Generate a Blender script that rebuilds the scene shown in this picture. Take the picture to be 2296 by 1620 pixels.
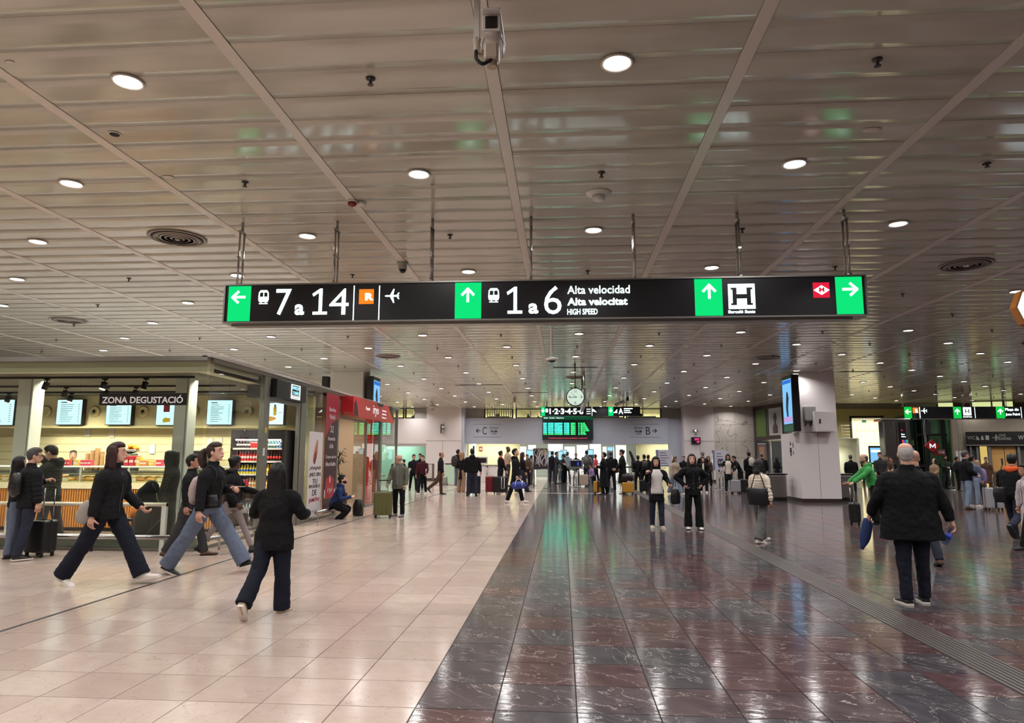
import bpy, bmesh, math, random
from math import sin, cos, pi, radians as R, sqrt
from mathutils import Vector as V, Matrix
random.seed(7)
SC = bpy.context.scene
for _o in list(bpy.data.objects): bpy.data.objects.remove(_o)
COL = SC.collection

# ------------------------------------------------------------------ camera
IW, IH, FP, CH = 2296, 1620, 1525.0, 1.65
_y = V((1260-IW/2, IH/2-1020, -FP)).normalized()
_x = V((1, -0.003, 0)); _x = (_x - _x.dot(_y)*_y).normalized()
_z = _x.cross(_y)
CM = Matrix((_x, _y, _z))                     # camera vector -> world vector
cd = bpy.data.cameras.new('camera'); cam = bpy.data.objects.new('camera', cd); COL.objects.link(cam)
cd.sensor_width = 36; cd.sensor_fit = 'HORIZONTAL'; cd.lens = FP/IW*36; cd.clip_end = 300; cd.clip_start = .05
cam.matrix_world = Matrix.Translation((0, 0, CH)) @ CM.to_4x4()
SC.camera = cam

# ------------------------------------------------------------------ world, exposure
SC.view_settings.view_transform = 'Standard'; SC.view_settings.look = 'None'
SC.view_settings.gamma = 1; SC.view_settings.use_curve_mapping = False
SC.view_settings.exposure = 0.24
LAMP_W = 30.0           # watts of one ceiling downlight
wd = bpy.data.worlds.new('world'); SC.world = wd; wd.use_nodes = True
wd.node_tree.nodes['Background'].inputs[0].default_value = (.5, .55, .6, 1)
wd.node_tree.nodes['Background'].inputs[1].default_value = .05
SC.cycles.max_bounces = 7; SC.cycles.diffuse_bounces = 3; SC.cycles.glossy_bounces = 3
SC.cycles.use_adaptive_sampling = True; SC.cycles.adaptive_threshold = .04
SC.cycles.transparent_max_bounces = 12; SC.cycles.transmission_bounces = 6
SC.cycles.sample_clamp_indirect = 6.0; SC.cycles.caustics_reflective = False; SC.cycles.caustics_refractive = False
SC.cycles.use_denoising = True

HC = 4.7                                       # hall ceiling height
def ray(px, py): return CM @ V((px-IW/2, IH/2-py, -FP))
O3 = V((0, 0, CH))
def onZ(px, py, z=0.0):
    r = ray(px, py); return O3 + r*((z-CH)/r.z)
def onY(px, py, y):
    r = ray(px, py); return O3 + r*(y/r.y)
def onX(px, py, x):
    r = ray(px, py); return O3 + r*(x/r.x)
def proj(p):
    c = CM.transposed() @ (V(p)-O3)
    return (IW/2+FP*c.x/-c.z, IH/2-FP*c.y/-c.z, -c.z)

# ------------------------------------------------------------------ lights: the downlight grid (real lamps, their trims are built further down)
LIGHTS = []
for j in range(-3, 11):
    for i in range(-4, 8):
        LIGHTS.append((0.45+4*i, 5+4*j))
        LIGHTS.append((-1.54+4*i, 7+4*j))
LIGHTS = [(x, y) for x, y in LIGHTS if -17 < x < 30 and -6 < y < 44.3
          and not (7.6 < x < 10.6 and 25 < y < 27.5) and not (-9 < x < -7 and 24.5 < y < 26.5) and not (x > 12.3 and y > 39.5)]
ld = bpy.data.lights.new('downlight', 'AREA'); ld.shape = 'DISK'; ld.size = .2; ld.energy = LAMP_W; ld.color = (1, .975, .965); ld.spread = R(150)
for x, y in LIGHTS:
    o = bpy.data.objects.new('downlight', ld); COL.objects.link(o); o.location = (x, y, HC-.035)
def area(name, loc, size, energy, color, rot=(0, 0, 0), spread=150):
    l = bpy.data.lights.new(name, 'AREA'); l.shape = 'RECTANGLE'; l.size, l.size_y = size; l.energy = energy; l.color = color; l.spread = R(spread)
    o = bpy.data.objects.new(name, l); COL.objects.link(o); o.location = loc; o.rotation_euler = rot; return o
def spot(name, loc, target, energy, color, ang=60, rad=.05):
    l = bpy.data.lights.new(name, 'SPOT'); l.energy = energy; l.color = color; l.spot_size = R(ang); l.spot_blend = .6; l.shadow_soft_size = rad
    o = bpy.data.objects.new(name, l); COL.objects.link(o); o.location = loc
    o.rotation_euler = (V(target)-V(loc)).to_track_quat('-Z', 'Y').to_euler(); return o
# food shop: ceiling strips over the counter, and spots on the back wall
area('shop_light', (-10.5, 14.9, 3.08), (7, .25), 280, (1, .92, .74))
area('shop_light', (-10.0, 16.55, 2.30), (6.5, .12), 130, (1, .9, .7))
area('shop_light', (-9.5, 12.9, 3.08), (6, .2), 120, (1, .92, .75))
# ticket hall beyond the lintel, upper offices, lounge beyond the red front, right hall, lobby
for x in (-4, 0, 4, 8): area('hall_light', (x, 50, 2.75), (3, 5), 300, (.95, 1, .98))
area('hall_light', (-12.0, 47.0, 2.75), (4, 2), 60, (.9, 1, .95))
for x in (-10.5, -4.3, -.5, 3, 6.0): area('office_light', (x, 46.3, 4.82), (2.5, 1.2), 150, (1, .97, .8))
area('hall_light', (7.2, 46.4, 2.85), (3, 1), 90, (1, .98, .8)); area('hall_light', (-4.5, 46.4, 2.85), (2.5, 1), 90, (1, .98, .8))  # both added, without fittings, to brighten the cream hall walls
area('hall_light', (-13, 45.6, 2.85), (6, 1), 160, (.85, 1, .93))  # added to light the green glass wall in the far left opening
area('lounge_light', (-7.6, 21.5, 3.2), (1.5, 4), 70, (1, .9, .75))
area('store_light', (13.8, 41.0, 2.5), (1.6, 4), 300, (1, 1, .92))
area('lobby_light', (26.5, 43.2, 2.6), (6, 3), 60, (1, .8, .5))
area('lobby_light', (20, 44, 4.5), (7, 3), 220, (1, .96, .78)); area('lobby_light', (25, 35.5, 4.62), (6, .6), 130, (1, .95, .85))  # last area light added, without a fitting, to lighten the concrete wall

# ------------------------------------------------------------------ materials
MATS = {}
def mat(name, col=(.5, .5, .5), rough=.6, metal=0.0, spec=.5, bump=0, bscale=20, var=0, em=None, es=0, coat=0):
    if name in MATS: return MATS[name]
    m = bpy.data.materials.new(name); m.use_nodes = True; MATS[name] = m
    nt = m.node_tree; b = nt.nodes['Principled BSDF']
    b.inputs['Base Color'].default_value = (*col, 1); b.inputs['Roughness'].default_value = rough
    b.inputs['Metallic'].default_value = metal; b.inputs['Specular IOR Level'].default_value = spec
    b.inputs['Coat Weight'].default_value = coat
    if em: b.inputs['Emission Color'].default_value = (*em, 1); b.inputs['Emission Strength'].default_value = es
    if bump or var:
        tc = nt.nodes.new('ShaderNodeTexCoord'); nz = nt.nodes.new('ShaderNodeTexNoise')
        nz.inputs['Scale'].default_value = bscale; nz.inputs['Detail'].default_value = 4
        nt.links.new(tc.outputs['Object'], nz.inputs['Vector'])
        if bump:
            bp = nt.nodes.new('ShaderNodeBump'); bp.inputs['Strength'].default_value = bump; bp.inputs['Distance'].default_value = .02
            nt.links.new(nz.outputs['Fac'], bp.inputs['Height']); nt.links.new(bp.outputs[0], b.inputs['Normal'])
        if var:
            mx = nt.nodes.new('ShaderNodeMix'); mx.data_type = 'RGBA'
            mx.inputs['A'].default_value = (*[c*(1-var) for c in col], 1); mx.inputs['B'].default_value = (*[min(1, c*(1+var)) for c in col], 1)
            nt.links.new(nz.outputs['Fac'], mx.inputs['Factor']); nt.links.new(mx.outputs['Result'], b.inputs['Base Color'])
    return m
def S(r, g, b):                                 # sRGB 0-255 -> linear
    f = lambda c: (c/255/12.92 if c/255 <= .04045 else ((c/255+.055)/1.055)**2.4)
    return (f(r), f(g), f(b))
def emit(name, col, s):
    if name in MATS: return MATS[name]
    m = bpy.data.materials.new(name); m.use_nodes = True; MATS[name] = m
    nt = m.node_tree; nt.nodes.clear()
    e = nt.nodes.new('ShaderNodeEmission'); e.inputs[0].default_value = (*col, 1); e.inputs[1].default_value = s
    nt.links.new(e.outputs[0], nt.nodes.new('ShaderNodeOutputMaterial').inputs[0]); return m
def glassmat(name, tint=(.93, .96, .93), refl=1.0):
    m = bpy.data.materials.new(name); m.use_nodes = True; MATS[name] = m
    nt = m.node_tree; nt.nodes.clear(); N = nt.nodes.new
    t = N('ShaderNodeBsdfTransparent'); t.inputs[0].default_value = (*tint, 1)
    g = N('ShaderNodeBsdfGlossy'); g.inputs['Roughness'].default_value = .01
    f = N('ShaderNodeFresnel'); f.inputs[0].default_value = 1.5
    mu = N('ShaderNodeMath'); mu.operation = 'MULTIPLY'; mu.inputs[1].default_value = refl; mu.use_clamp = True
    mx = N('ShaderNodeMixShader'); o = N('ShaderNodeOutputMaterial')
    ge = N('ShaderNodeNewGeometry'); iv = N('ShaderNodeMath'); iv.operation = 'SUBTRACT'; iv.inputs[0].default_value = 1; nt.links.new(ge.outputs['Backfacing'], iv.inputs[1])
    m2 = N('ShaderNodeMath'); m2.operation = 'MULTIPLY'; nt.links.new(f.outputs[0], mu.inputs[0]); nt.links.new(mu.outputs[0], m2.inputs[0]); nt.links.new(iv.outputs[0], m2.inputs[1]); nt.links.new(m2.outputs[0], mx.inputs[0])
    nt.links.new(t.outputs[0], mx.inputs[1]); nt.links.new(g.outputs[0], mx.inputs[2]); nt.links.new(mx.outputs[0], o.inputs[0])
    return m
GLASS = glassmat('clear_glass', refl=1.6)
GREENGLASS = glassmat('green_glass', (.45, .66, .55))

# ------------------------------------------------------------------ geometry helpers
def box(bm, x0, x1, y0, y1, z0, z1, mi=0):
    vs = [bm.verts.new(p) for p in ((x0, y0, z0), (x1, y0, z0), (x1, y1, z0), (x0, y1, z0), (x0, y0, z1), (x1, y0, z1), (x1, y1, z1), (x0, y1, z1))]
    for f in ((0, 3, 2, 1), (4, 5, 6, 7), (0, 1, 5, 4), (1, 2, 6, 5), (2, 3, 7, 6), (3, 0, 4, 7)):
        bm.faces.new([vs[k] for k in f]).material_index = mi
    return vs
def rbox(bm, x0, x1, y0, y1, z0, z1, r=.01, seg=2, mi=0):
    vs = box(bm, x0, x1, y0, y1, z0, z1, mi)
    r = min(r, .49*min(x1-x0, y1-y0, z1-z0))
    es = list({e for v in vs for e in v.link_edges})
    bmesh.ops.bevel(bm, geom=es, offset=r, segments=seg, affect='EDGES', profile=.5)
def quad(bm, pts, mi=0):
    f = bm.faces.new([bm.verts.new(p) for p in pts]); f.material_index = mi; return f
def prism(bm, pts, d, mi=0):                     # polygon pts (3D, planar) extruded along vector d
    d = V(d); a = [bm.verts.new(p) for p in pts]; b = [bm.verts.new(V(p)+d) for p in pts]; n = len(a)
    fs = [bm.faces.new(a[::-1]), bm.faces.new(b)]
    for i in range(n): fs.append(bm.faces.new((a[i], a[(i+1) % n], b[(i+1) % n], b[i])))
    for f in fs: f.material_index = mi
    return fs
def cat(pts, rad, sub):
    if sub <= 1 or len(pts) < 3: return pts, rad
    P, Q = [], []
    n = len(pts)
    for i in range(n-1):
        p0, p1, p2, p3 = pts[max(i-1, 0)], pts[i], pts[i+1], pts[min(i+2, n-1)]
        r1, r2 = rad[i], rad[i+1]
        for k in range(sub):
            t = k/sub; t2, t3 = t*t, t*t*t
            P.append(.5*((2*p1)+(p2-p0)*t+(2*p0-5*p1+4*p2-p3)*t2+(3*p1-p0-3*p2+p3)*t3))
            s = t*t*(3-2*t)
            Q.append((r1[0]+(r2[0]-r1[0])*s, r1[1]+(r2[1]-r1[1])*s))
    P.append(pts[-1]); Q.append(rad[-1]); return P, Q
def tube(bm, pts, rad, seg=10, ref=None, sub=1, mi=0, up=None):
    pts = [V(p) for p in pts]
    rad = [(r, r) if not isinstance(r, (tuple, list)) else r for r in (rad if isinstance(rad, (list, tuple)) else [rad]*len(pts))]
    pts, rad = cat(pts, rad, sub)
    n = len(pts); rings = []; a = V(ref) if ref is not None else None
    for i in range(n):
        t = up if up is not None else (pts[min(i+1, n-1)]-pts[max(i-1, 0)])
        t = V(t).normalized() if V(t).length > 1e-9 else V((0, 0, 1))
        if a is None: a = V((1, 0, 0)) if abs(t.x) < .9 else V((0, 1, 0))
        u = (V(ref) if ref is not None else a); u = u-u.dot(t)*t
        if u.length < 1e-4: u = V((0, 1, 0))-V((0, 1, 0)).dot(t)*t
        u.normalize(); w = t.cross(u); a = u
        ra, rb = rad[i]
        rings.append([bm.verts.new(pts[i]+u*(ra*cos(2*pi*k/seg))+w*(rb*sin(2*pi*k/seg))) for k in range(seg)])
    for i in range(n-1):
        for k in range(seg):
            f = bm.faces.new((rings[i][k], rings[i][(k+1) % seg], rings[i+1][(k+1) % seg], rings[i+1][k])); f.material_index = mi; f.smooth = True
    for f in (bm.faces.new(rings[0][::-1]), bm.faces.new(rings[-1])): f.material_index = mi
def ell(bm, c, rx, ry, rz, M=None, seg=12, rings=8, mi=0):
    c = V(c); M = M or Matrix.Identity(3); rows = []
    for i in range(1, rings):
        th = pi*i/rings
        rows.append([bm.verts.new(c+M @ V((rx*sin(th)*cos(2*pi*k/seg), ry*sin(th)*sin(2*pi*k/seg), rz*cos(th)))) for k in range(seg)])
    t = bm.verts.new(c+M @ V((0, 0, rz))); b = bm.verts.new(c+M @ V((0, 0, -rz))); fs = []
    for k in range(seg):
        fs.append(bm.faces.new((t, rows[0][k], rows[0][(k+1) % seg]))); fs.append(bm.faces.new((b, rows[-1][(k+1) % seg], rows[-1][k])))
        for i in range(len(rows)-1): fs.append(bm.faces.new((rows[i][k], rows[i+1][k], rows[i+1][(k+1) % seg], rows[i][(k+1) % seg])))
    for f in fs: f.smooth = True; f.material_index = mi
def lathe(bm, prof, c=(0, 0, 0), seg=24, mi=0, smooth=True, axis='Z'):
    c = V(c); rows = []
    for r, h in prof:
        row = []
        for k in range(seg):
            a = 2*pi*k/seg; p = V((r*cos(a), r*sin(a), h))
            if axis == 'Y': p = V((p.x, -p.z, p.y))
            if axis == 'X': p = V((p.z, p.x, p.y))
            row.append(bm.verts.new(c+p))
        rows.append(row)
    for i in range(len(rows)-1):
        for k in range(seg):
            f = bm.faces.new((rows[i][k], rows[i][(k+1) % seg], rows[i+1][(k+1) % seg], rows[i+1][k])); f.smooth = smooth; f.material_index = mi
    if prof[0][0] > 1e-6: bm.faces.new(rows[0][::-1]).material_index = mi
    if prof[-1][0] > 1e-6: bm.faces.new(rows[-1]).material_index = mi
def obj(name, bm, m, parent=None, loc=None, kind=None, label=None, cat_=None, group=None, fixn=True):
    me = bpy.data.meshes.new(name)
    if isinstance(bm, bmesh.types.BMesh):
        if fixn: bmesh.ops.recalc_face_normals(bm, faces=bm.faces)
        bm.to_mesh(me); bm.free()
    else: me.from_pydata(*bm); me.update()
    for x in (m if isinstance(m, (list, tuple)) else [m]): me.materials.append(x)
    o = bpy.data.objects.new(name, me); COL.objects.link(o)
    if parent is not None: o.parent = parent
    if loc is not None: o.location = loc
    return tag(o, label, cat_, group, kind)
def tag(o, label=None, cat_=None, group=None, kind=None):
    if label: o['label'] = label
    if cat_: o['category'] = cat_
    if group: o['group'] = group
    if kind: o['kind'] = kind
    return o
def thing(name, label, cat_, loc=(0, 0, 0), rz=0, group=None, kind=None):
    o = bpy.data.objects.new(name, None); COL.objects.link(o); o.location = loc; o.rotation_euler = (0, 0, rz); o.empty_display_size = .1
    return tag(o, label, cat_, group, kind)
def struct(name, bm, m, parent=None): return obj(name, bm, m, parent, kind=None if parent else 'structure')
def NB(): return bmesh.new()
def boxo(name, x0, x1, y0, y1, z0, z1, m, parent=None, r=0, **k):
    bm = NB()
    if r: rbox(bm, x0, x1, y0, y1, z0, z1, r)
    else: box(bm, x0, x1, y0, y1, z0, z1)
    return obj(name, bm, m, parent, **k)
def dup(root, loc=None, rz=None, label=None, group=None):
    r = root.copy(); COL.objects.link(r)
    if loc is not None: r.location = loc
    if rz is not None: r.rotation_euler = (0, 0, rz)
    if label: r['label'] = label
    if group: r['group'] = group
    for ch in list(root.children):
        c = ch.copy(); COL.objects.link(c); c.parent = r
        for g in ch.children:
            d = g.copy(); COL.objects.link(d); d.parent = c
    return r
PEND = []                                        # objects whose modifiers / text are turned into meshes in one go at the end
def text(s, c, u, v, w, h, m, parent, name='lettering', th=.004, bold=0.0, label=None, align='C'):
    """writing s in a w x h box centred on c, reading along u with v up"""
    cu = bpy.data.curves.new(name, 'FONT'); cu.body = s; cu.align_x = 'CENTER' if align == 'C' else 'LEFT'; cu.extrude = .02; cu.offset = bold; cu.resolution_u = 3
    cu.space_line = .95
    o = bpy.data.objects.new(name, cu); COL.objects.link(o)
    PEND.append(('text', o, V(c), V(u).normalized(), V(v).normalized(), w, h, m, parent, th, label)); return o
XU, YU, ZU = V((1, 0, 0)), V((0, 1, 0)), V((0, 0, 1))
def flat(bm, pts, c, u, v, n, th, mi=0):          # 2D outline in the (u,v) plane at c, pushed th along n
    c, u, v, n = V(c), V(u), V(v), V(n); prism(bm, [c+u*a+v*b for a, b in pts], n*th, mi)
def arrow(bm, c, u, v, n, s, ang, th=.004, mi=0):
    ca, sa = cos(ang), sin(ang); rot = lambda a, b: (a*ca-b*sa, a*sa+b*ca)
    def bar(x0, y0, x1, y1, w):
        d = V((x1-x0, y1-y0)).normalized(); k = V((-d.y, d.x))*w/2
        flat(bm, [rot(*q) for q in ((x0+k.x, y0+k.y), (x0-k.x, y0-k.y), (x1-k.x, y1-k.y), (x1+k.x, y1+k.y))], c, u, v, n, th, mi)
    w = .17*s
    bar(0, -s*.5, 0, s*.42, w); bar(-.42*s, -.02*s, .03*s, .47*s, w); bar(.42*s, -.02*s, -.03*s, .47*s, w)
# ================================================================== FLOOR
def stone_mat(name, dark):
    m = bpy.data.materials.new(name); m.use_nodes = True; MATS[name] = m
    nt = m.node_tree; b = nt.nodes['Principled BSDF']; L = nt.links.new
    def N(t, **k):
        n = nt.nodes.new(t)
        for a, c in k.items(): setattr(n, a, c)
        return n
    geo = N('ShaderNodeNewGeometry')
    off = N('ShaderNodeVectorMath', operation='ADD'); off.inputs[1].default_value = (.97 if dark else .98, -4.69+52.35, 10)
    L(geo.outputs['Position'], off.inputs[0])
    snap = N('ShaderNodeVectorMath', operation='SNAP'); snap.inputs[1].default_value = (.53 if dark else .5235, .5235, 50)
    L(off.outputs[0], snap.inputs[0])
    wn = N('ShaderNodeTexWhiteNoise', noise_dimensions='3D'); L(snap.outputs[0], wn.inputs['Vector'])
    sc = N('ShaderNodeVectorMath', operation='SCALE'); sc.inputs['Scale'].default_value = 37; L(wn.outputs['Color'], sc.inputs[0])
    pos = N('ShaderNodeVectorMath', operation='ADD'); L(geo.outputs['Position'], pos.inputs[0]); L(sc.outputs[0], pos.inputs[1])
    # each slab is cut at its own angle
    rot = N('ShaderNodeVectorRotate', rotation_type='Z_AXIS'); L(pos.outputs[0], rot.inputs['Vector'])
    am = N('ShaderNodeMath', operation='MULTIPLY'); am.inputs[1].default_value = 1.2; L(wn.outputs['Value'], am.inputs[0]); L(am.outputs[0], rot.inputs['Angle'])
    st = N('ShaderNodeVectorMath', operation='MULTIPLY'); st.inputs[1].default_value = (1, 2.2, 1) if dark else (1, 1.3, 1); L(rot.outputs[0], st.inputs[0])
    def vein(scale, w, dist, det=4):
        n = N('ShaderNodeTexNoise'); n.inputs['Scale'].default_value = scale; n.inputs['Detail'].default_value = det; n.inputs['Distortion'].default_value = dist
        n.inputs['Roughness'].default_value = .55
        L(st.outputs[0], n.inputs['Vector'])
        s = N('ShaderNodeMath', operation='SUBTRACT'); s.inputs[1].default_value = .5; L(n.outputs['Fac'], s.inputs[0])
        a = N('ShaderNodeMath', operation='ABSOLUTE'); L(s.outputs[0], a.inputs[0])
        r = N('ShaderNodeMapRange'); r.inputs['From Min'].default_value = 0; r.inputs['From Max'].default_value = w; r.inputs['To Min'].default_value = 1; r.inputs['To Max'].default_value = 0
        L(a.outputs[0], r.inputs['Value']); return r.outputs[0], n
    def mix(f, a, c):
        x = N('ShaderNodeMix', data_type='RGBA')
        for s_, v_ in ((x.inputs['Factor'], f), (x.inputs['A'], a), (x.inputs['B'], c)):
            if hasattr(v_, 'is_linked') or hasattr(v_, 'links'): L(v_, s_)
            else: s_.default_value = v_ if not isinstance(v_, tuple) else (*v_, 1)
        return x.outputs['Result']
    cl = N('ShaderNodeTexNoise'); cl.inputs['Scale'].default_value = 3.2; cl.inputs['Detail'].default_value = 5; L(st.outputs[0], cl.inputs['Vector'])
    clr = N('ShaderNodeMapRange'); clr.inputs['From Min'].default_value = .3; clr.inputs['From Max'].default_value = .7; L(cl.outputs['Fac'], clr.inputs['Value'])
    if dark:
        tv = N('ShaderNodeMapRange'); tv.inputs['From Min'].default_value = .35; tv.inputs['From Max'].default_value = .65; L(wn.outputs['Value'], tv.inputs['Value'])
        base = mix(tv.outputs[0], S(96, 74, 74), S(84, 80, 84))
        base2 = mix(tv.outputs[0], S(70, 50, 52), S(58, 58, 62))
        c0 = mix(clr.outputs[0], base2, base)
        v1, _ = vein(1.6, .0065, .8, 6); v2, _ = vein(4.4, .009, .7, 5)
        gate = N('ShaderNodeTexNoise'); gate.inputs['Scale'].default_value = 2.2; L(pos.outputs[0], gate.inputs['Vector'])
        gr = N('ShaderNodeMapRange'); gr.inputs['From Min'].default_value = .54; gr.inputs['From Max'].default_value = .68; L(gate.outputs['Fac'], gr.inputs['Value'])
        g2 = N('ShaderNodeMath', operation='MULTIPLY'); L(v2, g2.inputs[0]); L(gr.outputs[0], g2.inputs[1])
        g1 = N('ShaderNodeMath', operation='MULTIPLY'); L(v1, g1.inputs[0]); g1.inputs[1].default_value = .8
        mxm = N('ShaderNodeMath', operation='MAXIMUM'); L(g1.outputs[0], mxm.inputs[0]); L(g2.outputs[0], mxm.inputs[1])
        col = mix(mxm.outputs[0], c0, S(176, 165, 160))
        b.inputs['Roughness'].default_value = .11; b.inputs['Specular IOR Level'].default_value = .6
    else:
        base = mix(wn.outputs['Value'], S(180, 161, 150), S(200, 182, 171))
        cmul = N('ShaderNodeMath', operation='MULTIPLY'); cmul.inputs[1].default_value = .5; L(clr.outputs[0], cmul.inputs[0])
        c0 = mix(cmul.outputs[0], base, S(172, 150, 137))
        v1, _ = vein(2.6, .006, 1.5, 4)
        vm = N('ShaderNodeMath', operation='MULTIPLY'); vm.inputs[1].default_value = .45; L(v1, vm.inputs[0])
        col = mix(vm.outputs[0], c0, S(128, 100, 88))
        b.inputs['Roughness'].default_value = .15; b.inputs['Specular IOR Level'].default_value = .65
    L(col, b.inputs['Base Color'])
    # gentle unevenness of the polish stretches the lamp reflections
    ws = N('ShaderNodeVectorMath', operation='MULTIPLY'); ws.inputs[1].default_value = (1, 3, 1); L(geo.outputs['Position'], ws.inputs[0])
    wv = N('ShaderNodeTexNoise'); wv.inputs['Scale'].default_value = 6; wv.inputs['Detail'].default_value = 2; L(ws.outputs[0], wv.inputs['Vector'])
    bp = N('ShaderNodeBump'); bp.inputs['Strength'].default_value = .11; bp.inputs['Distance'].default_value = .012
    L(wv.outputs['Fac'], bp.inputs['Height']); L(bp.outputs[0], b.inputs['Normal'])
    return m
PALE = stone_mat('pale_marble', False); DARK = stone_mat('dark_marble', True)
GROUT = mat('grout', S(44, 36, 34), .8)
FX0, FX1, FY0, FY1 = -20, 36, -8, 60
fl = struct('floor', (lambda bm: (box(bm, FX0, FX1, FY0, FY1, -.3, -.006), bm)[1])(NB()), GROUT)
def tile_data(x0, x1, y0, y1, g=.0032, h=0.0, d=.006, e=.0018):
    a = [(x0+g, y0+g, h-d), (x1-g, y0+g, h-d), (x1-g, y1-g, h-d), (x0+g, y1-g, h-d)]
    t = [(x0+g+e, y0+g+e, h), (x1-g-e, y0+g+e, h), (x1-g-e, y1-g-e, h), (x0+g+e, y1-g-e, h)]
    return a+t, [(4, 5, 6, 7), (0, 1, 5, 4), (1, 2, 6, 5), (2, 3, 7, 6), (3, 0, 4, 7)]
def merge(cells):
    vs, fs = [], []
    for v, f in cells:
        n = len(vs); vs += v; fs += [tuple(i+n for i in q) for q in f]
    return (vs, [], fs)
def lay(cells, name, m, parent, limit=300):
    """cells: (x0,x1,y0,y1,maker). nearest in view become parts, the rest one part"""
    sc = []
    for c in cells:
        mx, my, z = (c[0]+c[1])/2, (c[2]+c[3])/2, c[5]
        p = proj((mx, my, z)) if my > .5 else (-1e6, 0, 0)
        inv = my > .5 and -90 < p[0] < IW+90 and -60 < p[1] < IH+60 and p[2] > 0
        sc.append((0 if inv else 1, sqrt(mx*mx+my*my), c))
    sc.sort(key=lambda t: (t[0], t[1]))
    meshes = {}
    for k, (q, d, c) in enumerate(sc[:limit]):
        key = (round(c[1]-c[0], 4), round(c[3]-c[2], 4))
        if key not in meshes:
            v, f = c[4](0, c[1]-c[0], 0, c[3]-c[2]); me = bpy.data.meshes.new(name); me.from_pydata(v, [], f); me.materials.append(m); meshes[key] = me
            if name == 'ceiling_panel':
                for p_ in me.polygons: p_.use_smooth = p_.index in (1, 2, 3, 4)
        o = bpy.data.objects.new(name, meshes[key]); COL.objects.link(o); o.parent = parent; o.location = (c[0], c[2], c[5]); 
        if len(c) > 6: o.rotation_euler = c[6]
    rest = []
    for q, d, c in sc[limit:]:
        v, f = c[4](c[0], c[1], c[2], c[3]); rest.append(([(a, b, e+c[5]) for a, b, e in v], f))
    if rest:
        o = obj(name, merge(rest), m, parent, kind='stuff')
        if name == 'ceiling_panel':
            for p_ in o.data.polygons: p_.use_smooth = p_.index % 6 in (1, 2, 3, 4)
mk = lambda x0, x1, y0, y1: tile_data(x0, x1, y0, y1)
P0, T0 = -.975, 4.69
cells = []
for i in range(0, 37):
    for j in range(-18, 80):
        x1 = P0-i*.5235; x0 = x1-.5235
        cells.append((x0, x1, T0+j*.5235, T0+(j+1)*.5235, mk, 0.0))
lay(cells, 'pale_tile', PALE, fl)
cells = []
TS0, TS1 = 3.2, 3.56                       # tactile strip
for i in range(0, 69):
    for j in range(-18, 106):
        x0 = P0+i*.53; x1 = x0+.53; y0 = T0+j*.5235; y1 = y0+.5235
        if y0 > 58: continue
        if x0 < TS0 < x1: 
            if TS0-x0 > .03: cells.append((x0, TS0, y0, y1, mk, 0.0))
            if x1 > TS1+.02: cells.append((TS1, x1, y0, y1, mk, 0.0))
            continue
        if x0 < TS1 and x1 > TS0:
            if x1 > TS1+.02: cells.append((TS1, x1, y0, y1, mk, 0.0))
            continue
        cells.append((x0, x1, y0, y1, mk, 0.0))
lay(cells, 'dark_tile', DARK, fl)
# pale floor beyond the last tile row, under the far left wall and in the halls
bm = NB(); box(bm, -20, P0, 46.55, 60, -.006, .001); obj('hall_paving', bm, mat('hall_floor', S(150, 140, 130), .15), fl)
# black expansion joint, tactile guiding strip with ribs
bm = NB(); box(bm, -5.275, -5.235, -6, 44, .0, .0035); obj('expansion_joint', bm, mat('joint_black', S(38, 32, 32), .5), fl)
bm = NB(); box(bm, TS0, TS1, -6, 44, -.006, .001)
obj('tactile_strip', bm, mat('tactile', S(52, 47, 46), .4), fl)
for k in range(8):
    bm = NB(); x = TS0+.022+k*.045; box(bm, x-.012, x+.012, -6, 44, .001, .006)
    obj('tactile_rib', bm, mat('tactile_rib', S(92, 85, 82), .35), fl)
bm = NB(); box(bm, -6.3, 8.5, 32.0, 32.06, 0, .004); obj('cross_joint', bm, MATS['joint_black'], fl)
bm = NB(); box(bm, -.9, 2.2, 30.2, 30.5, 0, .003); obj('floor_plate', bm, mat('floor_plate', S(170, 150, 130), .3), fl)

# ================================================================== CEILING
m = bpy.data.materials.new('ceiling_metal'); m.use_nodes = True; MATS['ceiling_metal'] = m
nt = m.node_tree; b = nt.nodes['Principled BSDF']; L = nt.links.new
geo = nt.nodes.new('ShaderNodeNewGeometry')
mp = nt.nodes.new('ShaderNodeVectorMath'); mp.operation = 'MULTIPLY'; mp.inputs[1].default_value = (.5, 2.2, 1); L(geo.outputs['Position'], mp.inputs[0])
nz = nt.nodes.new('ShaderNodeTexNoise'); nz.inputs['Scale'].default_value = 1.4; nz.inputs['Detail'].default_value = 6; L(mp.outputs[0], nz.inputs['Vector'])
sn = nt.nodes.new('ShaderNodeVectorMath'); sn.operation = 'ADD'; sn.inputs[1].default_value = (.54+19.8, 3.44+40, 3)
L(geo.outputs['Position'], sn.inputs[0]); s2 = nt.nodes.new('ShaderNodeVectorMath'); s2.operation = 'SNAP'; s2.inputs[1].default_value = (1.98, .4, 20); L(sn.outputs[0], s2.inputs[0])
wn = nt.nodes.new('ShaderNodeTexWhiteNoise'); L(s2.outputs[0], wn.inputs['Vector'])
ad = nt.nodes.new('ShaderNodeMath'); ad.operation = 'MULTIPLY_ADD'; ad.inputs[1].default_value = .22; L(wn.outputs['Value'], ad.inputs[0]); L(nz.outputs['Fac'], ad.inputs[2])
mx = nt.nodes.new('ShaderNodeMix'); mx.data_type = 'RGBA'; mx.inputs['A'].default_value = (*S(170, 166, 151), 1); mx.inputs['B'].default_value = (*S(196, 191, 176), 1)
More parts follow.
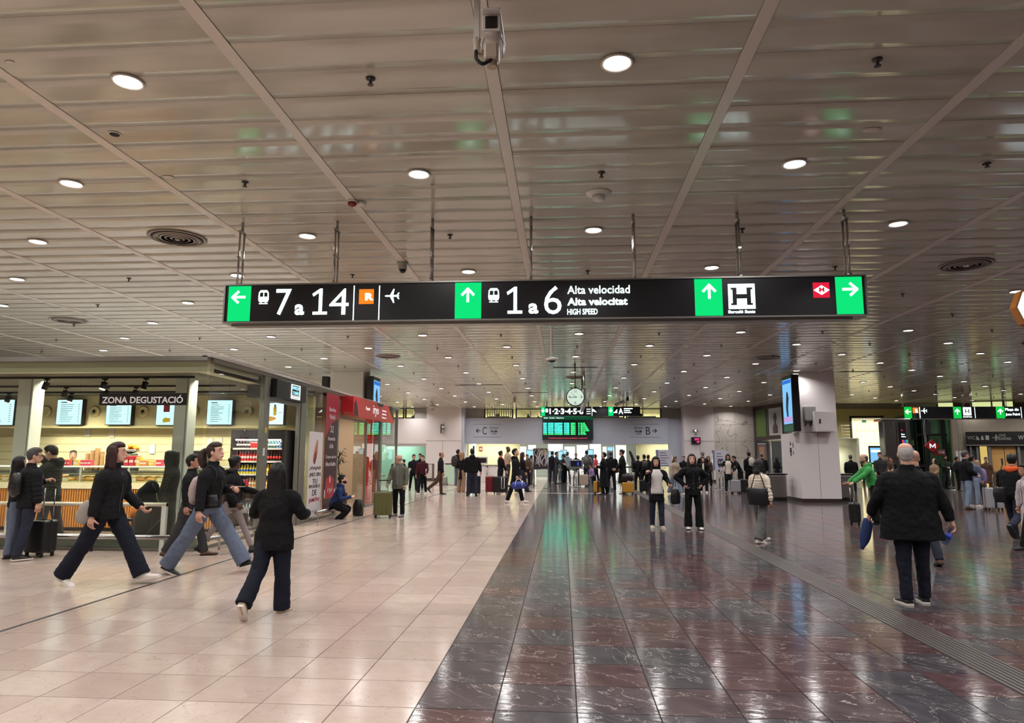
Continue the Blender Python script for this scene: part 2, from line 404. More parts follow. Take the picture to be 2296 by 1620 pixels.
mr = nt.nodes.new('ShaderNodeMapRange'); mr.inputs['From Min'].default_value = .35; mr.inputs['From Max'].default_value = .85; L(ad.outputs[0], mr.inputs['Value']); L(mr.outputs[0], mx.inputs['Factor'])
L(mx.outputs['Result'], b.inputs['Base Color'])
rr = nt.nodes.new('ShaderNodeMapRange'); rr.inputs['To Min'].default_value = .12; rr.inputs['To Max'].default_value = .19; L(nz.outputs['Fac'], rr.inputs['Value']); L(rr.outputs[0], b.inputs['Roughness'])
b.inputs['Specular IOR Level'].default_value = .75
CM_ = m
STRIPM = mat('ceiling_strip', S(208, 200, 188), .35)
ce = struct('ceiling', (lambda bm: (box(bm, FX0, FX1, FY0, 46, HC+.012, HC+.3), bm)[1])(NB()), mat('ceiling_void', S(64, 58, 54), .9))
def panel(x0, x1, y0, y1):
    g = .0014; q = 2.6 if y0 > 9 else 1.0; ys = [y0+g, y0+g+.0025, y0+(y1-y0)*.25, (y0+y1)/2, y0+(y1-y0)*.75, y1-g-.0025, y1-g]
    zs = [.0035, .0003, -.0005*q, -.0008*q, -.0005*q, .0003, .0035]
    v = [(x, yy, zz) for yy, zz in zip(ys, zs) for x in (x0+g, x1-g)]
    f = [(2*k, 2*k+2, 2*k+3, 2*k+1) for k in range(6)]
    return v, f
SX = [-.54+1.98*k for k in range(-10, 19)]
cells = []
for k in range(len(SX)-1):
    x0, x1 = SX[k]+.055, SX[k+1]-.055
    for j in range(-27, 104):
        y0 = 4.56+.4*j
        if y0 < FY0 or y0 > 45.6: continue
        if x0 > 12.3 and y0 > 40.8: continue
        tilt = random.gauss(0, .0015)
        cells.append((x0, x1, y0, y0+.4, panel, HC+random.uniform(-.0015, .0015), (tilt, 0, 0)))
lay(cells, 'ceiling_panel', CM_, ce)
for x in SX:
    bm = NB(); box(bm, x-.052, x+.052, FY0, 45.8 if x < 12.3 else 41, HC-.006, HC+.010); obj('ceiling_strip', bm, STRIPM, ce)
# dark ceiling gaps above the far crowd are black plates, added further down
# ================================================================== WALLS
WHITE = mat('wall_white', S(220, 212, 210), .6, bump=.05, bscale=6)
BLUEW = mat('wall_blue_white', S(186, 190, 204), .5)
CREAM = mat('wall_cream', S(226, 218, 176), .5)
BLK = mat('black_satin', S(22, 21, 22), .35)
BLKM = mat('black_matt', S(14, 13, 14), .7)
STEEL = mat('steel', S(176, 174, 172), .25, metal=1.0)
ALU = mat('aluminium', S(150, 148, 142), .38, metal=.8)
GREYP = mat('grey_paint', S(150, 148, 140), .5)
CONC = mat('concrete', S(132, 122, 108), .85, bump=.3, bscale=3, var=.18)
def wallbox(name, x0, x1, y0, y1, z0, z1, m): return struct(name, (lambda bm: (box(bm, x0, x1, y0, y1, z0, z1), bm)[1])(NB()), m)
wallbox('wall_behind', FX0, FX1, FY0-.2, FY0, 0, HC, mat('wall_behind', S(150, 140, 130), .6))
wallbox('wall_left', FX0-.2, FX0, FY0, 60, 0, HC, WHITE)
wallbox('wall_right', FX1, FX1+.2, FY0, 60, 0, HC, CONC)
wl = wallbox('wall_far', -20, -8.8, 44, 44.25, 2.19, 4.0, WHITE)
boxo('panel_joint', -20, -8.8, 43.985, 44.0, 2.34, 2.36, mat('joint_grey', S(120, 116, 114), .7), wl)
boxo('fascia', -20, -8.8, 43.96, 44.0, 2.19, 2.33, mat('fascia', S(176, 170, 164), .5), wl)
wallbox('wall_glass_left', -20, -8.8, 46.6, 46.65, 0, 2.9, mat('pale_green_glass', S(150, 190, 170), .2)); wallbox('wall_upper_left', -9.6, -8.8, 44, 44.25, 4.0, HC, GREYP)
# pillars of the far wall, with panel joints
def pillar(x0, x1, y, d, m, joints, vj=()):
    p = wallbox('wall_pillar', x0, x1, y, y+d, 0, HC, m)
    for z in joints: boxo('panel_joint', x0-.004, x1+.004, y-.006, y, z-.012, z+.012, MATS['joint_grey'], p)
    for x in vj: boxo('panel_joint', x-.012, x+.012, y-.0065, y, 0, joints[0] if joints else HC, MATS['joint_grey'], p)
    boxo('skirting', x0-.01, x1+.01, y-.02, y, 0, .16, mat('skirting_brown', S(60, 44, 42), .4), p); return p
pillar(-8.78, -6.5, 43.9, 1.2, WHITE, (2.55,), (-7.7,))
wallbox('wall_return', -6.5, -6.35, 44.2, 46, 0, HC, BLUEW)
pillar(7.75, 9.6, 44.0, 1.2, WHITE, (2.55,), (8.7,))
wallbox('wall_recess', 6.9, 7.75, 45.1, 45.3, 0, 4.05, BLUEW)
# marble wall
m = bpy.data.materials.new('veined_marble'); m.use_nodes = True; nt = m.node_tree; b = nt.nodes['Principled BSDF']; L = nt.links.new
tc = nt.nodes.new('ShaderNodeNewGeometry'); n = nt.nodes.new('ShaderNodeTexNoise'); n.inputs['Scale'].default_value = .9; n.inputs['Detail'].default_value = 9; n.inputs['Distortion'].default_value = .5
L(tc.outputs['Position'], n.inputs['Vector']); cr = nt.nodes.new('ShaderNodeValToRGB'); L(n.outputs['Fac'], cr.inputs[0])
e = cr.color_ramp.elements; e[0].position = .3; e[0].color = (*S(176, 168, 160), 1); e[1].position = .47; e[1].color = (*S(196, 188, 180), 1)
for p_, c_ in ((.485, S(120, 110, 104)), (.495, S(190, 182, 174)), (.75, S(206, 198, 190))):
    q = e.new(p_); q.color = (*c_, 1)
L(cr.outputs[0], b.inputs['Base Color']); b.inputs['Roughness'].default_value = .3
mw = wallbox('wall_marble', 9.6, 12.2, 44.0, 44.3, 0, HC, m)
for z in (1.55, 2.55, 3.6): boxo('slab_joint', 9.6, 12.2, 43.995, 44.0, z-.006, z+.006, MATS['joint_grey'], mw)
boxo('slab_joint', 10.9, 10.912, 43.995, 44, 0, HC, MATS['joint_grey'], mw)
# lintel with the platform access lettering
lt = wallbox('wall_lintel', -6.35, 6.9, 45, 45.3, 2.38, 4.03, BLUEW)
boxo('window_ledge', -6.5, 6.9, 44.94, 45.0, 4.03, 4.07, mat('ledge', S(205, 205, 210), .4), lt)
DKT = mat('dark_print', S(40, 38, 48), .6)
def access(cx, cz, letter, ar, left):
    bm = NB(); s = -1 if left else 1
    arrow(bm, (cx+s*.62, 44.995, cz), XU, ZU, -YU, .3, pi/2 if left else -pi/2, .003)
    for dz in (.42, -.42): box(bm, cx-.95, cx+.95, 44.992, 44.996, cz+dz-.008, cz+dz+.008)
    obj('access_arrow', bm, DKT, lt)
    text(letter, (cx+s*.2, 44.99, cz), XU, ZU, .28, .5, DKT, lt)
    tx = cx-s*.42
    text('Acceso', (tx, 44.99, cz+.2), XU, ZU, .56, .15, DKT, lt); text('Accés', (tx, 44.99, cz-.02), XU, ZU, .46, .17, DKT, lt, bold=.03); text('ACCESS', (tx, 44.99, cz-.2), XU, ZU, .34, .09, DKT, lt)
access(-4.9, 3.24, 'C', 0, True); access(5.4, 3.24, 'B', 0, False)
# upper office windows (lit rooms behind glass, above the far walls)
OFFW = mat('office_wall', S(232, 222, 172), .6)
def upper_window(n, x0, x1, z0, z1, y, mull, blinds=False):
    w = struct('window_%d' % n, (lambda bm: (box(bm, x0, x0+.09, y-.06, y+.06, z0, z1), box(bm, x1-.09, x1, y-.06, y+.06, z0, z1), box(bm, x0, x1, y-.06, y+.06, z0, z0+.08), box(bm, x0, x1, y-.06, y+.06, z1-.05, z1), bm)[-1])(NB()), BLK)
    for q in mull: boxo('mullion', q-.03, q+.03, y-.05, y+.05, z0+.08, z1-.05, mat('mullion_white', S(190, 188, 180), .5), w)
    xs = [x0+.09]+list(mull)+[x1-.09]
    for a, b_ in zip(xs, xs[1:]): boxo('pane', a+.03, b_-.03, y-.004, y+.004, z0+.08, z1-.05, GLASS, w)
    if blinds:
        k = 0; x = x0+.2
        while x < x1-.12:
            boxo('blind_slat', x-.012, x+.05, y+.12, y+.14, z0+.1, z1-.05, mat('blind', S(210, 200, 170), .6), w); x += .155
WZ0, WZ1 = 4.05, 4.69
upper_window(1, -5.15, -3.2, WZ0, WZ1, 45.1, (), True)
upper_window(2, -3.05, -1.1, WZ0, WZ1, 45.1, (-2.05,))
upper_window(3, -1.0, 1.6, WZ0, WZ1, 45.1, (.2,))
upper_window(4, 1.7, 4.1, WZ0, WZ1, 45.1, (2.9,))
upper_window(5, 4.2, 6.5, WZ0, WZ1, 45.1, (5.3,))
upper_window(6, -10.25, -9.55, 4.0, 4.69, 44.1, ())
upper_window(7, -11.6, -10.3, 4.0, 4.69, 44.1, ())
upper_window(8, -14.2, -11.7, 4.0, 4.69, 44.1, (-13,))
wallbox('wall_office_end', -6.5, -5.15, 45.02, 45.1, 4.03, HC, GREYP); wallbox('wall_office_end', 6.5, 7.75, 45.02, 45.1, 4.03, HC, GREYP)
wallbox('wall_office_back', -20, 7.7, 47.6, 47.7, 4.0, HC+.2, OFFW)
wallbox('ceiling_office', -20, 7.7, 44.3, 47.7, HC+.2, HC+.25, WHITE)
wallbox('floor_office', -20, 7.7, 45.35, 47.55, 3.12, 3.2, GREYP)
# ================================================================== MAIN COLUMNS
col = struct('column_1', (lambda bm: (box(bm, 8.6, 9.92, 25.45, 26.3, 2.5, HC), bm)[1])(NB()), WHITE)
bm = NB(); box(bm, 8.56, 9.2, 25.4, 27.5, .14, 2.49); obj('cladding_panel', bm, WHITE, col)
bm = NB(); box(bm, 9.212, 9.92, 25.4, 27.5, .14, 2.49); obj('cladding_panel', bm, WHITE, col)
boxo('skirting', 8.6, 9.88, 25.43, 27.45, 0, .14, MATS['skirting_brown'], col)
col2 = struct('column_2', (lambda bm: (box(bm, -8.57, -7.33, 24.6, 25.5, 0, HC), bm)[1])(NB()), mat('column_cream', S(228, 218, 204), .6))
# ================================================================== FOOD SHOP AND RED FRONT (left)
FX, FYC, FT = -6.28, 11.55, 3.38
WN = [8]
def nwin():
    WN[0] += 1; return 'window_%d' % WN[0]
CREAMB = mat('bulkhead_cream', S(206, 204, 176), .5)
SHOPW = mat('shop_tile', S(216, 206, 168), .35)
SHOPC = mat('shop_ceiling', S(92, 88, 78), .8)
WOOD = mat('slat_wood', S(200, 134, 66), .45, var=.12)
def facade_front():
    w = struct(nwin(), (lambda bm: (box(bm, -20, FX+.03, FYC-.05, FYC+.12, 3.30, FT), box(bm, -20, FX, FYC-.02, FYC+.03, 0, .05), bm)[-1])(NB()), ALU)
    xs = [-20, -13.2, onY(178, 900, FYC).x, FX+.01]
    for a, b_ in zip(xs, xs[1:]): boxo('pane', a+.006, b_-.006, FYC, FYC+.012, .05, 3.30, GLASS, w)
    boxo('bulkhead', -20, FX-.02, FYC+.13, FYC+.3, 3.12, 3.34, CREAMB, w)
    # frosted base band
    boxo('base_rail', -20, FX, FYC+.02, FYC+.10, 0, .22, mat('base_grey', S(120, 122, 112), .5), w)
    bm = NB(); c = onY(320, 895, FYC-.02); c2a, c2b = onY(223, 895, FYC-.02).x, onY(418, 895, FYC-.02).x; z0, z1 = onY(320, 908, FYC-.02).z, onY(320, 881, FYC-.02).z
    box(bm, c2a, c2b, FYC-.025, FYC-.004, z0, z1); sg = obj('name_board', bm, BLK, w)
    text('ZONA DEGUSTACIÓ', ((c2a+c2b)/2, FYC-.027, (z0+z1)/2), XU, ZU, (c2b-c2a)*.93, (z1-z0)*.68, mat('print_white', S(225, 222, 220), .5), w, bold=.02)
    return w
facade_front()
def facade_side(y0, y1, posts, panes, z0=0):
    w = struct(nwin(), (lambda bm: (box(bm, FX-.06, FX+.06, y0, y1, 3.30, FT), bm)[-1])(NB()), ALU)
    for a, b_ in posts: boxo('mullion', FX-.06, FX+.04, a, b_, 0, 3.30, ALU, w)
    for a, b_ in panes: boxo('pane', FX-.006, FX+.006, a+.004, b_-.004, .06, 3.30, GLASS, w); boxo('base_rail', FX-.03, FX+.03, a, b_, 0, .06, ALU, w)
    return w
fs = facade_side(FYC+.12, 16.3, [(13.88, 14.16), (15.95, 16.3)], [(FYC+.13, 13.88)])
boxo('bulkhead', FX-.3, FX-.08, FYC+.3, 13.8, 3.12, 3.34, CREAMB, fs)
f2 = facade_side(16.3, 25.7, [(18.62, 18.78), (23.2, 23.45), (25.6, 25.7)], [(16.3, 18.62), (21.6, 23.2), (23.45, 25.6)])
# rail cap that runs along the top of the whole front
boxo('cap_rail', FX-.07, FX+.10, FYC-.05, 25.7, FT-.02, FT+.03, mat('cap_alu', S(176, 170, 166), .35, metal=.4), fs)
# shop shell
wallbox('wall_shop_back', -20, -6.34, 17.0, 17.15, 0, 3.13, SHOPW)
cs = wallbox('ceiling_shop', -20, -6.36, FYC+.3, 17.0, 3.13, 3.2, SHOPC)
wallbox('roof_shop', -20, -6.36, FYC+.1, 25.7, 3.28, 3.3, mat('roof_grey', S(200, 196, 190), .8))  # unseen roof, coloured pale to bounce light onto the cream column
cn = wallbox('wall_shop_canopy', -20, -6.5, 16.62, 17.0, 2.33, 3.13, SHOPW)
boxo('ledge', -20, -6.5, 16.55, 16.62, 2.30, 2.36, mat('ledge_cream', S(236, 226, 176), .4), cn)
for z in [.2*k+.1 for k in range(11)]:                 # tile courses of the back wall
    boxo('tile_joint', -20, -6.5, 16.992, 17.0, z, z+.008, mat('joint_tan', S(176, 156, 104), .7), cn)
# slim pillars inside the glass
for px0, px1 in ((28, 62), (385, 416)):
    a, b_ = onY(px0, 1000, 12.6).x, onY(px1, 1000, 12.6).x
    p = struct('column_shop', (lambda bm: (box(bm, a, b_, 12.6, 12.9, 0, 3.13), bm)[-1])(NB()), mat('pillar_green_white', S(226, 230, 222), .45))
    boxo('panel_joint', b_-.04, b_-.03, 12.595, 12.6, 0, 3.13, MATS['joint_grey'], p)
# menu screens
SCRB = emit('screen_blue_white', S(186, 226, 232), 1.5)
PRN = mat('screen_print', S(90, 120, 130), .7)
def menu(px0, px1, py0, py1, label, kind=0, Y=16.45):
    x0, x1, z0, z1 = onY(px0, py1, Y).x, onY(px1, py1, Y).x, onY(px0, py1, Y).z, onY(px0, py0, Y).z
    t = thing('menu_screen', label, 'screen', ((x0+x1)/2, Y+.06, z0), 0, 'menu screens over the counter')
    w, h = (x1-x0), z1-z0
    boxo('housing', -w/2-.015, w/2+.015, -.05, .1, -.015, h+.015, BLK, t); boxo('display', -w/2, w/2, -.06, -.05, 0, h, SCRB, t)
    bm = NB(); random.seed(int(px0))
    if kind == 0:
        box(bm, -w*.36, -w*.1, -.064, -.061, h*.88, h*.92)
        for k in range(9):
            z = h*(.80-.085*k); box(bm, -w*.36, w*random.uniform(-.05, .2), -.064, -.061, z, z+h*.018); box(bm, w*.36, w*.42, -.064, -.061, z, z+h*.02)
            box(bm, -w*.36, w*random.uniform(-.2, .05), -.064, -.061, z-h*.028, z-h*.02)
        obj('lines_of_print', bm, PRN, t, kind='stuff')
    elif kind == 1:
        bm.free(); bm = NB(); box(bm, -w*.1, w*.25, -.064, -.061, h*.6, h*.92); obj('picture', bm, mat('menu_red', S(150, 50, 60), .6), t)
        bm = NB(); prism(bm, [(x*w, -.061, z*h) for x, z in ((-.1, .1), (.3, .14), (.33, .3), (.0, .34), (-.12, .25))], (0, -.003, 0)); obj('picture', bm, mat('menu_yellow', S(214, 190, 60), .6), t)
    else:
        bm.free()
        for cx in (-.42, .05):
            bm = NB(); tube(bm, [(w*cx, -.064, h*z) for z in (.42, .46, .78, .84, .88)], [(w*.06, .003), (w*.085, .003), (w*.085, .003), (w*.05, .003), (w*.05, .003)], 8, ref=XU, up=ZU); obj('picture', bm, mat('juice_yellow', S(240, 210, 20), .5), t)
            boxo('picture', w*(cx-.06), w*(cx+.06), -.066, -.062, h*.88, h*.92, BLK, t)
        bm = NB(); prism(bm, [(x*w, -.061, z*h) for x, z in ((-.45, .1), (-.1, .16), (.15, .26), (.05, .34), (-.2, .38), (-.42, .24))], (0, -.003, 0)); obj('picture', bm, mat('pastry', S(214, 160, 60), .6), t)
        text('2,50€', (w*.3, -.065, h*.55), XU, ZU, w*.22, h*.07, PRN, t)
    return t
menu(-45, 27, 896, 952, 'menu screen at the left frame edge, partly behind the left pillar')
menu(125, 180, 896, 951, 'pale blue menu screen with full lines of print, second from left')
menu(236, 291, 904, 951, 'pale blue menu screen under the tasting-zone board, third from left')
menu(349, 388, 904, 952, 'menu screen with a red and yellow picture beside the right pillar', 1)
menu(463, 518, 897, 951, 'pale blue menu screen seen through the glass corner')
menu(592, 634, 903, 951, 'menu screen with yellow bottles and a pastry above the door', 2, 15.9)
# round air nozzles on the canopy
for k, px in enumerate((104, 213, 322, 435, 555)):
    p = onY(px, 922, 16.6); t = thing('air_nozzle', ['round cream air nozzle left of the full menu screen, its eye closed', 'round cream air nozzle between the second and third menu screens', 'round cream air nozzle below the tasting-zone board', 'round cream air nozzle right of the right shop pillar', 'round cream air nozzle next to the shop door post'][k], 'vent', p, 0, 'air nozzles on the shop canopy')
    bm = NB(); lathe(bm, [(.135, 0), (.135, .03), (.10, .045), (.08, .02), (.05, .05), (.045, .02)], axis='Y'); o = obj('ring', bm, mat('nozzle', S(222, 208, 160), .4), t); 
    bm = NB(); lathe(bm, [(.04, .0), (.04, .03)], (0, -.02, 0), axis='Y', seg=16); obj('eye', bm, BLKM if k else MATS['nozzle'], t)
# ceiling tracks and spot heads
for k, (Y, lb) in enumerate(((12.45, 'front'), (14.1, 'middle'), (15.5, 'rear'))):
    o = boxo('light_track', -20, -7.0, Y-.02, Y+.02, 3.09, 3.129, BLKM); tag(o, '%s black lighting track under the dark shop ceiling' % lb, 'track')
SPOTS = [(105, 862, 12.45, 0), (235, 862, 12.45, 1), (327, 862, 12.45, 0), (148, 880, 14.1, 0), (240, 878, 14.1, 0), (305, 878, 14.1, 0), (20, 893, 15.5, 0), (92, 895, 15.5, 1), (160, 893, 15.5, 1)]
SPL = ['black spot head on the front track, second bay from the left', 'lit spot head on the front track left of the tasting board', 'black spot head on the front track above the tasting board', 'black spot head on the middle track, left', 'black spot head on the middle track behind the board corner', 'black spot head on the middle track, above the third menu', 'black spot head by the leftmost menu screen', 'lit spot head on the rear track right of the left pillar', 'lit spot head on the rear track before the full menu screen']
for (px, py, Y, lit), lb in zip(SPOTS, SPL):
    p = onY(px, py, Y); t = thing('spot_head', lb, 'spotlight', (p.x, Y, 3.09), 0, 'spot heads on the shop tracks')
    boxo('bracket', -.05, .05, -.015, .015, -.03, 0, BLKM, t); bm = NB(); tube(bm, [(0, 0, -.03), (0, 0, -.1)], .012, 8); obj('stem', bm, BLKM, t)
    bm = NB(); tube(bm, [(0, .0, -.07), (-.03, -.02, -.2)], .055, 14, sub=1); obj('can', bm, BLKM, t)
    bm = NB(); tube(bm, [(-.03, -.02, -.2), (-.034, -.023, -.215)], .05, 14); obj('lens', bm, emit('spot_on', (1, .92, .75), 12) if lit else mat('lens_off', S(70, 66, 60), .2), t)
    if lit: spot('shop_spot', (p.x, Y-.03, 2.8), (p.x+.4, Y+2.5, .9), 40, (1, .86, .6), 70)
# ------------------------------------------------------------------ serving counter
ct = thing('serving_counter', 'long food counter with upright wooden slats and a glass display case', 'counter', (0, 0, 0))
CX0, CX1, CY0, CY1 = -15.5, -7.35, 14.3, 15.2
boxo('body', CX0, CX1, CY0+.03, CY1, .08, .9, mat('counter_dark', S(60, 40, 26), .6), ct)
boxo('plinth', CX0, CX1, CY0+.08, CY1, 0, .08, BLK, ct)
bm = NB(); x = CX0
while x < CX1: box(bm, x, x+.034, CY0, CY0+.03, .08, .89); x += .056
obj('slats', bm, WOOD, ct, kind='stuff')
boxo('worktop', CX0, CX1, CY0-.02, CY1+.02, .9, 1.03, mat('counter_white', S(240, 232, 200), .35), ct)
boxo('case_floor', CX0+.05, CX1-.05, CY0+.05, CY1-.3, 1.03, 1.06, mat('tray', S(236, 214, 150), .5), ct)
boxo('glass_front', CX0, CX1, CY0+.01, CY0+.018, 1.03, 1.36, GLASS, ct)
boxo('case_shelf', CX0, CX1, CY0+.25, CY1-.3, 1.2, 1.212, mat('case_glass', S(150, 160, 140), .2), ct)
boxo('top_shelf', CX0, CX1, CY0-.01, CY1-.25, 1.36, 1.385, emit('shelf_edge', S(250, 246, 225), 1.1), ct)
for x in (-15.4, -13.5, -11.6, -10.5, -9.4, -8.3, -7.4): boxo('case_post', x-.015, x+.015, CY0+.02, CY0+.05, 1.03, 1.36, mat('post_white', S(230, 230, 220), .4), ct)
random.seed(4)
BREAD = [mat('bread%d' % k, c, .7, bump=.3, bscale=30) for k, c in enumerate((S(214, 160, 84), S(226, 178, 100), S(196, 138, 70)))]
bmeshes = []
for k in range(3):
    bm = NB(); tube(bm, [(-.11, 0, .03), (-.07, 0, .034), (0, 0, .038), (.07, 0, .034), (.11, 0, .03)], [.012, .03, .036, .03, .012], 8, sub=2); o = obj('filled_roll', bm, BREAD[k]); bmeshes.append(o)
first = True
k = 0
for row in range(3):
    x = -13.2+.05*row
    while x < -7.6:
        src = bmeshes[k % 3]; o = src.copy(); COL.objects.link(o); o.location = (x, CY0+.12+.09*row, 1.062+.015*row); o.rotation_euler = (0, random.uniform(-.08, .08), random.uniform(-.35, .35))
        tag(o, 'filled roll in the %s row of the lit glass display case' % ('front', 'middle', 'rear')[row], 'roll', '%s row of filled rolls' % ('front', 'middle', 'rear')[row]); x += random.uniform(.2, .28); k += 1
for o in bmeshes: bpy.data.objects.remove(o)
for k, x in enumerate((-12.3, -10.9, -9.35, -8.75)):
    t = boxo('price_card', x, x+.12, CY0+.04, CY0+.05, 1.06, 1.13, mat('card', S(236, 232, 214), .6), None, label='small white price card before the rolls in the case', cat_='price card', group='price cards in the case')
# goods standing on the counter top
REDP = mat('pack_red', S(196, 52, 66), .5); PINKP = mat('pack_pink', S(224, 70, 96), .5); YELP = mat('pack_yellow', S(222, 190, 96), .6); ORP = mat('box_orange', S(214, 140, 76), .6)
def pack(px, w, h, m, label, grp=None, d=.1, Y=14.6, nm='snack_pack', ct_='pack'):
    p = onY(px, 1050, Y); t = boxo(nm, -w/2, w/2, -d/2, d/2, 0, h, m, None, r=.012, label=label, cat_=ct_, group=grp); t.location = (p.x, Y, 1.386)
    b2 = boxo('printed_band', -w/2+.01, w/2-.01, -d/2-.002, -d/2, h*.35, h*.6, mat('pack_print', S(236, 210, 200), .6), t); return t
for k in range(4): pack(137+k*6, .05, .13, REDP, 'small red sachet in the row left of the serving woman', 'red sachets on the counter')
for k in range(3): pack(186+k*8, .09, .13, PINKP, 'pink snack pack in the row right of the serving woman', 'pink packs on the counter')
for k in range(3): pack(284+k*12, .11, .22, REDP, 'tall red snack pack in the row of three beside the juicer', 'three tall red packs')
pack(312, .1, .2, YELP, 'pale yellow bag next to the tall red packs', d=.12)
pack(325, .16, .13, ORP, 'orange cardboard box right of the tall red packs', d=.2, nm='cardboard_box', ct_='box')
pack(340, .12, .12, YELP, 'yellow tray pack before the orange cardboard box')
pack(358, .13, .14, MATS['pack_pink'], 'pink pack near the dark instrument case', d=.12)
pack(172, .12, .14, YELP, 'crinkled yellow bag just before the serving woman', d=.1)
# back shelf: cups, bags, juicer, coffee machine
bs = thing('back_counter', 'cream back counter under the tiled wall', 'counter', (0, 0, 0)); boxo('cabinet', -15, -8.2, 16.3, 16.99, 0, 1.2, mat('cab_cream', S(206, 188, 140), .5), bs); boxo('worktop', -15, -8.2, 16.25, 16.99, 1.2, 1.24, STEEL, bs)
PAPER = mat('kraft', S(140, 104, 66), .8, bump=.3, bscale=12)
for k, (px, n, h) in enumerate(((195, .1, .42), (206, .1, .5), (217, .12, .55), (228, .09, .45))):
    p = onY(px, 1040, 16.6); bm = NB(); tube(bm, [(0, 0, z*h) for z in (0, .2, .21, .4, .41, .6, .61, .8, .81, 1)], [n*.5, n*.55, n*.48, n*.55, n*.48, n*.55, n*.48, n*.55, n*.48, n*.55], 10)
    o = obj('cup_stack', bm, PAPER, label=['shortest brown stack of paper cups, at the left end of the row', 'second brown stack of paper cups from the left', 'tallest brown stack of paper cups', 'brown stack of paper cups at the right end of the row'][k], cat_='cups', group='paper cup stacks behind the counter'); o.location = (p.x, 16.6, 1.24)
p = onY(285, 1030, 16.4); t = thing('juicer', 'citrus juicer with a yellow hopper behind the tall red packs', 'juicer', (p.x, 16.5, 1.24))
boxo('body', -.17, .17, -.15, .15, 0, .3, BLK, t, r=.02); boxo('glass_case', -.13, .13, -.14, .12, .3, .42, mat('juice_window', S(120, 120, 110), .2), t)
bm = NB(); lathe(bm, [(.05, .42), (.22, .48), (.22, .52)]); obj('hopper', bm, STEEL, t)
random.seed(2)
for k in range(9): bm = NB(); ell(bm, (random.uniform(-.14, .14), random.uniform(-.1, .1), .55+.05*(k % 2)), .045, .045, .045); obj('orange', bm, mat('orange', S(236, 150, 30), .5), t)
p = onY(420, 1030, 16.4); t = thing('coffee_machine', 'dark coffee machine to the right of the right shop pillar', 'coffee machine', (p.x+.2, 16.5, 1.24))
boxo('body', -.35, .35, -.25, .2, .1, .5, BLK, t, r=.02); boxo('drip_tray', -.35, .35, -.3, .2, 0, .06, STEEL, t, r=.01); boxo('back_panel', -.35, .35, .1, .2, .06, .1, BLK, t)
for x in (-.15, .15): bm = NB(); tube(bm, [(x, -.25, .1), (x, -.36, .07)], .025, 8); obj('group_head', bm, STEEL, t)
# notices on the tiled wall
for k, (px, py) in enumerate(((197, 968), (251, 970), (342, 1006), (471, 992), (492, 992))):
    p = onY(px, py, 16.98); o = boxo('paper_notice', p.x-.07, p.x+.07, 16.97, 16.988, p.z-.12, p.z+.12, mat('paper', S(200, 200, 205), .7), None, label=['left paper notice on the tiled wall under the screens', 'right paper notice on the tiled wall under the third screen', 'framed slip low on the wall beside the right pillar', 'left framed notice beside the drinks fridge', 'right framed notice touching the drinks fridge'][k], cat_='notice')
# ------------------------------------------------------------------ drinks fridge
FYR = 15.6; fx0, fx1 = onY(517, 1000, FYR).x, onY(637, 1000, FYR).x
fr = thing('drinks_fridge', 'tall black open-front fridge stocked with bottles and cans', 'fridge', (0, 0, 0))
fz = onY(560, 963, FYR).z
boxo('side_panel', fx0, fx0+.05, FYR, FYR+.7, 0, fz, BLK, fr); boxo('side_panel', fx1-.05, fx1, FYR, FYR+.7, 0, fz, BLK, fr)
boxo('top_panel', fx0+.05, fx1-.05, FYR, FYR+.7, fz-.22, fz, BLK, fr); boxo('back_panel', fx0+.05, fx1-.05, FYR+.62, FYR+.7, .3, fz-.22, mat('fridge_inside', S(190, 190, 186), .5), fr)
boxo('base', fx0+.05, fx1-.05, FYR, FYR+.7, 0, .3, BLK, fr)
boxo('light_tube', fx0+.1, fx1-.1, FYR+.02, FYR+.05, fz-.25, fz-.22, emit('fridge_tube', (1, .93, .93), 5), fr)
area('fridge_light', ((fx0+fx1)/2, FYR+.12, fz-.27), (fx1-fx0-.2, .08), 14, (1, .97, .95))
tb = boxo('dark_cupboard', fx1+.01, -6.4, FYR-.02, FYR+.7, 0, fz-.02, BLKM, None, label='plain black cupboard beside the drinks fridge', cat_='cupboard')
boxo('door_line', fx1+.1, fx1+.11, FYR-.025, FYR-.02, .1, fz-.1, BLK, tb)
zs = [onY(560, y, FYR).z for y in (1004, 1033, 1062, 1091)]+[.3]
def bottle(name, r, h, m, capm, can=False, label='', grp=''):
    bm = NB()
    lathe(bm, [(r*.85, 0), (r, .008), (r, h*.96), (r*.8, h)] if can else [(r*.9, 0), (r, .01), (r, h*.58), (r*.45, h*.8), (r*.4, h*.94)], seg=10)
    o = obj(name, bm, m, label=label, cat_='can' if can else 'bottle', group=grp)
    bm = NB(); lathe(bm, [(r*.7, h), (r*.7, h+.004)] if can else [(r*.48, h*.93), (r*.48, h)], seg=10); obj('lid' if can else 'cap', bm, capm, o)
    if not can: bm = NB(); lathe(bm, [(r*1.03, h*.25), (r*1.03, h*.5)], seg=10); obj('paper_label', bm, capm, o)
    return o
GL = lambda n, c: mat(n, c, .25)
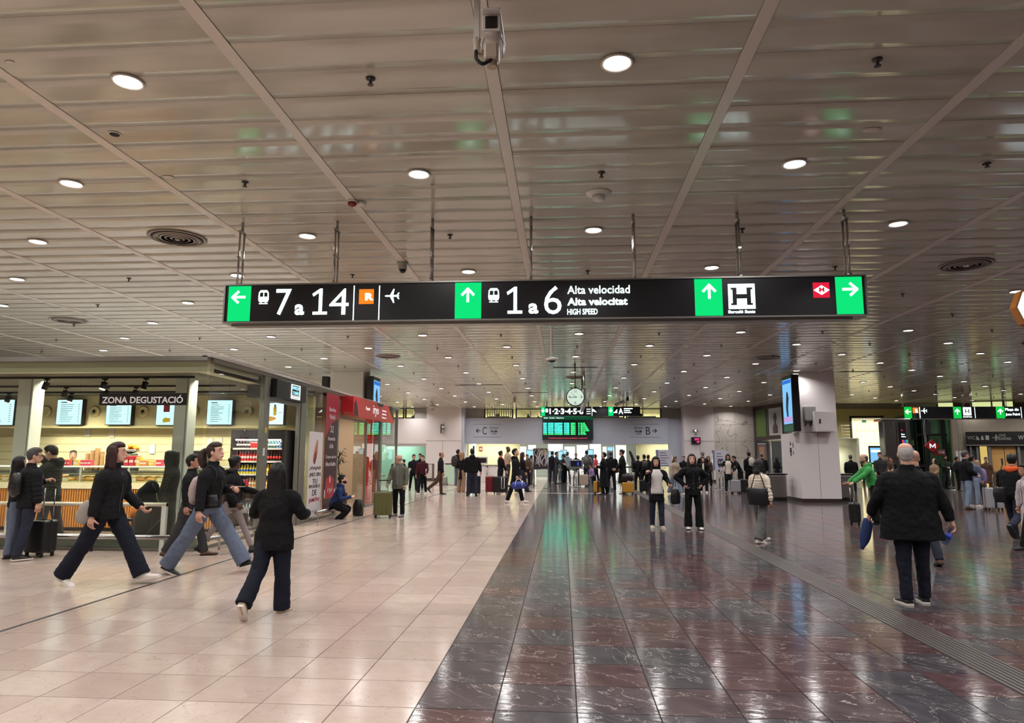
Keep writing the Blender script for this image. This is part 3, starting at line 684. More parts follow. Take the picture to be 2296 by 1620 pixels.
rows = [
    (0, [('dark', 5, S(40, 24, 20), S(220, 215, 210), .2, 0, 'dark glass drink bottle on the top fridge shelf'), ('redcan', 6, S(200, 36, 36), S(190, 190, 190), .14, 1, 'red drink can on the top fridge shelf'), ('green', 3, S(50, 110, 90), S(235, 235, 235), .2, 0, 'green bottle with white cap on the top fridge shelf'), ('blue', 2, S(90, 140, 180), S(200, 220, 230), .2, 0, 'pale blue water bottle at the right end of the top fridge shelf')]),
    (1, [('redb', 9, S(206, 40, 44), S(240, 200, 200), .22, 0, 'red bottle on the second fridge shelf'), ('cola', 7, S(46, 20, 20), S(216, 50, 50), .22, 0, 'dark cola bottle with red cap on the second fridge shelf')]),
    (2, [('yel', 9, S(226, 206, 50), S(60, 90, 170), .22, 0, 'yellow lemonade bottle on the third fridge shelf'), ('orb', 7, S(230, 170, 40), S(240, 220, 60), .22, 0, 'orange drink bottle on the third fridge shelf')]),
    (3, [('rc', 5, S(200, 50, 60), S(210, 210, 210), .17, 1, 'red can on the fourth fridge shelf'), ('oc', 11, S(220, 160, 70), S(235, 225, 200), .2, 0, 'amber juice bottle on the fourth fridge shelf')]),
    (4, [('wt', 15, S(170, 190, 200), S(90, 130, 190), .22, 0, 'clear water bottle on the bottom fridge shelf')]),
]
for (k, items) in rows:
    z = zs[k]; boxo('shelf', fx0+.05, fx1-.05, FYR+.03, FYR+.6, z-.02, z, mat('shelf_white', S(200, 196, 190), .4), fr)
    boxo('price_strip', fx0+.05, fx1-.05, FYR+.015, FYR+.03, z-.035, z+.005, mat('price_strip', S(206, 200, 196), .5), fr)
    n = sum(i[1] for i in items); st = (fx1-fx0-.18)/n; x = fx0+.09+st/2
    for nm, c, cb, cc, h, can, lb in items:
        pr = bottle('drink_can' if can else 'drink_bottle', st*.44, h, GL('drink_'+nm, cb), GL('cap_'+nm, cc), bool(can), lb, lb.replace(' bottle', ' bottles').replace(' can ', ' cans '))
        for q in range(c):
            o = pr if q == 0 else dup(pr)
            o.location = (x, FYR+.1, z); x += st
# ------------------------------------------------------------------ door head sign of the food shop
db = thing('shop_sign', 'black box sign with a lit white square logo over the shop door', 'sign', (0, 0, 0))
boxo('housing', FX-.5, FX+.16, 14.2, 15.92, 2.87, 3.27, BLK, db, r=.01)
def xpt(px, py, X=FX+.16): return onX(px, py, X)
y0, y1 = 14.98, 15.50; zc = 3.07; X = FX+.163
bm = NB()
for a, b_, c, d in ((y0, y1, zc+.15, zc+.165), (y0, y1, zc-.165, zc-.15), (y0, y0+.03, zc-.165, zc+.165), (y1-.03, y1, zc-.165, zc+.165)): box(bm, X, X+.008, a, b_, c, d)
obj('lit_frame', bm, emit('logo_white', (1, 1, 1), 1.6), db)
LB = emit('logo_blue', S(150, 220, 235), 1.2)
text('ENRIQUE', (X+.004, (y0+y1)/2, zc+.085), YU, ZU, .40, .09, LB, db, bold=.02); text('TOMÁS', (X+.004, (y0+y1)/2, zc-.015), YU, ZU, .34, .09, LB, db, bold=.02)
bm = NB()
for k in range(5):
    yy = y0+.09+k*.085; flat(bm, [(-.03, -.02), (.03, -.02), (.03, .0), (.012, .01), (0, .045), (-.012, .01), (-.03, 0)], (X, yy, zc-.115), YU, ZU, XU, .006)
obj('row_of_marks', bm, MATS['logo_white'] if 'logo_white' in MATS else LB, db)
dr = struct('door_1', (lambda bm: (box(bm, FX-.03, FX+.03, 14.2, 15.94, 2.78, 2.86), box(bm, FX-.03, FX+.03, 15.80, 15.92, 0, 2.78), bm)[-1])(NB()), ALU)
boxo('wall_sticker', FX+.041, FX+.044, 13.93, 14.02, 1.62, 1.78, mat('paper', S(200, 200, 205), .7), fs); boxo('wall_sticker', FX+.041, FX+.044, 13.98, 14.06, 2.1, 2.22, mat('sticker_yellow', S(190, 170, 60), .6), fs)
# ------------------------------------------------------------------ narrow white poster, tall red panel
PW = mat('poster_white', S(206, 200, 202), .55); PK = mat('poster_ink', S(48, 44, 50), .6); PR = mat('poster_red', S(150, 30, 52), .6)
po = thing('poster', 'tall white poster with a sandwich picture and hand lettering', 'poster', (0, 0, 0)); X = FX+.03
ya, yb, za, zb = 16.55, 17.52, .1, 2.22
boxo('sheet', X, X+.012, ya, yb, za, zb, PW, po); yc = (ya+yb)/2; X2 = X+.014
bm = NB(); tube(bm, [(X2, yc-.12, 1.45), (X2, yc-.05, 1.6), (X2, yc+.02, 1.8), (X2, yc+.08, 2.02)], [(.003, .07), (.003, .13), (.003, .11), (.003, .04)], 10, ref=XU, sub=2); obj('picture', bm, mat('poster_bread', S(170, 118, 90), .6), po)
bm = NB(); tube(bm, [(X2+.003, yc-.1, 1.42), (X2+.003, yc-.04, 1.6), (X2+.003, yc+.0, 1.74)], [(.003, .05), (.003, .07), (.003, .03)], 10, ref=XU, sub=2); obj('picture', bm, mat('poster_ham', S(110, 44, 44), .6), po)
for s, z, w, h, m_ in (('¿VIAJAS?', 1.3, .8, .1, PK), ('¡NO SIN', 1.14, .78, .12, PK), ('TU', .98, .32, .12, PK), ('BOCADILLO', .86, .76, .08, PK), ('DE', .70, .3, .14, PK), ('JAMÓN!', .52, .74, .14, PR)):
    text(s, (X2, yc, z), YU, ZU, w, h, m_, po, bold=.01)
bm = NB(); pts = [(X2+.002, yc-.3+.05*k, .24+.03*sin(k*2.1)) for k in range(13)]; tube(bm, pts, .004, 5, sub=3); obj('signature', bm, mat('ink_grey', S(120, 116, 124), .6), po)
RP = mat('red_panel', S(150, 44, 58), .4); RPD = mat('red_panel_dark', S(58, 30, 40), .4); PT = mat('print_pale', S(216, 200, 204), .5)
rp = thing('advert_panel', 'tall dark red advertising panel with pale serif lettering', 'advert', (0, 0, 0)); X = FX+.05
ya, yb = 17.62, 18.60; yc = (ya+yb)/2
boxo('sheet', X, X+.012, ya, yb, .12, 3.29, RP, rp); X2 = X+.013
bm = NB(); prism(bm, [(X2, ya, 2.05), (X2, ya+.5, 2.5), (X2, yb, 2.62), (X2, yb, .13), (X2, ya, .13)], (.002, 0, 0)); obj('shade_print', bm, RPD, rp)
bm = NB(); prism(bm, [(X2+.002, ya+.1, .5), (X2+.002, yb-.12, .5), (X2+.002, yb-.2, 1.0), (X2+.002, yc, 1.12), (X2+.002, ya+.16, 1.0)], (.002, 0, 0)); obj('train_nose_print', bm, mat('train_red', S(168, 34, 50), .35), rp)
for dy in (-.4, .4): bm = NB(); ell(bm, (X2+.005, yc+dy, .62), .003, .045, .12); obj('headlight_print', bm, PT, rp)
bm = NB(); ell(bm, (X2+.006, yc-.02, .98), .003, .04, .09); obj('headlight_print', bm, PT, rp)
for s, z, w, h in (('Barcelona', 2.86, .52, .11), ('Madrid', 2.66, .42, .12), ('32', 2.33, .26, .18), ('frecuencias', 2.08, .58, .11), ('al día', 1.88, .3, .12), ('Compra aquí tus', 1.58, .82, .11), ('billetes flexibles', 1.40, .80, .11), ('iryo', .70, .36, .16)):
    text(s, (X2+.005, yc, z), YU, ZU, w, h, PT, rp)
# ------------------------------------------------------------------ red sign box over the lounge door
si = thing('shop_sign', 'bright red box sign with slanted ends and white lettering', 'sign', (0, 0, 0))
RED = mat('sign_red', S(196, 40, 48), .3); bm = NB()
za, zb = 2.72, 3.29
pts = [(18.82, zb), (23.2, zb), (23.55, za+.12), (23.45, za), (18.95, za), (18.80, za+.1)]
fr_ = [bm.verts.new((FX+.42, y, z)) for y, z in pts]; bk = [bm.verts.new((FX+.05, y+(.0), z+(.06 if z < zb-.1 else 0))) for y, z in pts]
bm.faces.new(fr_); bm.faces.new(bk[::-1])
for k in range(6): bm.faces.new((fr_[k], fr_[(k+1) % 6], bk[(k+1) % 6], bk[k]))
obj('housing', bm, RED, si); X = FX+.424
bm = NB(); prism(bm, [(X, 18.9, za+.05), (X, 19.3, za+.02), (X, 19.2, 3.0), (X, 19.0, 3.24), (X, 18.9, 3.1)], (.004, 0, 0)); obj('swoosh', bm, RPD, si)
bm = NB(); prism(bm, [(X, 21.2, zb), (X, 21.5, zb-.12), (X, 21.9, zb-.1), (X, 22.1, zb)], (.004, 0, 0)); obj('swoosh', bm, BLK, si)
bm = NB(); prism(bm, [(X, 22.75, zb), (X, 23.2, zb), (X, 23.52, za+.14), (X, 23.1, 3.05)], (.004, 0, 0)); obj('swoosh', bm, BLK, si)
WT = emit('sign_white_soft', S(236, 226, 228), .95)
text('Espai', (X+.004, 20.25, 3.02), YU, ZU, .42, .12, WT, si, bold=.01); text('iryo', (X+.004, 21.15, 3.0), YU, ZU, .62, .34, WT, si)
for z, s in ((3.08, 'Atenció al client'), (2.97, 'Atención al cliente'), (2.86, 'Customer care')): text(s, (X+.004, 22.15, z), YU, ZU, .52, .06, WT, si)
# lounge interior
wallbox('wall_lounge', -12, -7.0, 24.0, 24.1, 0, 3.2, mat('lounge_wall', S(196, 176, 150), .5))
wallbox('wall_lounge_side', -9.2, -9.1, 17.2, 24, 0, 3.2, mat('lounge_wall2', S(150, 146, 140), .5))
wallbox('ceiling_lounge', -12, -6.36, 17.15, 25.6, 3.22, 3.27, mat('lounge_ceiling', S(120, 116, 110), .7))
bm = NB(); box(bm, -6.75, -6.45, 23.0, 23.6, 0, 3.2); o = obj('upright_panel', bm, mat('lounge_orange', S(216, 62, 30), .35), label='orange-red upright panel just inside the lounge door', cat_='panel')
boxo('edge_strip', -6.452, -6.446, 23.0, 23.02, 0, 3.2, WT, o)
door2 = struct('door_2', (lambda bm: (box(bm, FX-.03, FX+.03, 21.0, 21.6, 0, .05), box(bm, FX-.03, FX+.03, 18.8, 21.6, 2.66, 2.72), box(bm, FX-.03, FX+.03, 21.55, 21.63, 0, 2.7), bm)[-1])(NB()), ALU)
boxo('leaf_pane', FX-.01, FX+.0, 20.3, 21.5, .05, 2.66, GLASS, door2)
def table_lamp(p, label, s=1.0):
    t = thing('table_lamp', label, 'lamp', p)
    bm = NB(); lathe(bm, [(.12*s, 0), (.12*s, .02), (.02, .03), (.018, .55), (.0, .56)]); obj('stand', bm, BLK, t)
    bm = NB(); lathe(bm, [(.15*s, .55), (.14*s, .9)], seg=20); obj('lamp_shade', bm, emit('lamp_shade', (1, .82, .5), 3.2), t)
def sidetable(x, y, h, label):
    t = thing('side_table', label, 'table', (x, y, 0)); boxo('top', -.25, .25, -.25, .25, h-.03, h, WOOD, t, r=.01); bm = NB(); tube(bm, [(0, 0, .02), (0, 0, h-.03)], .025, 8); obj('leg', bm, BLK, t); bm = NB(); lathe(bm, [(.18, 0), (.18, .02)]); obj('foot', bm, BLK, t)
sidetable(-7.0, 18.95, .8, 'small table under the lit lamp next to the red panel'); table_lamp((-7.0, 18.95, .8), 'lit table lamp glowing beside the tall red panel')
sidetable(-6.75, 24.75, .9, 'small table inside the last glass bay of the lounge'); table_lamp((-6.75, 24.75, .9), 'lit table lamp in the last glass bay of the lounge')
# plant
pp = onZ(800, 1134, 0); pl = thing('potted_plant', 'tall leafy plant in a dark square pot inside the lounge door', 'plant', (-6.8, 20.6, 0)); LEAF = mat('leaf', S(58, 70, 38), .45)
boxo('pot', -.22, .22, -.22, .22, 0, .5, BLK, pl, r=.02); boxo('soil', -.19, .19, -.19, .19, .495, .505, mat('soil', S(60, 44, 34), .9), pl); bm = NB(); tube(bm, [(0, 0, .5), (.03, .02, .9), (-.02, 0, 1.3), (.01, 0, 1.75)], .018, 7, sub=3); tube(bm, [(.05, .05, .5), (.08, .05, 1.1)], .014, 6); obj('stem', bm, mat('stem', S(96, 74, 50), .7), pl)
random.seed(11)
for k in range(26):
    a = k*2.4; z = (1.15 if k > 6 else .85)+.025*k; ln = random.uniform(.22, .34); dr_ = random.uniform(-.15, .2)
    b0 = V((0, 0, z)); d = V((cos(a), sin(a), 0)); sd = V((-sin(a), cos(a), 0))*.05
    bm = NB(); P_ = [b0+d*.03, b0+d*ln*.4+V((0, 0, .09))+sd, b0+d*ln*.4+V((0, 0, .07)), b0+d*ln*.4+V((0, 0, .09))-sd, b0+d*ln+V((0, 0, dr_*.5-.02))]
    v = [bm.verts.new(q) for q in P_]; bm.faces.new((v[0], v[1], v[2])); bm.faces.new((v[0], v[2], v[3])); bm.faces.new((v[1], v[4], v[2])); bm.faces.new((v[2], v[4], v[3]))
    obj('leaf', bm, LEAF, pl, fixn=False)
# ------------------------------------------------------------------ rails in front of the glass
RAILM = mat('rail_cream', S(206, 200, 176), .3, metal=.3)
ra = thing('guard_rail', 'two-bar metal rail standing along the front shop glass', 'rail', (0, 0, 0))
bm = NB(); tube(bm, [(-16, 11.42, .79), (-6.75, 11.42, .79)], .035, 10); obj('top_bar', bm, RAILM, ra)
bm = NB(); tube(bm, [(-16, 11.42, .24), (-6.55, 11.42, .24)], .045, 10); obj('lower_bar', bm, STEEL, ra)
boxo('end_post', -6.83, -6.75, 11.39, 11.45, .0, .82, mat('post_pale', S(200, 206, 196), .4), ra)
for x in (-9.9, -8.05, -11.8, -13.7): bm = NB(); tube(bm, [(x, 11.42, .2), (x, 11.42, .0)], .025, 8); obj('foot_post', bm, BLK, ra)
rb = thing('guard_rail', 'low steel bar running along the side glass towards the shop door', 'rail', (0, 0, 0))
bm = NB(); tube(bm, [(-5.98, 11.4, .22), (-5.98, 14.0, .22)], .04, 10); obj('bar', bm, STEEL, rb)
bm = NB(); tube(bm, [(-5.98, 11.7, .62), (-5.98, 13.9, .62)], .025, 8); obj('bar', bm, STEEL, rb)
for y in (11.8, 12.9, 13.9): bm = NB(); tube(bm, [(-5.98, y, 0), (-5.98, y, .62)], .02, 8); obj('foot_post', bm, STEEL, rb)
rc = thing('guard_rail', 'low steel bar below the white poster, used as a seat', 'rail', (0, 0, 0))
bm = NB(); tube(bm, [(-6.0, 16.55, .24), (-6.0, 19.0, .24)], .045, 12); obj('bar', bm, STEEL, rc)
for y in (16.7, 18.85): bm = NB(); tube(bm, [(-6.0, y, 0), (-6.0, y, .2)], .018, 8); obj('foot_post', bm, STEEL, rc)
# ================================================================== HANGING SIGNS
WHT = emit('sign_white', S(225, 250, 248), 2.6); GRN = emit('sign_green', S(12, 196, 104), 1.25); ORG = emit('sign_orange', S(244, 120, 30), 1.2); REDS = emit('sign_crimson', S(206, 30, 56), 1.1)
BOARD = mat('sign_black', S(26, 26, 30), .3)
def train_icon(bm, c, s, u=XU, n=-YU):
    """front view of a train, knocked out windows: built from separate lit plates"""
    P = lambda pts: flat(bm, [(a*s, b*s) for a, b in pts], c, u, ZU, n, .004)
    P([(-.3, -.35), (.3, -.35), (.36, -.2), (.36, .0), (-.36, .0), (-.36, -.2)]); P([(-.36, 0), (-.28, 0), (-.26, .3), (-.34, .3)]); P([(.28, 0), (.36, 0), (.34, .3), (.26, .3)])
    P([(-.34, .3), (.34, .3), (.22, .46), (-.22, .46)]); P([(-.03, 0), (.03, 0), (.03, .3), (-.03, .3)])
    P([(-.3, -.5), (.3, -.5), (.3, -.44), (-.3, -.44)]); P([(-.2, -.44), (-.12, -.44), (-.12, -.35), (-.2, -.35)]); P([(.12, -.44), (.2, -.44), (.2, -.35), (.12, -.35)])
def plane_icon(bm, c, s, u=XU, n=-YU):
    P = lambda pts: flat(bm, [(a*s, b*s) for a, b in pts], c, u, ZU, n, .004)
    P([(-.5, 0), (-.42, .05), (.4, .06), (.5, .0), (.4, -.06), (-.42, -.05)])
    P([(-.14, .05), (.08, .05), (.16, .48), (.09, .48)]); P([(-.14, -.05), (.08, -.05), (.16, -.48), (.09, -.48)])
    P([(.3, .04), (.42, .04), (.5, .22), (.42, .22)]); P([(.3, -.04), (.42, -.04), (.5, -.22), (.42, -.22)])
def hanger(t, x, y, z0, z1, gap=.12):
    h = None
    bm = NB(); tube(bm, [(x, y-gap/2, z0+.0), (x, y-gap/2, z1-.12)], .014, 8); tube(bm, [(x, y+gap/2, z0), (x, y+gap/2, z1-.12)], .014, 8); tube(bm, [(x, y, z1-.14), (x, y, z1)], .02, 8)
    for z in (z0+.03, (z0+z1)/2-.05, z1-.13): box(bm, x-.018, x+.018, y-gap/2-.02, y+gap/2+.02, z-.01, z+.01)
    obj('hanger', bm, STEEL, t)
SY, SX0, SX1, SZ0, SZ1 = 8.33, -4.34, 3.68, 3.335, 3.82
sg = thing('hanging_sign', 'long black illuminated direction sign hung across the near hall', 'sign', (0, 0, 0))
boxo('housing', SX0, SX1, SY, SY+.26, SZ0, SZ1, BOARD, sg)
bm = NB(); 
for a, b_, c, d in ((SX0-.012, SX1+.012, SZ1-.004, SZ1+.014), (SX0-.012, SX1+.012, SZ0-.014, SZ0+.004), (SX0-.014, SX0+.006, SZ0, SZ1), (SX1-.006, SX1+.014, SZ0, SZ1)): box(bm, a, b_, SY-.015, SY+.275, c, d)
obj('rim', bm, ALU, sg); boxo('lower_rail', SX0+.08, SX1-.15, SY+.05, SY+.2, SZ0-.045, SZ0-.012, ALU, sg)
def sp(px, py): p = onY(px, py, SY-.003); return p
def sbox(name, px0, py0, px1, py1, m, d=.004):
    a, b_ = sp(px0, (py0+py1)/2), sp(px1, (py0+py1)/2); z1, z0 = sp((px0+px1)/2, py0).z, sp((px0+px1)/2, py1).z
    return boxo(name, a.x, b_.x, SY-d, SY, z0, z1, m, sg)
def stext(s, px0, py0, px1, py1, m=WHT, bold=0, th=.005):
    a, b_ = sp(px0, (py0+py1)/2), sp(px1, (py0+py1)/2); z1, z0 = sp((px0+px1)/2, py0).z, sp((px0+px1)/2, py1).z
    text(s, ((a.x+b_.x)/2, SY-.006, (z0+z1)/2), XU, ZU, b_.x-a.x, z1-z0, m, sg, bold=bold, th=th)
def one(px0, py0, px1, py1):
    a, b_ = sp(px0, (py0+py1)/2).x, sp(px1, (py0+py1)/2).x; z1, z0 = sp(px0, py0).z, sp(px0, py1).z; w, h = b_-a, z1-z0; bm = NB(); c = (a, SY-.002, z0)
    flat(bm, [(.06*w, 0), (w, 0), (w, .11*h), (.66*w, .11*h), (.66*w, h), (.50*w, h), (0, .80*h), (.07*w, .70*h), (.44*w, .845*h), (.44*w, .11*h), (.06*w, .11*h)], c, XU, ZU, -YU, .005); obj('numeral', bm, WHT, sg)
for px0, px1, ang, cpx, cpy in ((512, 562, pi/2, 535, 666), (1020, 1079, 0, 1049, 661), (1558, 1620, 0, 1590, 653), (1875, 1935, -pi/2, 1906, 648)):
    a, b_ = sp(px0, 670).x, sp(px1, 670).x; boxo('green_panel', a, b_, SY-.004, SY, SZ0+.012, SZ1-.012, GRN, sg)
    bm = NB(); arrow(bm, (sp(cpx, cpy).x, SY-.004, sp(cpx, cpy).z), XU, ZU, -YU, .185, ang); obj('arrow', bm, WHT, sg)
for cx, cy in ((591, 665), (1107, 661)): bm = NB(); p = sp(cx, cy); train_icon(bm, (p.x, SY, p.z), .19); obj('train_symbol', bm, WHT, sg)
stext('7', 619, 648, 653, 706, bold=.0); stext('a', 661, 682, 682, 706, bold=.03); one(700, 647, 734, 705); stext('4', 739, 647, 782, 705, bold=-.004)
one(1136, 643, 1171, 703); stext('a', 1185, 680, 1207, 703, bold=.03); stext('6', 1220, 641, 1259, 704, bold=-.004)
stext('Alta velocidad', 1272, 640, 1412, 658, bold=.01); stext('Alta velocitat', 1272, 667, 1407, 684, bold=.03); stext('HIGH SPEED', 1272, 692, 1340, 705, bold=.02)
for px in (793, 850): sbox('divider', px-1, 640, px+1, 718, WHT)
sbox('orange_tile', 805, 648, 838, 681, ORG); stext('R', 819, 657, 838, 673, bold=.06)
bm = NB(); p = sp(879, 663); plane_icon(bm, (p.x, SY, p.z), .19, u=XU, n=-YU); obj('plane_symbol', bm, WHT, sg)
sbox('white_tile', 1633, 636, 1693, 692, WHT); 
bm = NB(); p = sp(1663, 664)
for q in ([(-.11, -.11), (-.06, -.11), (-.06, .11), (-.11, .11)], [(.06, -.11), (.11, -.11), (.11, .11), (.06, .11)], [(-.06, -.028), (.06, -.028), (.06, .028), (-.06, .028)], [(-.13, .085), (-.11, .085), (-.11, .11), (-.13, .11)], [(-.13, -.11), (-.11, -.11), (-.11, -.085), (-.13, -.085)], [(.11, .085), (.13, .085), (.13, .11), (.11, .11)], [(.11, -.11), (.13, -.11), (.13, -.085), (.11, -.085)]):
    flat(bm, q, (p.x, SY-.004, p.z), XU, ZU, -YU, .003)
obj('letter_h', bm, BOARD, sg); stext('Barceló Sants', 1633, 695, 1693, 702, bold=.03)
sbox('red_tile', 1823, 633, 1860, 667, REDS); bm = NB(); p = sp(1842, 650); flat(bm, [(-.095, 0), (0, -.06), (.095, 0), (0, .06)], (p.x, SY-.004, p.z), XU, ZU, -YU, .003); obj('diamond', bm, WHT, sg)
stext('M', 1836, 644, 1848, 655, m=REDS, bold=.01, th=.007)
for px, py in ((531, 490), (749, 487), (967, 485), (1190, 480), (1421, 475), (1657, 468), (1902, 461)): hanger(sg, onZ(px, py, HC).x, SY+.12, SZ1+.01, HC)
# second sign over the right-hand hall
S2Y, A0, A1, B0, B1 = 31.0, 15.46, 23.5, 3.28, 3.80
s2 = thing('hanging_sign', 'distant black direction sign on posts before the concrete wall, right', 'sign', (0, 0, 0))
boxo('housing', A0, A1, S2Y, S2Y+.26, B0, B1, BOARD, s2); boxo('blue_face', 21.1, 23.45, S2Y-.004, S2Y, B0+.01, B1-.01, mat('sign_navy', S(22, 26, 66), .3), s2); boxo('rim', A0-.02, A1+.02, S2Y-.01, S2Y+.28, B0-.03, B0, ALU, s2)
q2 = lambda px, py: onY(px, py, S2Y-.004)
for px0, px1, ang in ((2028, 2045, pi/2), (2138, 2156, 0), (2234, 2253, 0)):
    a, b_ = q2(px0, 930).x, q2(px1, 930).x; boxo('green_panel', a, b_, S2Y-.01, S2Y-.004, B0+.01, B1-.01, emit('sign_green_far', S(20, 190, 70), 1.0), s2); bm = NB(); arrow(bm, ((a+b_)/2, S2Y-.01, 3.58), XU, ZU, -YU, .24, ang); obj('arrow', bm, WHT, s2)
a, b_ = q2(2047, 925).x, q2(2059, 925).x; boxo('orange_tile', a, b_, S2Y-.01, S2Y-.004, 3.52, 3.76, ORG, s2); text('R', ((a+b_)/2+.05, S2Y-.012, 3.62), XU, ZU, .12, .16, WHT, s2, bold=.04)
boxo('divider', q2(2062, 930).x, q2(2063, 930).x+.01, S2Y-.01, S2Y-.004, B0+.02, B1-.02, WHT, s2); boxo('divider', q2(2186, 930).x, q2(2187, 930).x, S2Y-.01, S2Y-.004, B0+.02, B1-.02, WHT, s2); boxo('divider', q2(2290, 930).x, q2(2291, 930).x, S2Y-.01, S2Y-.004, B0+.02, B1-.02, WHT, s2)
bm = NB(); plane_icon(bm, (q2(2072, 925).x, S2Y-.004, 3.62), .26, u=XU); obj('plane_symbol', bm, WHT, s2)
a, b_ = q2(2160, 928).x, q2(2178, 928).x; boxo('white_tile', a, b_, S2Y-.01, S2Y-.004, 3.42, 3.77, WHT, s2); text('H', ((a+b_)/2, S2Y-.013, 3.6), XU, ZU, .18, .19, BOARD, s2, bold=.02); text('Barceló Sants', ((a+b_)/2, S2Y-.013, 3.36), XU, ZU, .36, .06, WHT, s2)
text('Plaça de', (q2(2269, 922).x, S2Y-.01, 3.66), XU, ZU, .55, .14, WHT, s2, bold=.02); text('Joan Peiró', (q2(2271, 932).x, S2Y-.01, 3.45), XU, ZU, .6, .14, WHT, s2, bold=.02)
for px in (2027, 2104, 2163, 2181, 2258): hanger(s2, onY(px, 900, S2Y).x, S2Y+.13, B1, HC, .1)
# far sign over the departure board
S3Y, A0, A1, B0, B1 = 40.0, -1.25, 4.55, 3.92, 4.46
s3 = thing('hanging_sign', 'distant black platform-number sign hung above the departure board', 'sign', (0, 0, 0))
q3 = lambda px: onY(px, 924, S3Y).x
boxo('housing', A0, A1, S3Y, S3Y+.25, B0, B1, BOARD, s3)
for px0, px1 in ((1213, 1222), (1364, 1375)): boxo('green_panel', q3(px0), q3(px1), S3Y-.008, S3Y, B0+.01, B1-.01, MATS['sign_green'], s3); bm = NB(); arrow(bm, ((q3(px0)+q3(px1))/2, S3Y-.01, 4.25), XU, ZU, -YU, .22, pi); obj('arrow', bm, WHT, s3)
bm = NB(); train_icon(bm, (q3(1226), S3Y, 4.25), .22); obj('train_symbol', bm, WHT, s3)
text('1·2·3·4·5·6', ((q3(1232)+q3(1308))/2, S3Y-.006, 4.2), XU, ZU, q3(1308)-q3(1232), .34, WHT, s3, bold=.03)
bm = NB()
for dz in (.13, 0, -.13): box(bm, q3(1315), q3(1324), S3Y-.006, S3Y, 4.17+dz, 4.21+dz)
flat(bm, [(-.1, .1), (.0, .1), (.18, -.08), (-.1, -.02)], (q3(1331), S3Y, 4.22), XU, ZU, -YU, .005); flat(bm, [(-.15, -.1), (.1, -.1), (.1, .12), (0, .0)], (q3(1380), S3Y, 4.2), XU, ZU, -YU, .005)
for dz, w in ((.13, .5), (.02, .35), (-.09, .42)): box(bm, q3(1399), q3(1399)+w, S3Y-.006, S3Y, 4.19+dz, 4.24+dz)
obj('small_symbols', bm, WHT, s3); text('A', (q3(1392), S3Y-.006, 4.2), XU, ZU, .26, .34, WHT, s3, bold=.015)
boxo('divider', q3(1327), q3(1328), S3Y-.006, S3Y, B0+.02, B1-.02, WHT, s3)
for x in (-.9, 1.6, 4.2): hanger(s3, x, S3Y+.12, B1, HC, .1)
# departure board
dbd = thing('departure_board', 'large dark departure board with green rows fixed to the far lintel', 'board', (0, 0, 0))
X0, X1, Z0, Z1 = onY(1216, 960, 44.7).x, onY(1330, 960, 44.7).x, onY(1270, 985, 44.7).z, onY(1270, 933, 44.7).z
boxo('housing', X0, X1, 44.64, 44.93, Z0, Z1, mat('board_dark', S(26, 42, 42), .4), dbd); boxo('header', X0, X1, 44.63, 44.64, Z1-.22, Z1, emit('board_header', S(24, 84, 56), .7), dbd)
text('Salidas · Sortides · Departures', (X0+.75, 44.625, Z1-.11), XU, ZU, 1.3, .09, WHT, dbd)
CG = [emit('row_cyan', S(60, 225, 190), 3.2), emit('row_green', S(50, 215, 105), 3.2)]
random.seed(3); W_ = X1-X0; wds = ('MADRID', 'SEVILLA', 'ZARAGOZA', 'LLEIDA', 'FIGUERES', 'VALENCIA', 'PARIS')
for r in range(7):
    z = Z1-.46-r*.115
    for a, b_, s in ((.02, .09, '%02d:%02d' % (8+r//2, (r*17) % 60)), (.11, .22, 'AVE 0%d' % (301+r*37)), (.24, .4, wds[r]), (.43, .53, 'PUIG'), (.56, .65, '03%d1' % r), (.71, .73, str(1+r % 6)), (.75, .75+.09+.02*(r % 5), 'VIA %d ACC' % (r+1))):
        text(s, (X0+W_*(a+b_)/2, 44.63, z), XU, ZU, W_*(b_-a), .088, CG[1] if a > .5 or r > 5 else CG[0], dbd, bold=.05)
text('ES NECESARIO ACCEDER A LA ZONA DE EMBARQUE · ACCESO A VÍAS', ((X0+X1)/2, 44.63, Z0+.09), XU, ZU, W_*.76, .08, emit('row_red', S(235, 80, 100), 1.2), dbd, bold=.02)
# large sign seen edge-on behind the clock
es = thing('hanging_sign', 'pale panel sign seen nearly edge-on just behind the clock', 'sign', (0, 0, 0)); xe = .78
bm = NB(); prism(bm, [(xe, 24.6, 3.42), (xe, 28.4, 3.42), (xe, 28.4, 3.9), (xe, 24.6, 4.05)], (.1, 0, 0)); obj('housing', bm, mat('sign_grey', S(170, 168, 170), .4), es)
bm = NB(); prism(bm, [(xe-.008, 24.8, 3.5), (xe-.008, 28.2, 3.5), (xe-.008, 28.2, 3.82), (xe-.008, 24.8, 3.95)], (.007, 0, 0)); obj('face', bm, mat('face_grey', S(150, 150, 156), .3), es)
for y in (25, 26.5, 28): bm = NB(); tube(bm, [(xe+.05, y, 3.9), (xe+.05, y, HC)], .03, 8); obj('hanger', bm, STEEL, es)
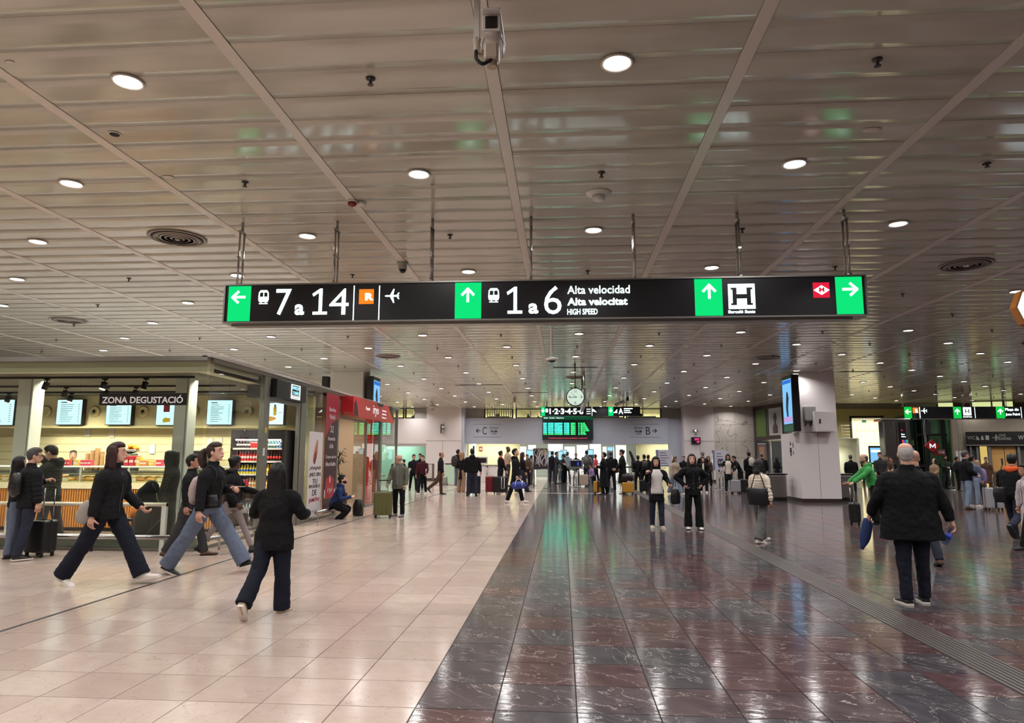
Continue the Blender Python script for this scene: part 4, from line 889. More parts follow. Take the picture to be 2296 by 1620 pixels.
# clock
cx, cz = onY(1290, 890, 22.5).x, onY(1290, 890, 22.5).z
ck = thing('station_clock', 'round two-sided station clock hung from a rod, pale dial', 'clock', (cx, 22.5, cz))
bm = NB(); lathe(bm, [(.285, -.09), (.305, -.08), (.305, .08), (.285, .09)], axis='Y', seg=40); obj('case', bm, BLK, ck)
bm = NB(); lathe(bm, [(.275, .09), (.275, .094)], axis='Y', seg=40); o = obj('dial', bm, emit('dial', S(206, 226, 208), .9), ck)
o.rotation_euler = (0, 0, 0)
for s, a in (('12', 0), ('3', 90), ('6', 180), ('9', 270)): text(s, (.19*sin(R(a)), -.1, .19*cos(R(a))), XU, ZU, .075 if a else .09, .08, PK, ck, name='numeral')
bm = NB()
for k in range(12):
    a = 2*pi*k/12; arrow_w = .006; d = V((sin(a), 0, cos(a))); s_ = V((cos(a), 0, -sin(a)))*arrow_w; y_ = V((0, -.097, 0))
    prism(bm, [d*.245+s_+y_, d*.265+s_+y_, d*.265-s_+y_, d*.245-s_+y_], (0, -.003, 0))
obj('minute_marks', bm, PK, ck)
for ang, ln, w in ((-98, .2, .012), (-43, .23, .007)):
    a = R(ang); d = V((sin(a), 0, cos(a))); s_ = V((cos(a), 0, -sin(a)))*w; y_ = V((0, -.103, 0)); bm = NB(); prism(bm, [d*-.05+s_+y_, d*ln+s_*.5+y_, d*ln-s_*.5+y_, d*-.05-s_+y_], (0, -.003, 0)); obj('hand', bm, PK, ck)
bm = NB(); tube(bm, [(0, 0, .3), (0, 0, HC-cz)], .016, 8); obj('rod', bm, BLK, ck); bm = NB(); lathe(bm, [(.06, .29), (.03, .36)]); obj('bracket', bm, BLK, ck)
# ================================================================== CEILING FITTINGS
lens = emit('downlight_lens', (1, .96, .93), 14); TRIM = mat('lamp_trim', S(214, 206, 196), .3)
bm = NB(); lathe(bm, [(.125, HC-.004), (.128, HC-.02), (.118, HC-.024), (.098, HC-.012), (.098, HC)], seg=28)
cl = None; VIS = {}; LOB = {}
for k, (x, y) in enumerate(LIGHTS):
    p = proj((x, y, HC)) if y > 1 else None
    if not p or not (-60 < p[0] < IW+60 and -60 < p[1] < IH): 
        continue
    if not (20 < p[0] < IW-10 and p[1] > 5) or y > 20 or (500 < p[0] < 1945 and 612 < p[1] < 735): lab = None
    else: VIS.setdefault(round(y), []).append(x)
    if cl is None:
        cl = thing('ceiling_light', 'round recessed white downlight glowing in the metal panel ceiling', 'ceiling light', (x, y, 0), 0, 'downlights of the hall ceiling')
        obj('trim', bm, TRIM, cl); b2 = NB(); lathe(b2, [(.098, HC-.014), (.098, HC-.012)], seg=28); obj('lens', b2, lens, cl)
        LOB[(x, y)] = cl
    else: LOB[(x, y)] = dup(cl, (x, y, 0))
ORD = ['first', 'second', 'third', 'fourth', 'fifth', 'sixth', 'seventh', 'eighth', 'ninth', 'tenth', 'eleventh']
for ri, yy in enumerate(sorted(VIS)):
    for ci, xx in enumerate(sorted(VIS[yy])):
        for (lx, ly), o in LOB.items():
            if abs(lx-xx) < .1 and round(ly) == yy: o['label'] = 'round downlight, %s from the left in the %s visible row from the camera' % (ORD[ci], ORD[ri])
for (lx, ly), o in LOB.items():
    if not o['label'].startswith('round downlight,'): o['label'] = 'round downlight in the far half of the ceiling' if ly > 20 else 'round downlight hidden behind or beside the long sign'
sk = None
for j in range(-1, 11):
    for i in range(-4, 8):
        for x, y in ((-1.54+4*i, 5.1+4*j), (.45+4*i, 7.1+4*j)):
            if y < 4 or y > 43 or (x > 12 and y > 39) or (8.4 < x < 10.2 and 25 < y < 28): continue
            pq = proj((x, y, HC))
            if not (-30 < pq[0] < IW+30 and -30 < pq[1] < IH): continue
            if sk is None:
                sk = thing('sprinkler', 'small dark sprinkler head below the ceiling panels', 'sprinkler', (x, y, HC), 0, 'sprinklers of the hall ceiling')
                b2 = NB(); lathe(b2, [(.04, -.002), (.036, -.012), (.014, -.014), (.011, -.06), (.0, -.062)], seg=12); lathe(b2, [(.026, -.055), (.026, -.06)], seg=10); obj('body', b2, mat('sprinkler_dark', S(46, 40, 38), .4), sk)
                SKS = {(x, y): sk}
            else: SKS[(x, y)] = dup(sk, (x, y, HC))
VS = {}
for (x, y) in SKS:
    p = proj((x, y, HC))
    if y < 16.5 and 15 < p[0] < IW-15 and p[1] > 15 and not (500 < p[0] < 1945 and 600 < p[1] < 735): VS.setdefault(round(y*2), []).append((x, y))
for ri, yy in enumerate(sorted(VS)):
    for ci, q_ in enumerate(sorted(VS[yy])): SKS[q_]['label'] = 'small dark sprinkler, %s from the left in the %s sprinkler row from the camera' % (ORD[ci], ORD[ri])
for q_, o in SKS.items():
    if not o['label'].startswith('small dark sprinkler,'): o['label'] = 'small dark sprinkler in the far half of the ceiling' if q_[1] > 16.5 else 'small dark sprinkler hidden beside the long sign'
def vent(x, y, label):
    t = thing('air_vent', label, 'vent', (x, y, HC), 0, 'round vents of the hall ceiling'); VM = mat('vent_metal', S(132, 124, 114), .4)
    b2 = NB(); lathe(b2, [(.38, 0), (.39, -.012), (.37, -.025), (.345, -.02), (.345, -.003)], seg=40); obj('rim', b2, VM, t)
    b2 = NB(); lathe(b2, [(.345, -.004), (.345, -.002)], seg=40); obj('throat', b2, BLKM, t)
    for r in (.32, .25, .18, .11): b2 = NB(); lathe(b2, [(r, -.018), (r-.035, -.034), (r-.04, -.03), (r-.01, -.012)], seg=36); obj('ring', b2, VM, t)
    b2 = NB(); lathe(b2, [(.05, -.02), (.03, -.04)], seg=16); obj('hub', b2, VM, t)
for x, y, lb in ((-5.43, 8.97, 'large round air vent above the left end of the long sign'), (6.48, 11.09, 'large round air vent right of the long sign'), (-11.3, 14.6, 'dark round air vent above the food shop roof'), (-5.4, 20.7, 'round air vent near the cream column'), (6.43, 21.6, 'round air vent before the white column'), (.55, 26.8, 'round air vent behind the clock rod')): vent(x, y, lb)
# cameras, detectors, speaker, access point
PLW = mat('plastic_white', S(206, 202, 196), .4)
p = onZ(1342, 432, HC); t = thing('access_point', 'white dome-shaped box on the ceiling above the middle of the sign', 'access point', (p.x, p.y, HC))
b2 = NB(); lathe(b2, [(.15, -.002), (.148, -.014), (.1, -.028), (.08, -.04)], seg=28); obj('flange', b2, PLW, t); b2 = NB(); lathe(b2, [(.08, -.04), (.07, -.085), (.04, -.1), (0, -.102)], seg=24); obj('dome', b2, PLW, t)
p = onZ(790, 449, HC); t = thing('alarm_beacon', 'red beacon with white base on the ceiling strip', 'alarm', (p.x, p.y, HC))
b2 = NB(); lathe(b2, [(.06, 0), (.06, -.03)], seg=20); obj('base', b2, PLW, t); b2 = NB(); lathe(b2, [(.055, -.03), (.05, -.06), (.02, -.08), (0, -.082)], seg=20); obj('red_lens', b2, mat('red_lens', S(120, 20, 24), .2), t)
t = thing('smoke_detector', 'small white detector touching the red beacon', 'detector', (p.x+.1, p.y+.06, HC)); b2 = NB(); lathe(b2, [(.05, 0), (.05, -.03), (.03, -.045), (0, -.046)], seg=20); obj('body', b2, PLW, t); b2 = NB(); lathe(b2, [(.035, -.03), (.035, -.034)], seg=16); obj('ring', b2, TRIM, t)
p = onZ(903, 588, HC); t = thing('dome_camera', 'grey-green dome camera hanging just above the sign top', 'camera', (p.x, p.y, HC))
b2 = NB(); lathe(b2, [(.09, 0), (.09, -.02), (.07, -.022), (.068, -.12)], seg=24); obj('housing', b2, mat('cam_grey', S(148, 150, 136), .45), t); b2 = NB(); ell(b2, (0, 0, -.12), .055, .055, .06, seg=20, rings=12); obj('dome', b2, mat('dome_black', S(20, 20, 22), .08), t)
p = onY(1237, 806, 12.3); t = thing('dome_camera', 'white disc camera on a long white pole below the sign', 'camera', (p.x, 12.3, p.z))
b2 = NB(); tube(b2, [(0, 0, .02), (0, 0, HC-p.z)], .026, 12); obj('pole', b2, PLW, t); b2 = NB(); lathe(b2, [(.03, .05), (.06, .035), (.112, .02), (.112, -.01), (.09, -.02)], seg=28); obj('housing', b2, PLW, t); b2 = NB(); ell(b2, (0, 0, -.015), .075, .075, .04, seg=20); obj('dome', b2, MATS['dome_black'], t)
# near camera on its bracket, top of the picture
Yc = 3.7; q = lambda x, y: onY(x, y, Yc); pc = q(1102, 66); t = thing('surveillance_camera', 'weathered white camera on a pan bracket, hanging at the picture top', 'camera', (0, 0, 0))
b2 = NB(); a = q(1068, 90); box(b2, a.x-.016, a.x+.016, Yc, Yc+.05, a.z, HC); obj('drop_pole', b2, PLW, t)
b2 = NB(); c0 = q(1104, 62); 
tube(b2, [(c0.x, Yc-.05, c0.z), (c0.x, Yc+.28, c0.z+.04)], [(.05, .056), (.052, .06)], 12, ref=XU); obj('housing', b2, PLW, t)
b2 = NB(); rbox(b2, c0.x-.056, c0.x+.056, Yc-.10, Yc+.28, c0.z+.045, c0.z+.062, .008); obj('sun_shield', b2, PLW, t)
boxo('bezel', c0.x-.055, c0.x+.055, Yc-.062, Yc-.05, c0.z-.06, c0.z+.045, PLW, t, r=.005); g0 = q(1087, 60); boxo('lens_window', c0.x-.035, c0.x+.035, Yc-.066, Yc-.061, c0.z-.045, c0.z+.03, mat('dome_black', S(20, 20, 22), .08), t)
b2 = NB(); e0 = q(1103, 85); 
tube(b2, [(c0.x-.05, Yc, c0.z-.06), (c0.x-.062, Yc, c0.z-.1), (c0.x-.062, Yc, c0.z-.16)], .006, 6); tube(b2, [(c0.x+.05, Yc, c0.z-.06), (c0.x+.062, Yc, c0.z-.1), (c0.x+.058, Yc, c0.z-.2)], .006, 6); obj('yoke', b2, PLW, t)
b2 = NB(); rbox(b2, c0.x-.05, c0.x+.04, Yc-.02, Yc+.06, c0.z-.21, c0.z-.1, .015); tube(b2, [(a.x, Yc+.02, a.z+.02), (a.x, Yc+.02, c0.z-.15), (c0.x, Yc+.02, c0.z-.15)], .024, 10); lathe(b2, [(.03, c0.z-.24), (.034, c0.z-.2)], (c0.x, Yc+.02, 0), seg=16); obj('pan_head', b2, mat('aged_plastic', S(176, 160, 142), .5), t)
b2 = NB(); tube(b2, [(a.x, Yc-.01, c0.z-.15), (a.x+.005, Yc-.03, c0.z-.21), (a.x+.04, Yc-.03, c0.z-.245), (c0.x-.02, Yc-.02, c0.z-.225), (c0.x, Yc, c0.z-.2)], .011, 8, sub=4); obj('cable', b2, BLKM, t)
# small round speakers / detectors and patches in the ceiling
for px, py, lb in ((257, 300, 'torn ceiling hole with dark edges left of the first strip'), (2212, 365, 'small round speaker at the right side of the ceiling')):
    p = onZ(px, py, HC-.006); t = thing('ceiling_fitting', lb, 'ceiling fitting', p); b2 = NB(); lathe(b2, [(.045, 0), (.045, -.01)], seg=14); obj('plate', b2, BLKM, t); b2 = NB(); lathe(b2, [(.06, .002), (.06, -.004), (.045, -.006)], seg=14); obj('rim', b2, TRIM, t)
for px, py, rx_, lb in ((1955, 291, .09, 'white oval filler patch between two right-hand strips'), (22, 139, .04, 'white filler patch in the upper left panel'), (376, 397, .07, 'chipped pale patch beside the second strip')):
    p = onZ(px, py, HC-.005); b2 = NB(); ell(b2, (0, 0, 0), rx_, rx_*.6, .006, seg=14, rings=5); o = obj('filler_patch', b2, mat('filler', S(206, 196, 184), .7), label=lb, cat_='patch'); o.location = p
for px0, px1, py in ((1147, 1228, 880), (1884, 1972, 833), (1240, 1340, 824), (1020, 1130, 863)):
    a, b_ = onZ(px0, py, HC-.006), onZ(px1, py, HC-.006); boxo('gap_shade', a.x, b_.x, a.y-.12, a.y+.12, HC-.006, HC-.003, BLKM, ce)  # black plates paint the dark of missing panels onto the closed ceiling
# illuminated sign edge entering at the right
t = thing('lit_sign', 'edge of a rounded white lit sign with orange rim, cut by the frame', 'sign', (0, 0, 0)); c = onY(2325, 690, 9.0)
b2 = NB(); lathe(b2, [(.30, -.06), (.30, .06)], (c.x, 9, c.z), seg=8, axis='Y', smooth=False); obj('rim', b2, mat('rim_orange', S(160, 100, 40), .4), t)
b2 = NB(); lathe(b2, [(.275, .06), (.275, .066)], (c.x, 9, c.z), seg=8, axis='Y', smooth=False); obj('face', b2, emit('cool_face', S(225, 240, 245), 1.2), t)
b2 = NB(); tube(b2, [(c.x, 9, c.z+.28), (c.x, 9, HC)], .02, 8); obj('hanger', b2, STEEL, t)
# monitors on the two columns
def column_monitor(x0, x1, y0, y1, z0, z1, face, label, green=False):
    t = thing('display_monitor', label, 'screen', (0, 0, 0)); boxo('housing', x0, x1, y0, y1, z0, z1, BLK, t, r=.01)
    xf = x0-.006 if face < 0 else x1; zg = z0+.28 if green else z0+.1
    boxo('display', xf, xf+.006, y0+.08, y1-.06, zg, z1-.14, emit('ad_blue', S(120, 180, 225), 1.1), t)
    xx = xf-.004 if face < 0 else xf+.006
    b2 = NB(); yc = (y0+y1)/2; zc = (zg+z1)/2-.1; tube(b2, [(xx+.002, yc, zc-.55), (xx+.002, yc+.05, zc-.2), (xx+.002, yc-.03, zc+.15), (xx+.002, yc, zc+.38)], [(.002, .07), (.002, .12), (.002, .14), (.002, .05)], 8, ref=XU, sub=2); obj('picture', b2, mat('ad_dark', S(60, 66, 96), .5), t)
    boxo('picture', xx, xx+.004, y0+.1, y1-.08, z1-.3, z1-.17, emit('ad_deep', S(50, 110, 200), 1.0), t); boxo('picture', xx, xx+.003, y0+.1, y1-.08, zg+.06, zg+.26, emit('ad_pink', S(190, 160, 215), .9), t)
    if green: boxo('green_plate', xf, xf+.006, y0+.04, y1-.04, z0+.02, z0+.24, mat('plate_green', S(40, 112, 84), .4), t)
    boxo('bracket', (x1 if face < 0 else x0-.1), (x1+.12 if face < 0 else x0), (y0+y1)/2-.2, (y0+y1)/2+.2, z0+.6, z1-.6, BLKM, t)
column_monitor(8.22, 8.47, 24.9, 26.0, 2.52, 4.56, -1, 'tall advertising screen on the left side of the white column', True)
column_monitor(-7.22, -6.97, 24.7, 25.7, 3.0, 4.55, 1, 'tall advertising screen on the right side of the cream column')
column_monitor(-8.93, -8.7, 24.7, 25.6, 3.0, 4.55, -1, 'black back of the screen on the left side of the cream column')
# boxes on the white column
GB = mat('box_grey', S(166, 162, 160), .5)
t = thing('junction_box', 'grey rounded junction box with two cable glands on the white column', 'box', (0, 0, 0)); a, b_ = onY(1799, 925, 25.4), onY(1825, 925, 25.4); z0, z1 = onY(1810, 944, 25.4).z, onY(1810, 910, 25.4).z
boxo('case', a.x, b_.x, 25.15, 25.44, z0, z1, GB, t, r=.05)
for dx in (.08, .26): b2 = NB(); tube(b2, [(a.x+dx, 25.3, z0), (a.x+dx, 25.3, z0-.12), (a.x+dx-.05, 25.3, z0-.16)], .02, 8); obj('cable', b2, BLKM, t)
t = thing('electrical_cabinet', 'white square cabinet with a black latch on the white column', 'cabinet', (0, 0, 0)); a, b_ = onY(1827, 945, 25.0), onY(1872, 945, 25.0); z0, z1 = onY(1850, 967, 25.0).z, onY(1850, 921, 25.0).z
boxo('body', a.x, b_.x, 25.0, 25.44, z0, z1, WHITE, t, r=.008); bx = boxo('door', a.x+.12, b_.x-.02, 24.985, 25.0, z0+.03, z1-.03, WHITE, t, r=.005); boxo('latch', a.x+.15, a.x+.2, 24.97, 24.985, (z0+z1)/2-.08, (z0+z1)/2+.08, BLKM, bx)
col_icons = NB(); 
for yy, zz in ((26.4, 2.05),):
    for q_ in ([(-.09, 0), (0, .14), (.09, 0)], [(-.09, -.1), (.09, -.1), (.11, -.28), (-.11, -.28)], [(-.08, -.3), (.08, -.3), (.04, -.4), (-.04, -.4)], [(.25, -.1), (.31, -.1), (.31, .08), (.25, .08)], [(.25, -.35), (.31, -.35), (.31, -.22), (.25, -.22)]): flat(col_icons, q_, (8.555, yy, zz), -YU, ZU, -XU, .004)
obj('pictogram', col_icons, PK, col)
# steel litter / recycling units beside the column
for x0, x1, y, lb in ((7.45, 8.3, 26.2, 'brushed steel bin unit with black top, left of the white column'), (10.05, 10.75, 26.4, 'brushed steel bin unit right of the white column')):
    t = thing('litter_bin', lb, 'bin', (0, 0, 0)); boxo('body', x0, x1, y, y+.5, .1, .96, STEEL, t, r=.05); boxo('base', x0+.03, x1-.03, y+.03, y+.47, 0, .1, BLK, t); boxo('top', x0-.06, x1+.03, y-.03, y+.53, .96, 1.0, BLK, t, r=.01)
# ================================================================== PEOPLE
SKIN = {k: mat('skin_'+k, c, .55) for k, c in dict(l=S(206, 160, 138), m=S(184, 136, 112), t=S(150, 106, 82), d=S(84, 56, 44)).items()}
HAIR = {k: mat('hair_'+k, c, .5, bump=.3, bscale=45, spec=.35) for k, c in dict(black=S(13, 11, 12), brown=S(52, 36, 30), dred=S(50, 26, 26), blond=S(150, 116, 86), grey=S(122, 116, 112), white=S(176, 170, 166), dgrey=S(70, 66, 64), lbrown=S(96, 66, 48)).items()}
EYEW, EYED, LIPM = mat('eye_white', S(210, 205, 200), .3), mat('eye_dark', S(24, 18, 16), .2), mat('lip', S(150, 82, 78), .5)
def cloth(name, col, rough=.85, bs=14, b=.35): return mat('cloth_'+name, S(*col), rough, bump=b, bscale=bs, spec=.25)
C = {n: cloth(n, c) for n, c in dict(black=(13, 13, 15), soft=(20, 20, 23), navy=(20, 23, 36), jeans=(96, 106, 126), djeans=(38, 42, 56), ljeans=(120, 134, 152), grey=(104, 104, 102), lgrey=(140, 130, 130), dgrey=(52, 52, 54), beige=(176, 158, 138), cream=(222, 208, 190), white=(214, 206, 204), maroon=(70, 24, 36), green=(64, 150, 78), dgreen=(38, 44, 38), olive=(98, 98, 88), blue=(38, 52, 92), lblue=(150, 170, 182), lav=(150, 126, 172), brown=(84, 62, 48), peach=(206, 168, 140), yellow=(226, 180, 50), orange=(226, 96, 50), pink=(206, 84, 92), tan=(150, 122, 98), rose=(190, 176, 178), hivis=(196, 214, 84), scarf=(212, 86, 92)).items()}
SHOE = {n: mat('shoe_'+n, S(*c), .5) for n, c in dict(black=(22, 21, 22), white=(216, 208, 200), brown=(88, 60, 40), beige=(176, 156, 132), grey=(120, 116, 116)).items()}
def dv(f, o, s=1):
    f, o = R(f), R(o); return V((s*sin(o)*(cos(f) if abs(f) < 1.4 else .6), sin(f)*cos(o), -cos(f)*cos(o))).normalized()
def rotz(v, a): return Matrix.Rotation(a, 3, 'Z') @ v
def finger(bm, p, d, down, L, r, curl, seg=5):
    ax = d.cross(down).normalized(); pts = [p]; rr = [r]; cur = d
    for k, f in enumerate((.45, .3, .25)):
        cur = Matrix.Rotation(R(curl*(.6+.35*k)), 3, ax) @ cur; pts.append(pts[-1]+cur*L*f); rr.append(r*(.95-.12*k))
    tube(bm, pts, rr, seg)
def hand(bm, w, d, side, palm, H, curl=28, lod=1):
    """w wrist, d pointing direction, side = direction of the thumb, palm = normal of the palm (fingers curl to it)"""
    L = .104*H; d = d.normalized(); side = (side-side.dot(d)*d).normalized(); palm = palm-palm.dot(d)*d-palm.dot(side)*side
    palm = palm.normalized() if palm.length > .01 else d.cross(side)
    k0 = w+d*L*.46
    tube(bm, [w-d*.03*H, w, w+d*L*.2, k0], [(.017*H, .014*H), (.016*H, .012*H), (.024*H, .0115*H), (.024*H, .010*H)], 8, ref=side)
    for k, (o, ln) in enumerate(((.017, .47), (.006, .53), (-.006, .49), (-.017, .38))):
        finger(bm, k0+side*o*H-d*.008*H, (d+side*o*3).normalized(), palm, ln*L, .0058*H, curl+4*k)
    finger(bm, w+d*L*.14+side*.016*H, (d*.7+side*.75+palm*.15).normalized(), palm, .42*L, .0066*H, curl*.6)
PC = {}; LEGS0 = ((3, 4, 4), (-2, 4, 4))
FT1 = bpy.data.textures.new('fold_noise', 'CLOUDS'); FT1.noise_scale = .16; FT1.noise_depth = 3
FT2 = bpy.data.textures.new('crease_noise', 'CLOUDS'); FT2.noise_scale = .06; FT2.noise_depth = 2
def fold(o, H, k):
    for t, s_ in ((FT1, .026), (FT2, .016)):
        d = o.modifiers.new('fold', 'DISPLACE'); d.texture = t; d.strength = s_*k; d.mid_level = .5; d.texture_coords = 'LOCAL'
def person(px, py, head, label, face=180, hgt=None, Y=None, X=None, zoff=0.0, lean=0, legs=LEGS0, arms=None, hd=(0, 0),
           skin='m', hair='short', hc='black', top='jacket', tc='black', bot='straight', bc='navy', sh='black', bulk=1.0, fem=False, group=None, extras=(), hem=None, inner=None,
           hair_len=.18, beard=False, glasses=False, quilt=0, wide=1.0, sole=None, hood=False, hairw=1.0, seat=None, tie=None, coatopen=False):
    """px,py: where the lowest foot meets the floor in the photograph; head: picture height of the top of the head."""
    rnd = random.Random(int(px*7+py*3+head))
    if arms is None: arms = tuple((rnd.uniform(-6, 12), rnd.uniform(7, 13), rnd.choice((8, 14, 30, 62, 80)), rnd.uniform(-8, 6)) for _ in (0, 1))
    if legs is LEGS0: legs = ((rnd.uniform(-2, 8), rnd.uniform(3, 9), rnd.uniform(2, 6)), (rnd.uniform(-7, 2), rnd.uniform(3, 9), rnd.uniform(2, 6)))
    if hd == (0, 0): hd = (rnd.uniform(-18, 18), rnd.uniform(-9, 4))
    g = onZ(px, py, 0) if Y is None else V((onY(px, 1000, Y).x if X is None else X, Y, 0))
    if hgt is None: hgt = onY(px, head, g.y).z - zoff
    tall = None
    a = R(face)+0.0
    # heading 180 = towards the camera: local +Y turned by face degrees
    dist = g.length
    vox = max(.0105, min(.03, dist*.00095))
    RX, FW, UP = V((1, 0, 0)), V((0, 1, 0)), V((0, 0, 1))
    def build(H):
        J = {}; pel = V((0, 0, 0)); le = R(lean)
        U = V((0, sin(le), cos(le))); F = V((0, cos(le), -sin(le)))
        sw = (.098 if fem else .108)*wide**.5
        J['pel'] = pel; J['U'], J['F'] = U, F; J['neck'] = pel+U*.295*H; J['sw'] = sw
        for s, L_ in ((-1, legs[0]), (1, legs[1])):
            th, kb = L_[0], L_[1]; ab = L_[2] if len(L_) > 2 else 3; fp = L_[3] if len(L_) > 3 else None
            hip = pel+V((s*.05*H, 0, -.01*H)); kn = hip+dv(th, ab, s)*.24*H; an = kn+dv(th-kb, ab*.4, s)*.235*H
            if fp is None: fp = 0 if abs(th-kb) < 25 else (th-kb)*.8
            J['hip', s], J['knee', s], J['ank', s], J['fp', s] = hip, kn, an, fp
        for s, A in ((-1, arms[0]), (1, arms[1])):
            sh_ = pel+U*.272*H+RX*s*sw*H
            if A[0] == 'to':     # hand to a point given in local fractions of the height
                tgt = V(A[1])*H; dd = tgt-sh_; l = min(dd.length, .325*H); bend = V(A[2]) if len(A) > 2 else V((s*.4, -.3, -1))
                d = dd.normalized(); h = sqrt(max(0, (.168*H)**2-(l*.52)**2)); bn = (bend-bend.dot(d)*d).normalized()
                el = sh_+d*l*.52+bn*h; wr = sh_+d*l
            else:
                el = sh_+dv(A[0]+lean*.0, A[1], s)*.168*H; f2, o2 = A[2], A[3]
                wr = el+dv(f2, o2, s)*.145*H
            J['sho', s], J['elb', s], J['wri', s] = sh_, el, wr
        yaw, pit = R(-hd[0]), R(hd[1]+lean*.5)
        hM = Matrix.Rotation(yaw, 3, 'Z') @ Matrix.Rotation(-pit, 3, 'X')
        J['hM'] = hM; J['hc'] = J['neck']+U*.025*H+hM @ V((0, .014*H, .070*H))
        low = min(J['ank', s].z-.045*H*1.0-(.07*H*max(0, sin(R(-J['fp', s])))) for s in (-1, 1))
        top_ = J['hc'].z+.07*H
        return J, low, top_
    H = hgt
    for _ in range(4):
        J, low, top_ = build(H)
        cur = top_-low if seat is None else None
        if cur is None: break
        H *= hgt/cur
    J, low, top_ = build(H)
    if seat is not None: low = -seat-.0
    sh0 = V((0, 0, -low))
    P = lambda v: v+sh0
    for k in list(J):
        if isinstance(J[k], V) and k not in ('U', 'F'): J[k] = J[k]+sh0
    U, F, hM, hc_ = J['U'], J['F'], J['hM'], J['hc']
    root = None
    def pend(name, bm, m, extra=None, vx=1.0, smooth=3, parent=True, label_=None):
        o = obj(name, bm, m, root if parent else None, label=label_)
        md = o.modifiers.new('r', 'REMESH'); md.mode = 'VOXEL'; md.voxel_size = vox*vx; md.use_smooth_shade = True
        if smooth: sm = o.modifiers.new('s', 'SMOOTH'); sm.factor = .5; sm.iterations = smooth
        PEND.append(('mesh', o, extra)); return o
    hm = lambda x, y, z: hc_+hM @ (V((x, y, z))*H)
    # ---- body
    bm = NB()
    HX, HYv = hM @ V((1, 0, 0)), hM @ V((0, 1, 0)); HU = hM @ V((0, 0, 1)); hw = .95 if fem else 1.0
    rings = [(-.068, .012, .014, .034), (-.06, .024, .024, .024), (-.045, .032, .036, .012), (-.025, .039, .044, .004), (0, .043, .05, 0), (.022, .0445, .054, -.003), (.043, .041, .05, -.005), (.058, .031, .038, -.006), (.068, .012, .016, -.006)]
    tube(bm, [hm(0, y, z) for z, rx, ry, y in rings], [(rx*H*hw, ry*H) for z, rx, ry, y in rings], 14, ref=HX, up=HU, sub=2)
    tube(bm, [hm(0, .046, .006), hm(0, .056, -.012), hm(0, .0625 if fem else .065, -.024), hm(0, .05, -.03)], [.004*H, .0055*H, (.007 if fem else .008)*H, .004*H], 7, sub=2)
    for s in (-1, 1):
        ell(bm, hm(s*.044*hw, -.004, -.008), .006*H, .011*H, .018*H, hM, 8, 6); ell(bm, hm(s*.02, .044, .012), .012*H, .008*H, .005*H, hM, 8, 6)
    ell(bm, hm(0, .05, -.04), .016*H, .009*H, .008*H, hM, 8, 6)
    tube(bm, [J['neck']-U*.05*H, J['neck'], hm(0, -.012, -.04)], [.036*H, .031*H, .032*H], 12)
    pe = J['pel']
    tube(bm, [pe-UP*.05*H, pe, pe+U*.1*H, pe+U*.2*H, pe+U*.25*H, J['neck']], [(.065*H, .045*H), (.07*H, .05*H), (.058*H, .042*H), (.07*H, .046*H), (.06*H, .036*H), (.029*H, .029*H)], 14, ref=RX, sub=2)
    for s in (-1, 1):
        tube(bm, [J['hip', s], J['knee', s], J['ank', s]], [.038*H, .022*H, .016*H], 10, sub=3)
        tube(bm, [J['sho', s]-U*.022*H-RX*s*.01*H, J['elb', s], J['wri', s]], [.02*H, .017*H, .0145*H], 9, sub=3)
        ell(bm, J['ank', s]+UP*-.015*H, .018*H, .025*H, .02*H, None, 8, 6)
    ex = NB()
    for s in (-1, 1):
        d = (J['wri', s]-J['elb', s]).normalized(); A = arms[0] if s < 0 else arms[1]
        inw = V((-s, 0, 0)); fwd = V((0, 1, 0))
        thumb = fwd if abs(d.y) < .75 else V((-s*.8, 0, .6)); pal = inw if abs(d.y) < .75 else V((0, 0, -1)) if d.z > -.3 else V((0, 0, 1))
        if d.z > .3: thumb = V((-s, -.3, .2)); pal = V((0, -.3, -1)) if d.y > .2 else V((0, -1, 0))
        hand(ex, J['wri', s], d, thumb, pal, H, curl=30 if d.z < -.8 else 42)
    exm = bpy.data.meshes.new('hands'); bmesh.ops.recalc_face_normals(ex, faces=ex.faces); ex.to_mesh(exm); ex.free()
    body = obj('person', bm, SKIN[skin], label=label, cat_='person', group=group); md = body.modifiers.new('r', 'REMESH'); md.mode = 'VOXEL'; md.voxel_size = vox*.85 if dist < 20 else vox*.8; md.use_smooth_shade = True
    sm = body.modifiers.new('s', 'SMOOTH'); sm.factor = .5; sm.iterations = 1
    PEND.append(('mesh', body, exm)); root = body
    body.location = (g.x, g.y, zoff); body.rotation_euler = (0, 0, a)
    # ---- face details
    if dist < 48:
        b2 = NB(); b3 = NB(); b4 = NB()
        for s in (-1, 1):
            ell(b2, hm(s*.0175, .0455, .001), .0078*H, .005*H, .0034*H, hM, 8, 6); ell(b3, hm(s*.0175, .0495, .001), .0034*H, .003*H, .0033*H, hM, 6, 5)
            tube(b4, [hm(s*.008, .051, .013), hm(s*.018, .051, .0165), hm(s*.028, .044, .0135)], .0024*H, 5)
        if dist < 30: obj('eyes', b2, EYEW, root)
        else: b2.free()
        obj('pupils', b3, EYED, root); obj('eyebrows', b4, HAIR['grey' if hc in ('grey', 'white') else 'black'], root)
        b2 = NB(); ell(b2, hm(0, .0545, -.041), .0125*H, .005*H, .0045*H, hM, 8, 6); obj('lips', b2, LIPM, root)
        if glasses:
            b2 = NB()
            for s in (-1, 1): tube(b2, [hm(s*(.0175+.011*cos(k*pi/4)), .058, .002+.009*sin(k*pi/4)) for k in range(9)], .0014*H, 4); tube(b2, [hm(s*.029, .055, .004), hm(s*.046, .0, .0)], .0014*H, 4)
            tube(b2, [hm(-.007, .059, .003), hm(.007, .059, .003)], .0014*H, 4); obj('glasses', b2, BLK, root)
